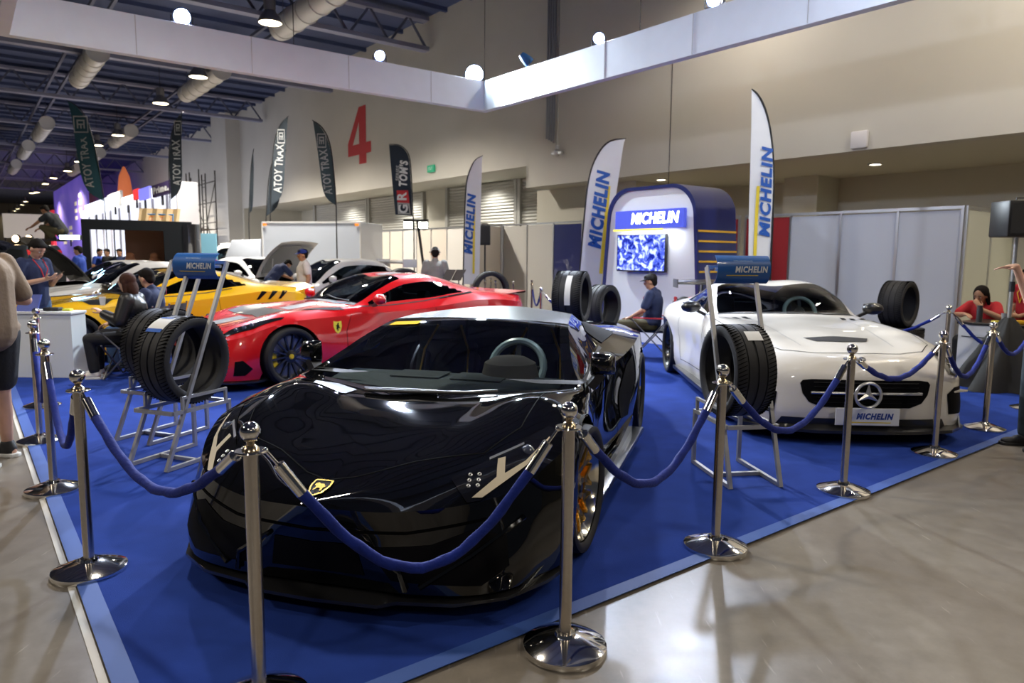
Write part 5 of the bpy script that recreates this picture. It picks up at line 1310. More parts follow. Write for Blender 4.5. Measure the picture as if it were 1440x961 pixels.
def far_car(loc, rz, lb, P, args, glass, rimm, hood_open=None, spoke=('multi', 10), wing=None, z=0.):
    root = empty('car', (loc[0], loc[1], z), rz, lb, 'car')
    wb, W = args[1], args[3]
    S = Shell(gen_net(*args), [2, 5, 6, 3, 5, 8], {3}, .07, [(0, .33, .37), (wb, .33, .37)], root, P)
    S.part('windscreen', S.faces(5.05, 6.9, 5.1, 6), glass)
    S.part('side_window', S.faces(5.35, 9.7, 4.12, 4.86, lambda p, t, r: r < 4.1 + (10.2 - t) * .6), glass, split=True)
    S.part('rear_window', S.faces(9.1, 10.9, 5.15, 6), M_glassb)
    if hood_open is not None: S.taken |= set(S.faces(1.2, 4.95, 4.2, 6))
    S.body()
    for a in (0, wb): well(root, a, .33, .37, W / 2 - .03, .5)
    for x in (0, wb):
        for sd in (1, -1): wheel(root, x, sd * (W / 2 - .01), .33, .23, .245, rimm, spoke[1], spoke[0], mat('caliper_black', (.02, .02, .02), .3), M_black)
    MB().box((-.4, -.55, .14), (wb + .6, .55, .22)).build('floor_pan', M_well, root, sm=0)
    cabin(root, args[4] + .05, args[5] - .03, args[4] + 1.0, M_int)
    mirror_pair(root, args[4] + .3, W / 2 + .08, args[5] + .08, P)
    S.line('panel_gap', [(args[4] + .1, args[5] - .1), (args[4] + .0, .30), (args[4] + 1.15, .28), (args[4] + 1.3, .60), (args[4] + 1.25, args[5] - .06)], 'side', .008, M_gap, .002, True)
    if hood_open is not None:
        m = mat('bonnet_underside', (.02, .02, .022), .7) if z < .001 else mat('bonnet_underside_pale', (.30, .31, .32), .6); an = hood_open; c0 = args[4] - .05; z0 = args[5]
        L = args[0] + args[4] - .25; b = MB(); q = MB(); n = 8; vs = []; v2 = []
        for i in range(n + 1):
            s_ = i / n * L; bow = .10 * math.sin(PI * i / n)
            x, zz = c0 - math.cos(an) * s_ + math.sin(an) * bow, z0 + math.sin(an) * s_ + math.cos(an) * bow
            hw = W / 2 * (.82 - .12 * (i / n) ** 2)
            for y in (-hw, -hw * .5, 0, hw * .5, hw): vs.append((x, y, zz - .05 * (y / hw) ** 2))
            hw *= .86
            if 0 < i < n:
                for y in (-hw, 0, hw): v2.append((x + math.sin(an) * -.05, y, zz - math.cos(an) * .05 - .04 * (y / hw) ** 2))
        b.add(vs, [(i * 5 + k, i * 5 + k + 1, i * 5 + k + 6, i * 5 + k + 5) for i in range(n) for k in range(4)])
        q.add(v2, [(i * 3 + k, i * 3 + k + 1, i * 3 + k + 4, i * 3 + k + 3) for i in range(n - 2) for k in range(2)])
        hd = b.build('bonnet', mat('bonnet_' + P.name, P.node_tree.nodes['Principled BSDF'].inputs['Base Color'].default_value[:3], .3, coat=.6), root, 50); q.build('bonnet_liner', m, hd, 50)
        b = MB(); b.box((-args[0] * .75, -W * .36, .35), (args[4] - .15, W * .36, .62)).build('engine_bay', m, root, sm=0)
        e = MB(); e.box((-.3, -.35, .6), (.35, .35, .76)); e.tube([(-.3, .2, .76), (.3, .2, .76)], .06, 10); e.tube([(-.3, -.2, .76), (.3, -.2, .76)], .06, 10); e.build('engine', mat('engine_grey', (.14, .14, .15), .4, .5), root, bevel=.02)
        MB().bar((args[4] - .5, W * .34, .70), (c0 - math.cos(an) * L * .55, W * .32, z0 + math.sin(an) * L * .5), .02).build('bonnet_strut', M_alu, root, sm=0)
    if wing:
        x, z_, w = wing
        wg = MB().obox((x, 0, z_), (.16, 0, .02), (0, w, 0), (0, 0, .02)).build('roof_spoiler', P, root, bevel=.01)
        for sd in (1, -1): MB().obox((x + .02, sd * w, z_ - .03), (.17, 0, 0), (0, .02, 0), (0, 0, .09)).build('end_plate', P, wg, bevel=.01)
    dk = mat('grille_black')
    S.patch('front_grille', [(-.5, .26), (-.42, .48), (.42, .48), (.5, .26)], 'front', dk, .006, .06)
    for sd in (1, -1):
        p = [(W * .27, .56), (W * .30, .68), (W * .42, .72), (W * .43, .60)]
        S.patch('headlight', [(y * sd, z_) for y, z_ in (p if sd > 0 else p[::-1])], 'front', mat('lens_clear', (.35, .38, .42), .05, coat=1), .006, .04)
        p = [(W * .30, args[10] - .24), (W * .30, args[10] - .12), (W * .415, args[10] - .12), (W * .415, args[10] - .24)]
        S.patch('tail_light', [(y * sd, z_) for y, z_ in (p if sd > 0 else p[::-1])], 'rear', mat('lamp_red', (.45, .01, .015), .12, coat=1), .006, .04)
    return root
PWh = mat('paint_plain_white', (.74, .75, .77), .28, coat=.8, back=(.02, .02, .02)); PSi = mat('paint_silver', (.55, .55, .55), .3, coat=.8, back=(.02, .02, .02))
rimd = mat('rim_black', (.012, .013, .016), .22, coat=.5)
COUPE = (.84, 2.80, 1.0, 1.87, .78, .94, 1.55, 1.35, 3.05, 3.6, 1.02)
a = math.radians(52)
a = math.radians(45); bmw = far_car((-9.0, 13.85), a, 'white coupe with dark windows between the yellow car and the black camper', PWh, COUPE, M_glassb, rimd)
openc = far_car((-10.2, 15.5), math.radians(48), 'silver car with its bonnet raised, behind the white coupe at the left', PSi, COUPE, M_glassb, rimd, hood_open=.75)
HATCH = (.82, 2.56, .62, 1.80, .70, .98, 1.45, 1.44, 2.95, 3.1, 1.08)
yar = far_car((-5.0, 14.5), math.radians(38), 'white hatchback with a roof spoiler in front of the white cargo box', PWh, HATCH, M_glassb, rimd, wing=(2.95, 1.40, .62))
hood2 = far_car((-5.7, 18.7), math.radians(150), 'white car with its bonnet up, where a man bends over the engine', PWh, HATCH, M_glassb, rimd, hood_open=.80, z=.002)
# ------------------------------------------------------------------ people
def capsule(b, p, q, r0, r1, n=12):
    p, q = V(p), V(q); d = q - p
    if d.length < 1e-5: return b.ball(p, r0, 12, 8)
    d.normalize(); pts = []; rs = []
    for k in range(4): a = PI / 2 * (1 - k / 4); pts.append(p - d * math.sin(a) * r0); rs.append(max(math.cos(a) * r0, .0008))
    for k in range(5): pts.append(p.lerp(q, k / 4)); rs.append(r0 + (r1 - r0) * k / 4)
    for k in range(1, 5): a = PI / 2 * k / 4; pts.append(q + d * math.sin(a) * r1); rs.append(max(math.cos(a) * r1, .0008))
    return b.tube(pts, rs, n)
def ell(b, c, sx, sy, sz, R=None, n=18, m=12):
    k = len(b.v); b.ball((0, 0, 0), 1, n, m, (sx, sy, sz))
    for i in range(k, len(b.v)):
        v = V(b.v[i]); v = (R @ v if R is not None else v) + V(c); b.v[i] = tuple(v)
    return b
def fuse(b, name, m, parent, vox, it=2):
    me = bpy.data.meshes.new('tmp'); me.from_pydata(b.v, [], b.f)
    bm = bmesh.new(); bm.from_mesh(me); bmesh.ops.recalc_face_normals(bm, faces=bm.faces); bm.to_mesh(me); bm.free()
    o = bpy.data.objects.new('tmp', me); COL.objects.link(o)
    md = o.modifiers.new('r', 'REMESH'); md.mode = 'VOXEL'; md.voxel_size = vox; md.use_smooth_shade = True
    dg = bpy.context.evaluated_depsgraph_get(); dg.update()
    m2 = bpy.data.meshes.new_from_object(o.evaluated_get(dg)); bpy.data.objects.remove(o)
    bm = bmesh.new(); bm.from_mesh(m2)
    for _ in range(it): bmesh.ops.smooth_vert(bm, verts=bm.verts, factor=.5, use_axis_x=True, use_axis_y=True, use_axis_z=True)
    bm.to_mesh(m2); bm.free(); smooth(m2, 180); m2.materials.clear(); m2.materials.append(m); m2.name = name
    r = bpy.data.objects.new(name, m2); link(r, parent); return r
SKIN = mat('skin_tan', (.42, .22, .13), .55, noise=(14, .06)); SKIN2 = mat('skin_fair', (.58, .34, .23), .55, noise=(14, .06))
HAIR = mat('hair_black', (.010, .008, .007), .85, spec=.15, bump=(90, .5)); HAIRB = mat('hair_brown', (.045, .018, .011), .8, spec=.2, bump=(90, .5))
def cloth(n, c): return mat('cloth_' + n, c, .85, noise=(9, .10), bump=(38, .35))
STAND = dict(pelvis=(0, 0, .94), waist=(0, .01, 1.10), chest=(0, .01, 1.29), neck=(0, -.01, 1.45), head=(0, .025, 1.585), look=(0, 1, -.08),
    sh=((-.185, 0, 1.41), (.185, 0, 1.41)), el=((-.235, -.03, 1.13), (.235, -.03, 1.13)), wr=((-.235, .06, .89), (.235, .06, .89)), hd=((0, .25, -1), (0, .25, -1)), pn=((1, 0, 0), (-1, 0, 0)),
    hip=((-.095, 0, .91), (.095, 0, .91)), kn=((-.105, .02, .49), (.105, .02, .49)), an=((-.11, -.03, .09), (.11, -.03, .09)), toe=((-.1, 1, 0), (.1, 1, 0)))
SIT = dict(pelvis=(0, -.02, .52), waist=(0, -.04, .68), chest=(0, -.04, .87), neck=(0, -.03, 1.03), head=(0, .02, 1.165), look=(0, 1, -.1),
    sh=((-.185, -.03, .99), (.185, -.03, .99)), el=((-.24, .02, .72), (.24, .02, .72)), wr=((-.17, .24, .66), (.17, .24, .66)), hd=((.2, 1, -.1), (-.2, 1, -.1)), pn=((0, -.2, -1), (0, -.2, -1)),
    hip=((-.095, .02, .50), (.095, .02, .50)), kn=((-.13, .44, .50), (.13, .44, .50)), an=((-.13, .42, .09), (.13, .42, .09)), toe=((-.1, 1, 0), (.1, 1, 0)))
def person(loc, face, lb, pose=None, base=STAND, skin=SKIN, hair=HAIR, style='short', shirt=None, sleeve=.55, trousers=None, leg=1., shoes=None, vox=.010, s=1., jacket=False, cap=None, grp=None, curl=.7, sole=None, lanyard=None, badge=None, build=1.):
    J = dict(base); J.update(pose or {})
    g = lambda k: V(J[k]); g2 = lambda k: [V(x) for x in J[k]]
    root = empty('person', loc, face - PI / 2, lb, 'person', grp); root.scale = (s, s, s)
    pel, wai, che, nec, hea = g('pelvis'), g('waist'), g('chest'), g('neck'), g('head'); sh, el_, wr, hip, kn, an = (g2(k) for k in ('sh', 'el', 'wr', 'hip', 'kn', 'an'))
    lk = g('look').normalized(); up = (hea - nec).normalized(); rt = lk.cross(up).normalized(); fw = up.cross(rt).normalized()
    fw = (lk * .7 + fw * .3).normalized(); uz = rt.cross(fw).normalized(); R = Matrix((rt, fw, uz)).transposed()
    spine = (nec - pel).normalized(); side = (sh[1] - sh[0]).normalized(); fr = spine.cross(side) * -1
    fr = side.cross(spine) * -1 if (side.cross(spine)).dot(V((0, 1, 0))) < 0 else side.cross(spine)
    Rt = Matrix((side, fr.normalized(), spine)).transposed()
    B = build
    b = MB()
    # head: skull, jaw, nose, ears, neck
    ell(b, hea + uz * .02, .074, .092, .098, R); ell(b, hea - uz * .045 + fw * .022, .058, .066, .070, R); ell(b, hea - uz * .085 + fw * .055, .030, .026, .022, R)
    ell(b, hea + fw * .094 - uz * .018, .014, .020, .026, R); ell(b, hea + fw * .080 + uz * .022, .05, .016, .014, R)
    for k in (-1, 1): ell(b, hea + rt * .078 * k - uz * .012 - fw * .005, .010, .020, .030, R)
    capsule(b, nec - spine * .05, hea - uz * .05, .056, .052)
    # trunk
    ell(b, pel, .155 * B, .115 * B, .13, Rt); capsule(b, pel, wai, .118 * B, .112 * B); ell(b, wai, .14 * B, .10 * B, .13, Rt); ell(b, che, .162 * B, .108 * B, .17, Rt); ell(b, che + spine * .09, .165, .085, .07, Rt)
    for i in (0, 1):
        capsule(b, sh[i] * .9 + che * .1, el_[i], .052, .041); capsule(b, el_[i], wr[i], .041, .028)
        h_ = V(J['hd'][i]).normalized(); pn = V(J['pn'][i]); pn = (pn - h_ * pn.dot(h_)).normalized(); sd = h_.cross(pn)     # pn: out of the palm
        th = sd if (sd.dot(V((0, 0, 1))) > 0 or abs(sd.z) < .2) else -sd
        pc = wr[i] + h_ * .055
        Rh = Matrix((sd, pn, h_)).transposed(); ell(b, pc, .038, .016, .052, Rh, 12, 8); capsule(b, wr[i], pc, .026, .022)
        for f, (off, ln) in enumerate(((.027, .062), (.009, .072), (-.009, .068), (-.026, .052))):
            fo = off if th == sd else -off
            c0 = pc + h_ * .040 + sd * fo; d1 = (h_ + pn * curl * .5).normalized(); d2 = (h_ * (1 - curl * .6) + pn * curl * 1.1).normalized()
            c1 = c0 + d1 * ln * .55; c2 = c1 + d2 * ln * .55; fr_ = max(.0085, vox * .95)
            capsule(b, c0, c1, fr_, fr_ * .95, 8); capsule(b, c1, c2, fr_ * .95, fr_ * .85, 8)
        t0 = pc - h_ * .02 + th * .032 + pn * .008; t1 = t0 + (th * .6 + h_ * .8 + pn * .4).normalized() * .04; t2 = t1 + (h_ + pn * .5 * curl).normalized() * .03
        capsule(b, t0, t1, max(.011, vox), max(.010, vox * .95), 8); capsule(b, t1, t2, max(.010, vox * .95), max(.009, vox * .9), 8)
        capsule(b, hip[i], kn[i], .078 * B, .055); capsule(b, kn[i], an[i] + (kn[i] - an[i]) * .55, .052, .053); capsule(b, an[i] + (kn[i] - an[i]) * .6, an[i], .052, .036)
        t = V(J['toe'][i]).normalized(); capsule(b, an[i] - V((0, 0, .045)) - t * .03, an[i] - V((0, 0, .06)) + t * .13, .036, .028)
    fuse(b, 'body', skin, root, vox)
    # face
    e_w = mat('eye_white', (.7, .68, .65), .3); e_d = mat('eye_dark', (.015, .01, .008), .2)
    for k in (-1, 1):
        p = hea + rt * .031 * k + fw * .079 + uz * .006
        q = MB().ball(p, .012, 10, 8).build('eye', e_w, root); MB().ball(p + fw * .007, .007, 8, 6).build('iris', e_d, q)
        MB().obox(p + uz * .024 + fw * .010, rt * .018 + uz * .002 * -k, fw * .005, uz * .0035).build('eyebrow', hair, root, bevel=.002)
    MB().obox(hea + fw * .088 - uz * .058, rt * .024, fw * .004, uz * .0055).build('mouth', mat('lips', (.30, .10, .08), .5), root, bevel=.003)
    # hair or cap
    h = MB()
    if style == 'short': ell(h, hea + uz * .042 - fw * .018, .083, .094, .090, R); ell(h, hea + uz * .075 + fw * .045, .070, .05, .04, R); ell(h, hea - fw * .055 - uz * .01, .068, .045, .07, R)
    elif style == 'long':
        ell(h, hea + uz * .040 - fw * .022, .090, .098, .094, R); ell(h, hea - fw * .065 - uz * .06, .085, .055, .13, R)
        for k in (-1, 1): capsule(h, hea + rt * .078 * k - fw * .02 + uz * .02, hea + rt * .085 * k - uz * .17 - fw * .02, .028, .022)
    elif style == 'bun': ell(h, hea + uz * .040 - fw * .022, .086, .096, .090, R); ell(h, hea - fw * .09 - uz * .02, .055, .05, .06, R)
    if h.v:
        # keep the face clear
        o = fuse(h, 'hair', hair, root, max(vox, .009)); 
        for v in o.data.vertices:
            d = v.co - hea; f_, u_ = d.dot(fw), d.dot(uz)
            lim = .062 + max(0, u_ - .055) * 1.1
            if f_ > lim and u_ < .075: v.co -= fw * (f_ - lim)
    if cap is not None:
        c = MB(); n = 20
        prof = [(1.0, .0), (1.0, .3), (.86, .62), (.55, .88), (.001, 1.0)]
        vs = []
        for r, z in prof: vs += [hea + uz * (.035 + z * .092) - fw * .006 + rt * math.cos(2 * PI * k / n) * r * .086 + fw * math.sin(2 * PI * k / n) * r * .102 for k in range(n)]
        c.add(vs, [(i * n + k, i * n + (k + 1) % n, (i + 1) * n + (k + 1) % n, (i + 1) * n + k) for i in range(4) for k in range(n)])
        q = c.build('cap', cap, root, 50)
        vz = MB(); vs = []
        cf = -fw if J.get('back_cap') else fw
        for i in range(9):
            a = (i / 8 - .5) * 2.0; d = rt * math.sin(a) + cf * math.cos(a)
            for k_, dz in ((.085, .045), (.165, .030)): vs += [hea + d * k_ * (1 if k_ < .1 else .6 + .4 * math.cos(a)) + uz * dz, hea + d * k_ * (1 if k_ < .1 else .6 + .4 * math.cos(a)) + uz * (dz + .006)]
        vz.add(vs, [(4 * i + a_, 4 * i + b_, 4 * i + 4 + b_, 4 * i + 4 + a_) for i in range(8) for a_, b_ in ((0, 2), (2, 3), (3, 1), (1, 0))]); vz.build('visor', cap, q, 40)
    # shirt
    if shirt is not None:
        t = MB(); f = .018 if not jacket else .034
        ell(t, che, .165 * B + f, .108 * B + f, .17 + f * .3, Rt); ell(t, wai, .145 * B + f, .105 * B + f, .15, Rt); ell(t, che + spine * .085, .165 + f * .7, .082 + f, .062, Rt); ell(t, pel + spine * .01, .160 * B + f, .12 * B + f, .10, Rt)
        capsule(t, pel, che, .128 * B + f, .13 * B + f); capsule(t, che + spine * .10, nec + spine * .0, .085, .066)
        for i in (0, 1):
            a0 = sh[i] * .88 + che * .12
            if sleeve <= 1: capsule(t, a0, a0.lerp(el_[i], sleeve), .062 + f * .8, .054 + f * .9)
            else:
                capsule(t, a0, el_[i], .060 + f, .048 + f * .8); capsule(t, el_[i], el_[i].lerp(wr[i], sleeve - 1), .047 + f * .8, .034 + f * .8)
        so = fuse(t, 'jacket' if jacket else 'shirt', shirt, root, max(vox, .010), 3)
        if badge is not None: MB().obox(che + fr.normalized() * (.108 * B + f + .004) + side * .085 + spine * .05, side * .028, fr * .002, spine * .014).build('chest_print', badge, so, sm=0)
    if trousers is not None:
        t = MB(); f = .016
        ell(t, pel - spine * .01, .158 * B + f, .117 * B + f, .12, Rt)
        for i in (0, 1):
            if leg <= .55: capsule(t, hip[i], hip[i].lerp(kn[i], leg * 1.9), .084 * B + f, .070 + f * 1.6)
            else: capsule(t, hip[i], kn[i], .080 * B + f, .058 + f); capsule(t, kn[i], kn[i].lerp(an[i], .93), .057 + f, .046 + f)
        fuse(t, 'shorts' if leg <= .55 else 'trousers', trousers, root, max(vox, .010), 3)
    if shoes is not None:
        for i in (0, 1):
            t = V(J['toe'][i]).normalized(); q = MB(); a0 = an[i] - V((0, 0, .035)); x = t.cross(V((0, 0, 1))).normalized()
            Rf = Matrix((x, t, V((0, 0, 1)))).transposed()
            capsule(q, an[i] + V((0, 0, .0)), a0 - t * .02, .048, .046); capsule(q, a0 - t * .02 - V((0, 0, .01)), a0 + t * .06 - V((0, 0, .012)), .044, .046); ell(q, a0 + t * .115 - V((0, 0, .018)), .046, .075, .030, Rf)
            so = fuse(q, 'shoe', shoes, root, .009)
            for v in so.data.vertices: v.co.z = max(v.co.z, an[i].z - .072)
            sl = MB(); ol = [(.040, -.075), (.048, -.02), (.042, .06), (.050, .13), (.040, .185), (.0, .205), (-.040, .185), (-.050, .13), (-.042, .06), (-.048, -.02), (-.040, -.075), (0, -.09)]
            sl.prism(ol, lambda a_, c_, h_: V((an[i].x, an[i].y, 0)) + x * a_ + t * c_ + V((0, 0, an[i].z - .09 + h_)), 0, .028); sl.build('sole', sole or shoes, so, 30, bevel=.006)
    if lanyard is not None:
        c0 = che + fr.normalized() * (.108 * B + .045); 
        b2 = MB().tube([nec + side * .07 + fr * .06, che + side * .05 + fr * .155 * B + spine * .04, c0 - spine * .10], .006, 6); b2.tube([nec - side * .07 + fr * .06, che - side * .05 + fr * .155 * B + spine * .04, c0 - spine * .10], .006, 6)
        b2.build('lanyard', lanyard, root)
    return root
# ------------------------------------------------------------------ arched booth with screen
def FV(px, py, v): d = ray(px, py); return V((0, 0, CAM_H)) + d * (v / d.dot(VD))
M_navy = mat('booth_navy', (.012, .018, .11), .3, coat=.4); M_stripe = mat('stripe_yellow', (.72, .42, .03), .45)
AV = 9.75; uR = FV(989, 400, AV).dot(UD); uL = FV(845, 400, AV).dot(UD); ZT = 2.80; AD = 1.05
arch = empty('arched_booth', H((uL + uR) / 2, AV, 0), 0, 'white arched booth wall with navy sides and yellow stripes', 'booth')
arch.rotation_euler = (0, 0, RZU)            # local x along u, local -y towards +v
um = (uL - uR) / 2
def outline(ins=0., n=10):
    w0, w1, r = um - ins, um - .17 - ins, .52
    pts = [(-w0, 0)]
    for k in range(n + 1): a = PI - PI / 2 * k / n; pts.append((-w1 + r + math.cos(a) * r, ZT - ins - r + math.sin(a) * r))
    for k in range(n + 1): a = PI / 2 - PI / 2 * k / n; pts.append((w1 - r + math.cos(a) * r, ZT - ins - r + math.sin(a) * r))
    return pts + [(w0, 0)]
# +v is local -y
MB().prism(outline(.055), lambda a, c, t: V((a, t, c)), 0, -.05).build('front_wall', mat('booth_white', (.80, .81, .82), .5), arch, 20)
o1 = outline(); b = MB(); vs = []
for a, c in o1: vs += [(a, .04, c), (a, -AD, c)]
i1 = outline(.055)
for a, c in i1: vs += [(a, .04, c), (a, -AD, c)]
n = len(o1); b.add(vs, [(2 * i, 2 * i + 2, 2 * i + 3, 2 * i + 1) for i in range(n - 1)] + [(2 * n + 2 * i, 2 * n + 2 * i + 1, 2 * n + 2 * i + 3, 2 * n + 2 * i + 2) for i in range(n - 1)] + [(2 * i, 2 * n + 2 * i, 2 * n + 2 * i + 2, 2 * i + 2) for i in range(n - 1)] + [(2 * i + 1, 2 * i + 3, 2 * n + 2 * i + 3, 2 * n + 2 * i + 1) for i in range(n - 1)])
b.build('arch_shell', M_navy, arch, 20)
MB().prism(outline(.06), lambda a, c, t: V((a, t, c)), -AD + .02, -AD + .05).build('back_wall', M_navy, arch, 20)
for k in range(8):
    z = 1.98 - k * .17; xr = -um + .17 * min(1, z / (ZT - .5)) 
    MB().box((xr - .012, -AD + .01, z), (xr + .02, -.0, z + .032)).build('side_stripe', M_stripe, arch, sm=0)
def AL(px, py): p = FV(px, py, AV); q = p - arch.location; return V((q.dot(UD), 0, p.z))
# lit name sign
p0, p1 = AL(871, 320), AL(968, 293)
sg = empty('lit_sign', H((uL + uR) / 2, AV - .04, 0), RZU, 'navy lit sign with glowing white name above the screen', 'sign')
MB().box((min(p0.x, p1.x), .0, 2.06), (max(p0.x, p1.x), .07, 2.38)).build('sign_panel', mat('sign_navy', (.05, .07, .45), .4, emit=(.10, .14, .9), es=.5), sg, sm=0)
cx_ = (p0.x + p1.x) / 2
text('lettering', 'MICHELIN', .26, lambda a, c: V((cx_ - .14 - a * .86, .078, 2.225 + c)), emis('sign_glow', (.85, .92, 1), 9), sg, bold=.008, shear=.15)
MB().box((cx_ - .35, .07, 2.02), (cx_ + .82, .085, 2.05)).build('underline', mat('sign_line', (.8, .6, .05), .4, emit=(1, .75, .1), es=1.5), sg, sm=0)
l = bpy.data.lights.new('sign_light', 'AREA'); l.shape = 'RECTANGLE'; l.size = 1.2; l.size_y = .1; l.energy = 14; l.color = (.85, .9, 1); lo = bpy.data.objects.new('sign_light', l); COL.objects.link(lo); lo.parent = sg; lo.location = (cx_, .12, 2.0); lo.rotation_euler = (math.radians(-20), 0, 0)
# screen
def screen_mat():
    m = bpy.data.materials.new('screen_picture'); m.use_nodes = True; nt = m.node_tree; nt.nodes.remove(nt.nodes['Principled BSDF'])
    tc = nt.nodes.new('ShaderNodeTexCoord'); n1 = nt.nodes.new('ShaderNodeTexNoise'); n1.inputs['Scale'].default_value = 8; n1.inputs['Detail'].default_value = 5; n1.inputs['Distortion'].default_value = 1.2
    r = nt.nodes.new('ShaderNodeValToRGB'); e = r.color_ramp.elements; e[0].position = .38; e[0].color = (.01, .02, .30, 1); e[1].position = .62; e[1].color = (.75, .88, 1, 1); q = r.color_ramp.elements.new(.5); q.color = (.10, .16, .85, 1)
    em = nt.nodes.new('ShaderNodeEmission'); em.inputs[1].default_value = 1.5
    nt.links.new(tc.outputs['Object'], n1.inputs['Vector']); nt.links.new(n1.outputs[0], r.inputs[0]); nt.links.new(r.outputs[0], em.inputs[0]); nt.links.new(em.outputs[0], nt.nodes['Material Output'].inputs[0]); return m
p0, p1 = AL(872, 383), AL(942, 330)
tv = empty('television', H((uL + uR) / 2, AV - .02, 0), RZU, 'flat television showing a blue and white racing picture on the booth wall', 'television')
x0, x1 = min(p0.x, p1.x), max(p0.x, p1.x)
MB().box((x0, .02, 1.29), (x1, .08, 1.96)).build('housing', M_black, tv, sm=0, bevel=.005)
MB().box((x0 + .02, .081, 1.315), (x1 - .02, .083, 1.94)).build('screen', screen_mat(), tv, sm=0)
# ------------------------------------------------------------------ feather flags
M_flagw = mat('flag_white', (.76, .78, .82), .7, noise=(3, .04)); M_flagt = mat('flag_teal', (.020, .085, .115), .7); M_flagk = mat('flag_charcoal', (.018, .028, .040), .7); M_flagn = mat('flag_navy', (.010, .022, .045), .7)
M_print = mat('print_bluebright', (.010, .09, .42), .6); M_grey = mat('print_grey', (.45, .47, .48), .6)
def flag(name_lb, outl, pole, Y, m, edge, letters=(), grp=None, yaw=0., thick=.006, emb=None, lines=()):
    def chaik(p, closed):
        for _ in range(2):
            q = []; m_ = len(p)
            for i in range(m_):
                a, b_, c = V((*p[i - 1], 0)), V((*p[i], 0)), V((*p[(i + 1) % m_], 0))
                if (not closed and i in (0, m_ - 1)) or (a - b_).angle(c - b_) < 1.9: q.append(p[i])
                else: q += [tuple((b_.lerp(a, .25)).xy), tuple((b_.lerp(c, .25)).xy)]
            p = q
        return p
    o0 = D(outl[0][0], outl[0][1], Y); outl = chaik(outl, True); pole = chaik(pole, False); ref = V((o0.x, o0.y, 0))
    X = V((math.cos(yaw), math.sin(yaw), 0)); N = V((-math.sin(yaw), math.cos(yaw), 0))
    def P(px, py):                   # where the sight line meets the flag's own plane
        d = ray(px, py); k = (ref.dot(N)) / d.dot(N); return V((0, 0, CAM_H)) + d * k - ref
    e = empty('feather_flag', ref, 0, name_lb, 'flag', grp)
    pts = [P(*q) for q in outl]
    bm = bmesh.new(); bm.faces.new([bm.verts.new((p.dot(X), p.z, 0)) for p in pts])
    zs = [p.z for p in pts]; k = min(zs) + .12
    while k < max(zs): bmesh.ops.bisect_plane(bm, geom=bm.verts[:] + bm.edges[:] + bm.faces[:], plane_co=(0, k, 0), plane_no=(0, 1, 0)); k += .12
    xs = [p.dot(X) for p in pts]; k = min(xs) + .15
    while k < max(xs): bmesh.ops.bisect_plane(bm, geom=bm.verts[:] + bm.edges[:] + bm.faces[:], plane_co=(k, 0, 0), plane_no=(1, 0, 0)); k += .15
    wv = lambda x, z: .012 * math.sin(z * 3.1 + x * 7) + .006 * math.sin(x * 17)
    bm.verts.index_update(); v0 = [(v.co.x, v.co.y) for v in bm.verts]; f0 = [tuple(v.index for v in f.verts) for f in bm.faces]; bm.free()
    n = len(v0); b = MB(); b.add([X * x + N * (wv(x, z) + s_ * thick / 2) + V((0, 0, z)) for s_ in (-1, 1) for x, z in v0], f0 + [tuple(k + n for k in reversed(f)) for f in f0]); b.build('cloth', m, e, 60, weld=False)
    pp = [P(*q) for q in pole]; pb = V((pp[-1].x, pp[-1].y, 0)); 
    MB().tube(pp + [V((pp[-1].x, pp[-1].y, .02))], [.010] + [.016] * (len(pp) - 1) + [.02], 8).build('pole', edge, e)
    MB().lathe([(0, 0), (.18, 0), (.18, .02), (.04, .03), (.03, .2), (0, .2)], (pp[-1].x, pp[-1].y, 0), n=20).build('base', M_dark, e)
    for (s_, q0, q1, size, mm, bold, shear, mir) in letters:    # text runs from q0 to q1 (pixels), reading along that line
        a, c = P(*q0), P(*q1); dv = (c - a); L = dv.length; dv /= L; up = N.cross(dv); up = up if mir else -up
        cu_w = len(s_) * size * .66
        text('lettering', s_, size, lambda x, y: a + dv * (x * L / cu_w + L / 2) + up * y - N * (thick / 2 + .016 - wv((a + dv * (x + L / 2)).dot(X), (a + dv * (x + L / 2)).z)), mm, e, bold=bold, shear=shear, cut=.08)
    for (q0, q1, w, mm) in lines:
        a, c = P(*q0), P(*q1); s_ = (c - a).normalized().cross(N) * w / 2
        k_ = -N * (thick / 2 + .016); n_ = 12; vs = []
        for i in range(n_ + 1):
            p = a.lerp(c, i / n_); kk = -N * (thick / 2 + .012) + N * wv(p.dot(X), p.z); vs += [p + s_ + kk, p - s_ + kk]
        mesh_obj('print_line', vs, [(2 * i, 2 * i + 1, 2 * i + 3, 2 * i + 2) for i in range(n_)], mm, e, sm=0)
    if emb:                          # square maze-like emblem
        (q0, q1, mm) = emb; a, c = P(*q0), P(*q1); cc = (a + c) / 2; w = abs((c - a).dot(X)) / 2; h_ = abs(c.z - a.z) / 2; b = MB()
        def bx(x0, z0, x1, z1): b.add([cc + X * (x * w) + V((0, 0, z * h_)) - N * (thick / 2 + .016) for x, z in ((x0, z0), (x1, z0), (x1, z1), (x0, z1))], [(0, 1, 2, 3)])
        for t in ((-1, .85, 1, 1), (-1, -1, 1, -.85), (-1, -.85, -.85, .85), (.85, -.85, 1, .85), (-.55, -.5, -.35, .55), (.35, -.5, .55, .55), (-.35, .38, .35, .55), (-.35, -.08, .35, .08), (-.1, -.5, .1, -.08)): bx(*t)
        b.build('emblem', mm, e, sm=0)
    return e
FB = mat('flag_pole_black', (.012, .013, .015), .4)
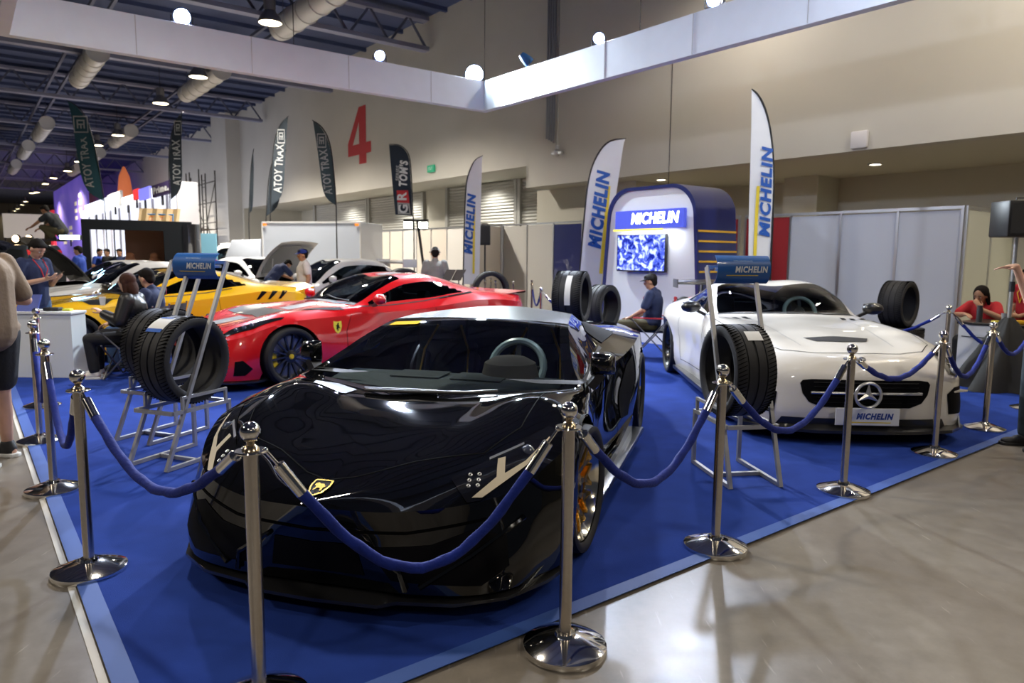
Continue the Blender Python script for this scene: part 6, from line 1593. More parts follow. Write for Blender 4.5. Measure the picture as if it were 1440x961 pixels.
flag('tall white feather flag behind the white car roof, right of the booth', [(1057, 126), (1066, 134), (1076, 155), (1083, 185), (1087, 225), (1086, 300), (1083, 368), (1052, 368), (1055, 250)], [(1057, 125), (1067, 133), (1077, 154), (1084, 185), (1088, 225), (1087, 300), (1084, 372), (1082, 420)], 11.2, M_flagw, FB,
     [('MICHELIN', (1075, 338), (1079, 205), .22, M_print, .010, .2, False)], 'white feather flags', lines=[((1061, 362), (1066, 262), .05, M_yel)])
flag('leaning white feather flag left of the arched booth', [(879, 196), (855, 199), (838, 222), (828, 252), (821, 320), (813, 420), (842, 420), (858, 320), (868, 265), (876, 205)], [(880, 195), (855, 197), (837, 221), (827, 252), (820, 320), (812, 425)], 14.4, M_flagw, FB,
     [('MICHELIN', (836, 352), (850, 240), .34, M_print, .018, .2, False)], 'white feather flags', lines=[((845, 385), (856, 262), .07, M_yel)])
flag('far white feather flag behind the red car roof', [(678, 220), (667, 226), (659, 245), (655, 270), (652, 400), (674, 400), (677, 260)], [(679, 219), (667, 225), (658, 245), (654, 270), (651, 402)], 17., M_flagw, FB,
     [('MICHELIN', (659, 360), (664, 272), .26, M_print, .013, .2, False)], 'white feather flags', lines=[((666, 385), (667, 292), .05, M_yel)])
flag('dark feather flag with a red square and white letters by the floodlight', [(547, 204), (562, 204), (573, 214), (577, 232), (580, 304), (556, 302), (551, 250)], [(547, 203), (562, 203), (574, 213), (578, 232), (581, 305), (582, 318)], 20.5, M_flagn, FB,
     [('TOM\'S', (567, 264), (569, 226), .30, M_wht, .014, .15, False), ('SERIES', (559, 258), (560, 230), .13, M_grey, .004, .1, False)], 'dark feather flags')
ff = bpy.data.objects['feather_flag.003']
def addf(lb, outl, pole, Y, m, letters, emb): return flag(lb, outl, pole, Y, m, FB, letters, 'dark feather flags', emb=emb)
def letters_gr():
    Y = 20.5; P = lambda px, py: D(px, py, Y) - ff.location + V((0, -.03, 0))
    mesh_obj('red_square', [P(559, 285), P(576, 286), P(574, 268), P(558, 268)], [(0, 1, 2, 3)], mat('flag_red', (.55, .03, .04), .6), ff, sm=0)
    mesh_obj('square_outline', [P(560, 301), P(578, 302), P(576, 286), P(559, 285), P(562, 299), P(576, 300), P(574, 288), P(561, 287)], [(0, 1, 5, 4), (1, 2, 6, 5), (2, 3, 7, 6), (3, 0, 4, 7)], M_grey, ff, sm=0)
    for s_, c in (('G', (568, 294)), ('R', (566, 277))):
        o = P(*c) + V((0, -.01, 0)); text('lettering', s_, .36, lambda x, y: o + V((y * -1, 0, x)), M_wht, ff, bold=.012)
letters_gr()
SLOG = 'ATOY TRAX'
addf('teal feather flag with a square emblem, leftmost of the dark flags', [(95, 142), (108, 150), (120, 165), (130, 195), (138, 235), (146, 283), (118, 268), (108, 215), (103, 175)], [(94, 141), (109, 149), (121, 164), (131, 195), (139, 235), (147, 284), (148, 300)], 23.8, M_flagt, [(SLOG, (128, 265), (116, 192), .38, M_grey, .006, 0, False)], ((103, 163), (125, 187), M_grey))
addf('black feather flag hanging before the hall wall left of the big number', [(256, 158), (246, 172), (240, 195), (238, 230), (240, 281), (257, 266), (255, 210)], [(257, 157), (246, 171), (239, 195), (237, 230), (239, 282), (239, 300)], 25.2, M_flagk, [(SLOG, (250, 262), (248, 196), .38, M_grey, .006, 0, False)], ((245, 170), (256, 190), M_grey))
addf('black feather flag in front of another one, left of the big number', [(405, 164), (393, 176), (386, 200), (383, 240), (381, 290), (399, 276), (401, 215)], [(406, 163), (393, 175), (385, 200), (382, 240), (380, 292), (380, 312)], 24.4, M_flagk, [(SLOG, (391, 272), (394, 202), .38, M_grey, .006, 0, False)], ((390, 182), (401, 202), M_grey))
addf('dark feather flag half hidden behind the black one left of the big number', [(402, 212), (386, 222), (379, 245), (375, 304), (393, 291), (396, 240)], [(403, 211), (385, 221), (378, 245), (374, 305), (374, 315)], 25.2, M_flagk, [], None)
addf('slate grey feather flag just left of the red number', [(440, 170), (451, 178), (461, 195), (467, 222), (472, 289), (455, 277), (449, 230)], [(439, 169), (452, 177), (462, 194), (468, 222), (473, 290), (473, 312)], 18.5, mat('flag_slate', (.05, .085, .10), .7), [(SLOG, (463, 274), (455, 210), .28, M_grey, .006, 0, False)], ((446, 188), (459, 208), M_grey))
addf('narrow black feather flag seen almost edge on by the wall column', [(356, 210), (353, 230), (351, 300), (356, 294), (357, 240)], [(357, 209), (353, 229), (350, 300), (350, 318)], 25.6, M_flagk, [], None)
# floodlights on a stand below the dark flag
e = empty('floodlight_stand', D(590, 320, 20.3) * 1.0, 0, 'twin white floodlights on a black stand under the dark flag', 'light'); e.location.z = 0
zf = D(590, 316, 20.3).z; x0 = D(603, 316, 20.3).x - e.location.x
MB().tube([(x0, 0, .02), (-.06, 0, zf + .12)], .04, 10).build('stand_pole', M_dark, e); MB().bar((-.45, 0, zf + .12), (.25, 0, zf + .12), .05).build('cross_bar', M_dark, e, sm=0)
for x in (-.30, .12):
    q = MB().box((x - .14, -.12, zf - .12), (x + .14, 0, zf + .08)).build('lamp_head', M_dark, e, sm=0, bevel=.01)
    MB().box((x - .12, -.125, zf - .10), (x + .12, -.122, zf + .06)).build('lens', emis('flood_white', (.95, 1, .95), 26), q, sm=0)
for k in (0, 1, 2): MB().tube([(x0, 0, .35), (x0 + .4 * math.cos(k * 2.1), .4 * math.sin(k * 2.1), .015)], .015, 6).build('foot', M_dark, e)
# ------------------------------------------------------------------ partitions
M_pan = mat('partition_white', (.55, .60, .72), .5); M_panb = mat('partition_beige', (.60, .54, .47), .6); M_panr = mat('partition_red', (.36, .02, .03), .55)  # blue of the stage lights is tinted into the white panels
def partition(u0, v0, u1, v1, h, n, mats, lb, first=True):
    """panel wall from one spot to another: posts, rails and infill panels"""
    a, c = H(u0, v0), H(u1, v1); d = (c - a) / n; dn = d.normalized(); e = empty('partition_wall', a, 0, lb, 'partition'); nn = V((-dn.y, dn.x, 0))
    for k in range(n + 1):
        if k < n or True: MB().obox(d * k + V((0, 0, h / 2)), dn * .02, nn * .02, (0, 0, h / 2)).build('post', M_alu, e, sm=0)
    for k in range(n):
        p = d * (k + .5); w = d.length / 2 - .02
        MB().obox(p + V((0, 0, h / 2 - .02)), dn * w, nn * .004, (0, 0, h / 2 - .05)).build('panel', mats[k % len(mats)], e, sm=0)
        MB().obox(p + V((0, 0, h - .025)), dn * w, nn * .018, (0, 0, .025)).build('top_rail', M_alu, e, sm=0); MB().obox(p + V((0, 0, .02)), dn * w, nn * .018, (0, 0, .02)).build('bottom_rail', M_alu, e, sm=0)
    return e
partition(4.64, 12.5, 8.55, 12.5, 2.4, 4, [M_pan, M_pan, M_pan, M_panr], 'white panel partition with one red panel behind the white car')
partition(4.60, 12.55, 4.60, 14.6, 2.4, 2, [mat('partition_warm', (.60, .62, .55), .6)], 'greenish side partition behind the woman at the counter')
partition(8.7, 12.5, 9.9, 12.5, 2.4, 1, [M_panr], 'red partition panel between the booth and the tall flag')
uA = FV(705, 320, 12.4).dot(UD); partition(uA, 12.4, uA + 13.5, 12.4, 2.45, 14, [M_panb, M_panb, mat('partition_beige2', (.62, .60, .57), .6)], 'long beige panel partition in front of the shutters')
uB = uA - .05
partition(uB, 12.35, uB, 11.3, 2.45, 1, [M_panb], 'short partition return beside the doorway'); partition(uB - .05, 11.3, uB - 1.9, 11.3, 2.45, 2, [M_panb], 'beige partition left of the dark doorway') if 0 else None
e = partition(uA - .1, 12.4, uA - 3.4, 12.4, 2.45, 3, [mat('partition_grey', (.50, .49, .46), .6), mat('partition_grey', (.5, .5, .5)), M_navy], 'grey partition with a dark doorway beside the leaning flag')
# loudspeaker hanging by the partition and one on a draped stand at the right
def speaker(p, lb, sx=.42, sy=.3, sz=.62, rz=0.):
    e = empty('loudspeaker', p, rz, lb, 'speaker'); MB().box((-sx / 2, -sy / 2, 0), (sx / 2, sy / 2, sz)).build('cabinet', M_black, e, 30, bevel=.02)
    MB().box((-sx / 2 + .03, -sy / 2 - .006, .04), (sx / 2 - .03, -sy / 2, sz - .04)).build('grille', mat('speaker_grille', (.02, .02, .022), .7), e, sm=0)
    MB().tube([(-.06, 0, sz), (-.06, 0, sz + .04), (.06, 0, sz + .04), (.06, 0, sz)], .01, 6).build('handle', M_black, e); return e
p = D(682, 345, 17.2); speaker(p, 'black loudspeaker beside the far white flag', .26, .24, .47); p.z = 0
e = empty('speaker_stand', p, 0, 'thin stand under the black loudspeaker by the far white flag', 'stand'); MB().tube([(0, 0, .1), (0, 0, D(682, 345, 17.2).z)], .02, 8).build('pole', M_dark, e)
for k in range(3): MB().tube([(0, 0, .5), (.4 * math.cos(k * 2.1), .4 * math.sin(k * 2.1), .02)], .014, 6).build('leg', M_dark, e)
p = G(1416, 548); Ys = p.y
s0 = D(1432, 334, Ys); speaker(s0, 'black loudspeaker on a silver pole at the right frame edge', .50, .34, .42)
e = empty('speaker_stand', (s0.x - .02, s0.y, 0), 0, 'silver speaker pole rising from a black draped cloth', 'stand'); MB().tube([(0, 0, .45), (0, 0, s0.z)], .022, 12).build('pole', M_alu, e); MB().tube([(0, 0, 1.18), (0, 0, 1.3)], .03, 12).build('collar', M_dark, e)
for k in range(3): MB().tube([(0, 0, .8), (.42 * math.cos(k * 2.1 + .5), .42 * math.sin(k * 2.1 + .5), .02)], .014, 6).build('leg', M_dark, e)
b = MB(); n = 40; rows = 12; vs = []
for i in range(rows + 1):
    t = i / rows; r = .05 + .44 * t ** .8; z = .86 * (1 - t)
    for k in range(n):
        a = 2 * PI * k / n; w = 1 + (.10 + .12 * t) * math.sin(a * 5 + t * 2) + .06 * math.sin(a * 11 + 1); vs.append((math.cos(a) * r * w, math.sin(a) * r * w * .9, max(z, .003)))
b.add(vs, [(i * n + k, i * n + (k + 1) % n, (i + 1) * n + (k + 1) % n, (i + 1) * n + k) for i in range(rows) for k in range(n)])
o = b.build('draped_cloth', mat('cloth_drape', (.012, .011, .010), .8), None, 60); o.location = (s0.x - .02, s0.y, .012); tag(o, 'black cloth draped over the foot of the speaker stand at the right', 'cloth')
# counters
def counter(p, w, d, h, m, top, lb, rz=0.):
    e = empty('counter', p, rz, lb, 'counter'); MB().box((0, 0, 0), (w, d, h - .03)).build('cabinet', m, e, sm=0); MB().box((-.02, -.02, h - .03), (w + .02, d, h)).build('worktop', top, e, sm=0, bevel=.004); return e
pc = G(1342, 536); hC = D(1342, 452, pc.y).z
cR = counter(pc, .72, .72, hC, mat('counter_white', (.70, .71, .74), .5), mat('counter_black', (.015, .015, .017), .3), 'white counter with a black top where the woman in red sits', RZU + PI)
MB().box((.04, -.01, hC - .19), (.68, -.004, hC - .18)).build('panel_line', M_dark, cR, sm=0)
def on(e, a, c, z): return e.matrix_basis @ V((a, c, z))
bpy.context.view_layer.update()
o = MB().lathe([(0, 0), (.034, 0), (.036, .16), (.03, .18), (.03, .21), (0, .21)], n=20).build('flask', mat('flask_grey', (.04, .04, .045), .35), loc=on(cR, .18, .12, hC)); tag(o, 'dark grey drinking flask on the black counter top', 'bottle')
o = MB().lathe([(0, 0), (.035, 0), (.045, .13), (.04, .13), (.032, .01), (0, .01)], n=20).build('cup', mat('cup_grey', (.25, .25, .26), .4), loc=on(cR, .47, .10, hC)); tag(o, 'grey cup on the counter in front of the woman in red', 'cup')
o = MB().box((-.07, -.04, 0), (.07, .04, .05)).build('snack_pack', mat('pack_yellow', (.75, .42, .02), .5), bevel=.012, loc=on(cR, .60, .15, hC)); tag(o, 'yellow orange packet on the black counter top', 'packet')
o = MB().box((-.04, -.03, 0), (.04, .03, .035)).build('snack_pack', mat('pack_lemon', (.75, .62, .05), .5), bevel=.01, loc=on(cR, .38, .07, hC)); tag(o, 'small lemon yellow packet by the grey cup', 'packet')
pl = G(105, 533); hL = D(105, 439, pl.y).z
cL = counter(V((pl.x - .75, pl.y, .013)), .75, .30, hL - .013, mat('counter_pale', (.72, .76, .80), .5), mat('counter_top_pale', (.76, .78, .80), .45), 'white counter at the left in front of the yellow car nose')
bpy.context.view_layer.update(); hh = hL - .013
o = MB().obox((0, 0, .10), (.13, 0, 0), (0, .012, .0), (0, .05, .10)).build('display_card', mat('card_blue', (.05, .08, .36), .4), sm=0, loc=on(cL, .20, .08, hh)); tag(o, 'blue tilted card standing on the white counter', 'card')
o = MB().box((-.10, -.06, 0), (.10, .06, .045)).build('glasses_case', M_black, bevel=.018, loc=on(cL, .46, .13, hh)); tag(o, 'black case lying on the white counter', 'case')
o = MB().box((-.05, -.04, 0), (.05, .04, .03)).build('snack_pack', mat('pack_lime', (.70, .72, .06), .5), bevel=.01, loc=on(cL, .62, .16, hh)); tag(o, 'yellow green packet on the white counter corner', 'packet')
o = MB().box((-.12, -.08, 0), (.12, .08, .012)).build('leaflets', mat('paper_white', (.8, .8, .78), .6), loc=on(cL, .50, .11, hh) + V((.08, -.04, 0)) * 0 + V((-.02, 0.0, 0)) if 0 else on(cL, .30, .19, hh)); tag(o, 'thin white pile of leaflets behind the blue card', 'paper')
# ------------------------------------------------------------------ folding camp chairs
M_camp = mat('camp_fabric', (.015, .015, .018), .8); M_campr = mat('camp_red', (.40, .015, .03), .7); M_tube = mat('camp_tube', (.16, .16, .17), .35, .7)
def camp_chair(p, rz, lb, fab=M_camp, trim=M_campr):
    # faces local +y
    e = empty('camp_chair', p, rz, lb, 'chair', 'folding camp chairs'); w, d = .27, .24
    b = MB(); n = 6; vs = []
    for i in range(n + 1):
        for j in range(n + 1):
            x, y = -w + 2 * w * i / n, -d + 2 * d * j / n; vs.append((x, y, .43 - .05 * (1 - (x / w) ** 2)))
    b.add(vs, [(i * 7 + j, i * 7 + j + 1, i * 7 + 8 + j, i * 7 + 7 + j) for i in range(n) for j in range(n)]); b.build('seat', fab, e, 60)
    b = MB(); vs = []
    for i in range(n + 1):
        for j in range(n + 1):
            x, z = -w + 2 * w * i / n, .44 + .44 * j / n; vs.append((x, -d - .03 - .10 * j / n - .03 * (1 - (x / w) ** 2), z))
    b.add(vs, [(i * 7 + j, i * 7 + j + 1, i * 7 + 8 + j, i * 7 + 7 + j) for i in range(n) for j in range(n)]); b.build('backrest', fab, e, 60)
    for sx in (-1, 1):
        MB().tube([(sx * w, -d - .02, .10), (sx * w, -d - .03, .44), (sx * w, -d - .13, .90)], .010, 8).build('back_tube', M_tube, e)
        MB().tube([(sx * w, d, .43), (-sx * w, d, .02)], .010, 8).build('leg', M_tube, e); MB().tube([(sx * w, -d, .43), (-sx * w, -d - .01, .02)], .010, 8).build('leg', M_tube, e)
        MB().tube([(sx * w, -d - .02, .10), (sx * (w + .01), d + .02, .62)], .010, 8).build('side_tube', M_tube, e); MB().tube([(sx * w, d - .01, .02), (sx * (w + .01), -d - .05, .60)], .010, 8).build('side_tube', M_tube, e)
        MB().obox((sx * (w + .02), -.02, .625), (.035, 0, 0), (0, .24, 0), (0, 0, .008)).build('armrest', trim, e, sm=0)
    return e
# ------------------------------------------------------------------ the crowd
blk = cloth('black', (.012, .012, .014)); navy = cloth('navy', (.012, .022, .075)); wht = cloth('white', (.68, .68, .67)); beige = cloth('beige', (.21, .145, .088)); khaki = cloth('olive', (.075, .065, .030)); jean = cloth('denim', (.05, .10, .20)); red = cloth('red', (.42, .012, .02)); grey = cloth('grey', (.22, .22, .21)); blue = cloth('royal', (.02, .06, .36)); leather = mat('leather_black', (.010, .010, .011), .38, bump=(30, .3))
shb = mat('shoe_black', (.015, .015, .016), .6); shw = mat('shoe_white', (.70, .66, .60), .6); rub = mat('sole_white', (.72, .72, .70), .55)
LEFT, AWAY, CAMW, RIGHT = PI, PI / 2, -PI / 2, 0.
# man in beige at the left edge, facing left, looking at a phone
e = person((-3.80, 5.14, 0), LEFT - .12, 'man in a beige T-shirt and dark shorts cut off by the left frame edge', dict(
    el=((-.265, -.10, 1.12), (.265, -.06, 1.13)), wr=((-.20, .17, 1.10), (.18, .19, 1.14)), hd=((.35, .9, .15), (-.35, .9, .15)), pn=((.6, 0, .6), (-.6, 0, .6)), look=(0, .9, -.45), head=(0, .07, 1.585),
    kn=((-.14, .02, .49), (.12, .05, .49)), an=((-.16, -.05, .09), (.13, .05, .09)), hip=((-.10, 0, .91), (.10, 0, .91))), skin=SKIN2, shirt=beige, sleeve=.80, trousers=blk, leg=.42, shoes=shb, sole=rub, vox=.007, s=1.05, build=1.18)
for i, sx in enumerate((-1, 1)):     # pale curved tick on each shoe
    q = (-.16, -.05) if sx < 0 else (.13, .05)
    MB().tube([(q[0] + sx * .050 * 1, q[1] + .00, .055), (q[0] + sx * .053, q[1] + .03, .043), (q[0] + sx * .052, q[1] + .09, .062)], [.004, .008, .002], 6).build('shoe_tick', mat('tick_pale', (.6, .58, .55), .5), e)
def phone(p, d, n, lb, m=M_black):
    d, n = V(d).normalized(), V(n).normalized(); o = MB().obox((0, 0, 0), d * .072, n * .004, d.cross(n) * .036).build('phone', m, sm=0, bevel=.002, loc=p); tag(o, lb, 'phone'); 
    MB().obox(n * .0045, d * .066, n * .0005, d.cross(n) * .032).build('screen', mat('phone_screen', (.02, .03, .05), .1, emit=(.3, .4, .6), es=.4), o, sm=0); return o
# man in navy with a phone, behind the white counter
pm = V((-6.02, 8.98, .013))
e = person(pm, -.25, 'smiling man in a navy polo looking down at his phone behind the white counter', dict(look=(.0, .8, -.62), head=(0, .075, 1.575), neck=(0, .01, 1.45), el=((-.24, .0, 1.13), (.24, .0, 1.13)), wr=((-.08, .25, 1.20), (.08, .25, 1.20)), hd=((.3, .9, .25), (-.3, .9, .25)), pn=((.3, -.2, .9), (-.3, -.2, .9))), skin=SKIN2, shirt=navy, sleeve=.65, trousers=jean, shoes=shb, vox=.008, lanyard=red, s=1.0)
bpy.context.view_layer.update(); phone(e.matrix_world @ V((0, .385, 1.265)), e.matrix_world.to_3x3() @ V((.25, .9, .35)), (0, -.3, .9), 'dark phone held by the man in navy')
# seated pair before the yellow car
cc = V((-4.70, 8.72, .013)); camp_chair(cc, PI / 2 + .1, 'black folding chair under the woman in the leather jacket', trim=M_camp)
person(cc, LEFT + .1, 'seated woman with brown hair and a black leather jacket holding a paper cup', dict(sh=((-.17, -.03, .98), (.17, -.03, .98)), el=((-.24, .03, .72), (.24, .05, .72)), wr=((-.10, .27, .80), (.16, .30, .66)), hd=((.2, .8, .6), (0, 1, -.2)), look=(.25, 1, .02), kn=((-.12, .44, .49), (.12, .44, .50)), an=((-.12, .40, .09), (.13, .46, .09))), base=SIT, skin=SKIN2, hair=HAIRB, style='long', shirt=leather, sleeve=1.9, jacket=True, trousers=blk, shoes=shw, sole=rub, vox=.008)
bpy.context.view_layer.update()
o = MB().lathe([(0, 0), (.028, 0), (.038, .10), (.036, .10), (.026, .004), (0, .004)], n=20).build('paper_cup', M_wht, loc=V((-5.10, 8.84, .90))); tag(o, 'white paper cup held by the seated woman in black', 'cup')
c2_ = V((-4.75, 9.30, .013)); camp_chair(c2_, PI / 2 + .05, 'black folding chair with a tall back under the man beside the seated woman', trim=M_camp)
person(c2_, LEFT + .0, 'seated dark-haired man in blue beside the woman in the leather jacket', dict(look=(.3, 1, -.05)), base=SIT, skin=SKIN2, shirt=navy, sleeve=.7, trousers=jean, shoes=shb, vox=.009, s=1.04)
# man in a cap by the booth
cm = V((2.14, 10.95, .013)); camp_chair(cm, PI / 2 - .35, 'black and red folding chair under the man in the dark cap')
person(cm, LEFT - .5, 'seated man in a dark cap, navy polo and olive trousers in front of the booth', dict(look=(-.1, 1, -.12), wr=((-.10, .30, .60), (.17, .24, .62)), el=((-.25, .04, .74), (.26, -.02, .74)), an=((-.13, .38, .09), (.16, .52, .09))), base=SIT, skin=SKIN, shirt=navy, sleeve=.75, trousers=khaki, shoes=shb, vox=.009, cap=blk, lanyard=red, badge=M_wht)
c3 = V((2.72, 11.25, .013)); camp_chair(c3, PI / 2 - .2, 'second black and red folding chair holding a backpack, by the booth')
b = MB(); ell(b, (0, 0, .24), .19, .13, .25); ell(b, (0, .10, .16), .14, .08, .14); o = fuse(b, 'backpack', mat('pack_black', (.015, .015, .017), .7), None, .012); o.location = c3 + V((0, 0, .44)); tag(o, 'black and red backpack on the chair behind the seated man', 'bag')
q = MB()
for k in (-1, 1): q.tube([(k * .10, .12, .45), (k * .15, -.02, .47), (k * .17, -.13, .25), (k * .15, -.10, .04)], .022, 8)
build_each(q, 'strap', M_campr, o); MB().tube([(-.15, .14, .25), (0, .19, .27), (.15, .14, .25)], .016, 8).build('zip_band', M_campr, o)
# man in grey seen from behind
person(D(612, 380, 13.6) * V((1, 1, 0)) if 0 else (D(612, 380, 13.6).x, 13.6, 0), AWAY + .15, 'man in a grey T-shirt and cap seen from behind by the far partition', dict(back_cap=False), skin=SKIN, shirt=grey, sleeve=.6, trousers=jean, shoes=shb, vox=.011, cap=mat('cap_pale', (.45, .45, .42), .8), build=1.1)
for i, px in enumerate((631, 645)):
    p = D(px, 387, 13.2); e = empty('notice_board', (p.x, 13.2, 0), -.2, 'dark tilted board on a stand beside the man in grey, %s of two' % ('left' if i == 0 else 'right'), 'board')
    MB().obox((0, 0, p.z), (.09, 0, .0), (0, .008, 0), (.045, .03, .10)).build('board', mat('board_brown', (.03, .022, .018), .5), e, sm=0); MB().tube([(0, 0, .03), (0, 0, p.z - .06)], .012, 8).build('pole', M_dark, e); MB().lathe([(0, 0), (.14, 0), (.14, .02), (0, .03)], n=20).build('base', M_dark, e)
# man in a white T-shirt and blue cap
person((D(428, 380, 13.6).x, 13.6, 0), LEFT + .5, 'man in a white T-shirt and blue cap beside the white hatchback', dict(look=(.1, 1, -.05)), skin=SKIN, shirt=wht, sleeve=.55, trousers=jean, shoes=shb, vox=.010, cap=cloth('capblue', (.01, .03, .22)), s=.97)
# man bending over the engine
person((D(382, 380, 17.2).x, 17.2, 0), AWAY - .7, 'man in navy bending over the open engine bay', dict(pelvis=(0, -.06, .92), waist=(0, .04, 1.06), chest=(0, .19, 1.19), neck=(0, .32, 1.30), head=(0, .44, 1.33), look=(0, .7, -.7), sh=((-.18, .26, 1.27), (.18, .26, 1.27)), el=((-.22, .42, 1.06), (.22, .42, 1.06)), wr=((-.16, .60, .98), (.16, .60, .98)), hd=((.1, .9, -.3), (-.1, .9, -.3)), hip=((-.095, -.06, .90), (.095, -.06, .90))), skin=SKIN, shirt=navy, sleeve=.8, trousers=jean, shoes=shb, vox=.011, s=.98)
# man in blue behind the white coupe
person((D(113, 380, 17.9).x, 17.9, 0), LEFT + .1, 'man in a royal blue T-shirt behind the white coupe roof', dict(el=((-.24, .1, 1.16), (.24, .1, 1.16)), wr=((-.2, .36, 1.22), (.2, .36, 1.22)), hd=((0, 1, .2), (0, 1, .2))), skin=SKIN, shirt=blue, sleeve=.6, trousers=jean, shoes=shb, vox=.011)
# woman at the right counter
pw = V((6.46, 9.72, 0))
stool = empty('counter_stool', (pw.x, pw.y, 0), 0, 'dark stool behind the counter under the woman in red', 'stool'); MB().lathe([(0, .40), (.17, .40), (.17, .44), (0, .45)], n=24).build('seat', M_black, stool); MB().tube([(0, 0, .02), (0, 0, .40)], .025, 10).build('pole', M_dark, stool); MB().lathe([(0, 0), (.2, 0), (.19, .02), (0, .03)], n=24).build('base', M_dark, stool)
person((pw.x, pw.y, -.02), math.atan2(-VD.y, -VD.x), 'woman with long black hair in a red shirt leaning on the counter', dict(head=(.0, .17, 1.10), neck=(0, .09, 1.0), chest=(0, .03, .86), look=(.1, .9, -.3), sh=((-.17, .05, .96), (.17, .05, .96)), el=((-.26, .24, .82), (.25, .24, .82)), wr=((-.08, .34, .92), (.10, .38, .845)), hd=((.5, .1, .8), (-.7, .7, 0)), pn=((.5, -.8, 0), (0, 0, -1))), base=SIT, skin=SKIN, style='long', shirt=red, sleeve=.75, trousers=blk, shoes=shb, vox=.009)
# people at the right edge
person((5.62, 7.28, 0) if 0 else (D(1446, 430, 8.9).x, 8.9, 0), LEFT + .25, 'person in a red shirt with a yellow strap behind the pole at the right edge', dict(wr=((-.05, .22, 1.0), (.1, .2, 1.05)), hd=((.4, .8, .2), (-.4, .8, .2))), skin=SKIN, shirt=red, sleeve=.6, trousers=blk, shoes=shb, vox=.010, s=.86, lanyard=mat('yellow_strap', (.75, .5, .02), .6))
pr = G(1447, 634)
person((pr.x + .10, pr.y + .06, 0), LEFT - .05, 'person in dark trousers and black shoes at the right frame edge, pointing left', dict(sh=((-.185, 0, 1.41), (.185, .02, 1.41)), el=((-.24, .12, 1.20), (.22, .0, 1.16)), wr=((-.24, .06, .98), (.10, .23, 1.50)), hd=((0, .3, -1), (.02, 1, -.05)), pn=((1, 0, 0), (-.2, 0, -1)), an=((-.11, -.02, .09), (.11, .02, .09))), skin=SKIN2, shirt=cloth('pinkgrey', (.45, .38, .40)), sleeve=.5, trousers=cloth('darkteal', (.012, .022, .028)), shoes=shb, vox=.008, s=1.0, curl=.25)
# ------------------------------------------------------------------ black camper with an open window, people beyond it
Yc = 19.5; A = D(119, 402, Yc); zt = D(119, 311, Yc).z; Bp = D(289, 402, 21.0)
ax = V((Bp.x - A.x, Bp.y - A.y, 0)); Lc = ax.length; ra = math.atan2(ax.y, ax.x)
cp = empty('camper_trailer', (A.x, A.y, 0), ra, 'black camper box with a wide open window showing tan seats', 'trailer')
M_cab = mat('camper_black', (.006, .008, .011), .5, spec=.2); M_tan = mat('tan_leather', (.42, .17, .07), .5); M_tanp = mat('tan_panel', (.36, .16, .08), .6)
k = Lc / 170.; X_ = lambda px: (px - 119) * k; Zc = lambda py: CAM_H + (355.3 - py) / 1000 * 20.0; dp = 1.9; w0, w1, z0, z1 = X_(130), X_(231), Zc(373), Zc(324)
for nm, a, c in (('side_wall', (0, 0, .5), (w0, .05, zt)), ('side_wall', (w1, 0, .5), (Lc - .55, .05, zt)), ('side_wall', (w0, 0, .5), (w1, .05, z0)), ('side_wall', (w0, 0, z1), (w1, .05, zt)), ('rear_panel', (w1 - .6, dp, .5), (Lc - .3, dp + .05, zt)), ('rear_panel', (0, dp, .5), (w1 - .6, dp + .05, z0 - .1)), ('rear_panel', (0, dp, z1 + .05), (w1 - .6, dp + .05, zt)), ('roof', (0, 0, zt), (Lc - .3, dp, zt + .06)), ('floor_deck', (0, 0, .45), (Lc - .3, dp, .5))): MB().box(a, c).build(nm, M_cab, cp, sm=0)
MB().box((w1 - .95, dp - .06, .5), (w1 + .1, dp - .02, zt - .1)).build('inner_panel', M_tanp, cp, sm=0); MB().box((w0 + (w1 - w0) * .31, .0, z0), (w0 + (w1 - w0) * .33, .05, z1)).build('window_post', M_cab, cp, sm=0)
MB().box((w0, -.03, z0 - .05), (w1, .06, z0)).build('window_sill', M_tanp, cp, sm=0)
b = MB(); vs = []; n = 8
for i in range(n + 1):
    a = PI / 2 * i / n; vs += [(Lc - .55 + math.sin(a) * .5, .25 - math.cos(a) * .27, z) for z in (.5, zt)]
vs += [(Lc - .05, dp, .5), (Lc - .05, dp, zt)]
b.add(vs, [(2 * i, 2 * i + 2, 2 * i + 3, 2 * i + 1) for i in range(n + 1)]); b.build('corner_cabinet', mat('camper_gloss', (.008, .008, .01), .12, coat=1), cp, 50)
for px in (183, 218):
    q = MB(); ell(q, (X_(px), .75, z0 + .02), .17, .13, .26); ell(q, (X_(px), .72, z0 + .28), .12, .09, .09); q.obox((X_(px), .55, z0 - .32), (.2, 0, 0), (0, .25, 0), (0, 0, .08)); fuse(q, 'seat', M_tan, cp, .03)
for x in (Lc * .35, Lc * .62):
    for y in (.12, dp - .12): MB().lathe([(0, -.1), (.2, -.1), (.33, -.11), (.35, -.06), (.35, .06), (.33, .11), (0, .1)], (x, y, .35), (0, 1, 0), 24).build('wheel', M_tyre, cp, 40)
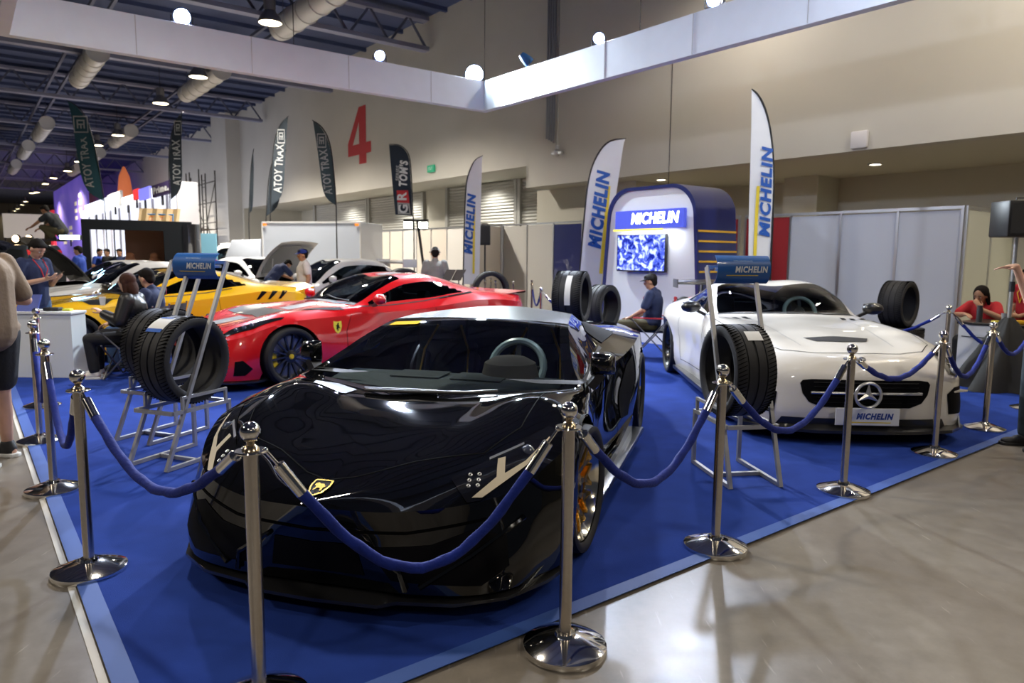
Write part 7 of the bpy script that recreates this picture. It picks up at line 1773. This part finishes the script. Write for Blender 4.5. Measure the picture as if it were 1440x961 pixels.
# quilted lid standing up behind it
qd = D(205, 318, 22.7); e = empty('quilted_lid', (qd.x, 22.7, 0), .2, 'tan quilted lid with nested coloured outlines standing behind the black camper', 'board')
b = MB(); vs = []; n = 16; zl = D(205, 291, 22.7).z
for i in range(n + 1):
    x = -.62 + 1.24 * i / n
    for j in range(9): vs.append((x + j * .03, .035 * math.sin(i * PI / 2) + j * .10, .35 + (zl - .35) * j / 8))
b.add(vs, [(i * 9 + j, i * 9 + j + 1, i * 9 + 10 + j, i * 9 + 9 + j) for i in range(n) for j in range(8)]); b.build('quilt', mat('quilt_tan', (.46, .33, .17), .6), e, 20)
for i, (c, s_) in enumerate((((.05, .25, .6), .40), ((.75, .25, .04), .32), ((.6, .05, .08), .24), ((.25, .5, .08), .16))):
    zc_ = zl - .55; q = MB(); q.tube([(x * s_ + .24, .66 + .08 * z, zc_ + z * s_ * .9) for x, z in ((-1, -1), (1, -1), (1, 1), (-1, 1))], .022, 6, closed=True); q.build('coloured_outline', mat('outline_%d' % i, c, .5), e)
for i, (px, lb, m, Y) in enumerate(((151, 'dark-haired man seen through the camper window, left of the tan seats', blk, 22.6), (168, 'man with dark hair beside the tan seat, seen through the camper window', navy, 22.4), (139, 'person in bright blue at the left end of the camper window', blue, 22.8))):
    person((D(px, 350, Y).x, Y, 0), CAMW + .4 * (i - 1) + (.9 if i == 2 else 0), lb, skin=SKIN, shirt=m, trousers=jean, shoes=shb, vox=.013, s=.98)
# ------------------------------------------------------------------ white cargo box truck, vans, dark off-roader
Yt = 21.5; A = D(371, 400, Yt); Bq = D(508, 400, 21.0); zt2 = D(371, 312, Yt).z; Lt = (V((Bq.x, Bq.y, 0)) - V((A.x, A.y, 0))).length; ra = math.atan2(Bq.y - A.y, Bq.x - A.x)
tk = empty('cargo_truck', (A.x, A.y, 0), ra, 'plain white cargo box truck behind the white hatchback', 'truck'); M_box = mat('cargo_white', (.66, .72, .82), .35)
dw = 1.9
MB().box((0, 0, .75), (Lt, dw, zt2)).build('cargo_box', M_box, tk, sm=0, bevel=.02)
for nm, a, c in (('corner_trim', (-.012, -.012, .75), (.03, .03, zt2)), ('corner_trim', (Lt - .03, -.012, .75), (Lt + .012, .03, zt2)), ('edge_trim', (0, -.012, zt2 - .04), (Lt, .0, zt2 + .01)), ('edge_trim', (0, -.012, .75), (Lt, 0, .80))): MB().box(a, c).build(nm, M_white, tk, sm=0)
for x in (.10, Lt - .10): MB().box((x - .06, -.03, zt2 - .12), (x + .06, -.012, zt2 - .06)).build('marker_lamp', mat('amber', (.7, .18, .02), .3, emit=(1, .3, .03), es=.8), tk, sm=0, bevel=.01)
MB().box((.1, .3, .5), (Lt - .1, dw - .3, .75)).build('chassis', M_dark, tk, sm=0)
for x in (.7, Lt - .6):
    for y in (.14, dw - .14): MB().lathe([(0, -.1), (.2, -.1), (.33, -.11), (.36, -.06), (.36, .06), (.33, .11), (0, .1)], (x, y, .36), (0, 1, 0), 24).build('wheel', M_tyre, tk, 40)
b = MB(); b.prism([(0, .5), (-1.35, .5), (-1.4, 1.15), (-1.05, 1.95), (0, 2.0)], lambda a, c, t: V((a, t, c)), .05, dw - .05); b.build('cab', M_box, tk, 30, bevel=.03)
VAN = (.70, 2.7, .75, 1.80, .15, 1.10, .95, 1.92, 3.25, 3.3, 1.50)
v1 = far_car((-11.6, 26.2), math.radians(20), 'white van with colourful reflections left of the cargo truck', PWh, VAN, M_glassb, rimd)
v2 = far_car((-17.0, 22.2), math.radians(172), 'white van at the far left edge behind the raised bonnet', PWh, VAN, M_glassb, rimd)
PBk = mat('paint_dark', (.015, .018, .022), .3, coat=.6, back=(.01, .01, .01))
JEEP = (.62, 2.5, .70, 1.80, .45, 1.18, .80, 1.86, 2.9, 3.15, 1.72, 1.0)
jp = far_car((-14.9, 17.7), math.radians(4), 'dark off-road vehicle with a man on its roof at the left', PBk, JEEP, M_glassb, rimd)
bpy.context.view_layer.update()
lb_ = D(98, 334, 17.6); e = empty('led_light_bar', lb_, 0, 'glaring blue-white light bar near the man on the roof', 'light'); MB().box((-.26, 0, -.06), (.26, .08, .06)).build('housing', M_dark, e, sm=0, bevel=.01); MB().box((-.24, -.006, -.05), (.24, 0, .05)).build('lens', emis('bar_glow', (.35, .75, 1), 60), e, sm=0)
MB().bar((0, .04, -.05), (-.1, .2, -.20), .03).build('bracket', M_dark, e, sm=0)
for i, px in enumerate((22, 40)):
    p = D(px, 336, 17.6); e = empty('roof_lamp', p, 0, 'warm round roof lamp on the dark off-roader, %s of two' % ('left' if i == 0 else 'right'), 'light'); MB().lathe([(0, 0), (.09, 0), (.11, .05), (.06, .12), (0, .12)], ax=(0, 1, 0), n=20).build('housing', M_dark, e); MB().lathe([(0, -.004), (.085, -.004)], ax=(0, 1, 0), n=20).build('lens', emis('roof_lamp_glow', (1, .62, .30), 22), e); MB().bar((0, .06, -.08), (0, .06, -.22), .02).build('bracket', M_dark, e, sm=0)
rp = D(82, 340, 18.0)
person((rp.x, 18.0, 1.82), LEFT - .1, 'man in a dark T-shirt crouching on the roof of the off-roader', dict(pelvis=(0, -.12, .26), waist=(0, -.02, .40), chest=(0, .10, .55), neck=(0, .20, .68), head=(0, .30, .77), look=(0, .9, -.4), sh=((-.18, .14, .64), (.18, .14, .64)), el=((-.22, .34, .46), (.22, .36, .44)), wr=((-.18, .56, .34), (.16, .60, .32)), hip=((-.1, -.1, .24), (.1, -.1, .24)), kn=((-.16, .28, .34), (.16, .28, .34)), an=((-.16, -.02, .09), (.16, -.02, .09)), hd=((0, 1, -.3), (0, 1, -.3)), pn=((0, -.3, -1), (0, -.3, -1))), skin=SKIN, shirt=cloth('charcoal', (.02, .024, .03)), sleeve=.6, trousers=khaki, shoes=shb, vox=.011)
# ------------------------------------------------------------------ far booths
def booth_box(name, u0, u1, v0, v1, z0, z1, m, par): 
    o = hbox(MB(), u0, u1, v0, v1, z0, z1).build(name, m, sm=0); o.parent = par; o.matrix_parent_inverse = Matrix.Translation(-par.location); return o
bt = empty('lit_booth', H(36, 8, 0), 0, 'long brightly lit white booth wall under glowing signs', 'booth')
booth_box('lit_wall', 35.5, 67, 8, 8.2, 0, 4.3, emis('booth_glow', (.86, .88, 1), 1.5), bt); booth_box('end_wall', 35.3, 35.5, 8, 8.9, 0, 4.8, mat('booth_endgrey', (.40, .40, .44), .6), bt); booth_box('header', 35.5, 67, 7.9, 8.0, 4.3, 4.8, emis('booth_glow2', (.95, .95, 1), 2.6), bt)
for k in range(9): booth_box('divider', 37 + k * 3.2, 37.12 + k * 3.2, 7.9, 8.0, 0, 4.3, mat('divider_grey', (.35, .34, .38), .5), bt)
def fsign(px0, px1, py0, py1, m, lb, txt=None, tm=None):
    V_ = 7.8; p, q = FV(px0, py1, V_), FV(px1, py0, V_); e = empty('booth_sign', (p + q) / 2, 0, lb, 'sign'); u0, u1 = sorted((p.dot(UD), q.dot(UD))); z0, z1 = min(p.z, q.z), max(p.z, q.z)
    zc = (p.z + q.z) / 2; h_ = abs(FV((px0 + px1) / 2, py0, V_).z - FV((px0 + px1) / 2, py1, V_).z) / 2
    c = MB().obox((0, 0, 0), UD * (u1 - u0) / 2, VD * .06, (0, 0, h_)).build('sign_box', m, e, sm=0)
    MB().obox((0, 0, -h_ - .2), UD * .05, VD * .05, (0, 0, .25)).build('bracket', M_dark, e, sm=0)
    if txt: text('lettering', txt, h_ * 1.35, lambda x, y: -VD * .07 + UD * (-x * (u1 - u0) / (h_ * 1.35 * .62 * len(txt))) + V((0, 0, y)), tm, e, bold=.03)
    return e
gl = emis('sign_white', (1, 1, 1), 6)
fsign(216, 241, 257, 275, mat('sign_violet', (.05, .03, .12), .5), 'dark far sign with the glowing white word beside the black flag', 'Prime.', gl)
fsign(197, 211, 264, 281, mat('sign_bluish', (.10, .10, .55), .5, emit=(.25, .25, 1), es=1.2), 'blue far sign between the narrow red sign and the glowing word')
fsign(173, 187, 276, 288, emis('sign_warmwhite', (1, .95, .95), 2.2), 'small white glowing far sign under the orange fabric cone'); fsign(153, 171, 271, 291, gl, 'square white glowing far sign left of the orange cone'); fsign(121, 152, 283, 301, emis('sign_bluewhite', (.8, .85, 1), 2.6), 'long blue-white glowing far sign below the teal flag')
o = fsign(189, 195, 266, 281, emis('sign_redglow', (.9, .06, .06), 1.2), 'narrow red glowing far sign at the left end of the blue one')
c0 = FV(177, 290, 10.6); o = MB().lathe([(2.2, 0), (1.5, 3.5), (.7, 7.2), (.15, 7.9), (0, 7.95)], n=28).build('fabric_cone', mat('cone_orange', (.80, .22, .10), .7, emit=(1, .25, .08), es=.35), loc=(c0.x, c0.y, 0)); o.scale = (.55, .55, (D(172, 234, c0.y).z) / 7.95); tag(o, 'tall orange lit fabric cone behind the far booth signs', 'decoration')
pb = empty('purple_banner', H(72, 9, 0), 0, 'huge purple banner wall with pale markings at the far left', 'banner')
def ban():
    m = bpy.data.materials.new('banner_purple'); m.use_nodes = True; nt = m.node_tree; b = nt.nodes['Principled BSDF']; tc = nt.nodes.new('ShaderNodeTexCoord'); w = nt.nodes.new('ShaderNodeTexNoise'); w.inputs['Scale'].default_value = .35
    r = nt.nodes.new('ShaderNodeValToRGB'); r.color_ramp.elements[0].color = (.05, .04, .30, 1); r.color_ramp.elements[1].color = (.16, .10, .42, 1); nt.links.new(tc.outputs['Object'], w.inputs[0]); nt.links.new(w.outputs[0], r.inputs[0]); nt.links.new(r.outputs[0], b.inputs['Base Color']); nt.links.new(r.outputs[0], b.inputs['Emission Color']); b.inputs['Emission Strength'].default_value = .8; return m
booth_box('banner', 71.5, 98, 9, 9.15, .5, 8.4, ban(), pb)
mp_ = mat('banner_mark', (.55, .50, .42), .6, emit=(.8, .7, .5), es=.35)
for u, z0, z1, w in ((75, 5.2, 7.2, 1.6), (78.5, 4.6, 6.6, 1.3), (83, 2.6, 4.4, 2.), (88, 2.4, 4.6, 2.4)): 
    for k in range(3): booth_box('pale_bar', u, u + w, 8.96, 9.0, z0 + k * (z1 - z0) / 3, z0 + k * (z1 - z0) / 3 + .35, mp_, pb)
rc = FV(86, 318, 8.5); o = MB().box((-1.6, -.2, 0), (1.6, .2, 6.4)).build('red_column', mat('column_red', (.55, .02, .05), .5, emit=(1, .05, .08), es=.5), sm=0, loc=(rc.x, rc.y, 0), rz=RZU); tag(o, 'red lit column beside the purple banner', 'column'); o.location = H(100.3, 9, 0)
ps = D(33, 318, 62); e = empty('projection_screen', (ps.x, 62, 0), .5, 'large pale projection screen at the far end of the hall, left', 'screen'); MB().box((-1.45, 0, D(33, 335, 62).z), (1.45, .08, D(33, 301, 62).z)).build('canvas', mat('screen_pale', (.62, .58, .52), .7, emit=(1, .9, .78), es=.28), e, sm=0)
for x in (-1.35, 1.35): MB().box((x - .05, 0, 0), (x + .05, .1, D(33, 335, 62).z)).build('post', M_dark, e, sm=0)
# scaffold by the wall
sc0 = empty('scaffold', H(46, 12.2, 0), RZU, 'tall steel scaffold against the hall wall behind the black camper', 'scaffold'); ms = mat('scaffold_steel', (.08, .07, .06), .6, .3)
for x in (-1.5, .6, 1.4, 4.0):
    for y in (0, .9): MB().tube([(x, y, 0), (x, y, 6.4)], .04, 6).build('upright', ms, sc0)
for z in (1.0, 2.2, 3.4, 4.6, 5.8):
    MB().tube([(-1.5, 0, z), (4.0, 0, z)], .035, 6).build('ledger', ms, sc0)
    for z2 in (.4, .8): MB().tube([(.6, 0, z + z2 - .6), (1.4, 0, z + z2 - .6)], .025, 6).build('rung', ms, sc0)
for a, c in (((-1.5, 1), (.6, 3.4)), ((1.4, 3.4), (4, 5.8)), ((4, 1), (1.4, 3.4)), ((.6, 3.4), (-1.5, 5.8))): MB().tube([(a[0], 0, a[1]), (c[0], 0, c[1])], .03, 6).build('brace', ms, sc0)
MB().box((-1.5, 0, 2.95), (4, .9, 3.0)).build('platform', mat('plank', (.14, .10, .07), .8), sc0, sm=0)
# colourful panel and clutter beside the van
p = D(294, 353, 23.5); o = MB().box((-.25, 0, 0), (.25, .06, 2.2)).build('pop_up_banner', mat('popup_cyan', (.20, .45, .60), .6), sm=0, loc=(p.x, 23.5, 0)); tag(o, 'light blue upright banner with a pink band right of the camper', 'banner'); MB().box((-.245, -.006, .95), (.245, 0, 1.35)).build('pink_band', mat('popup_pink', (.60, .06, .32), .6), o, sm=0)
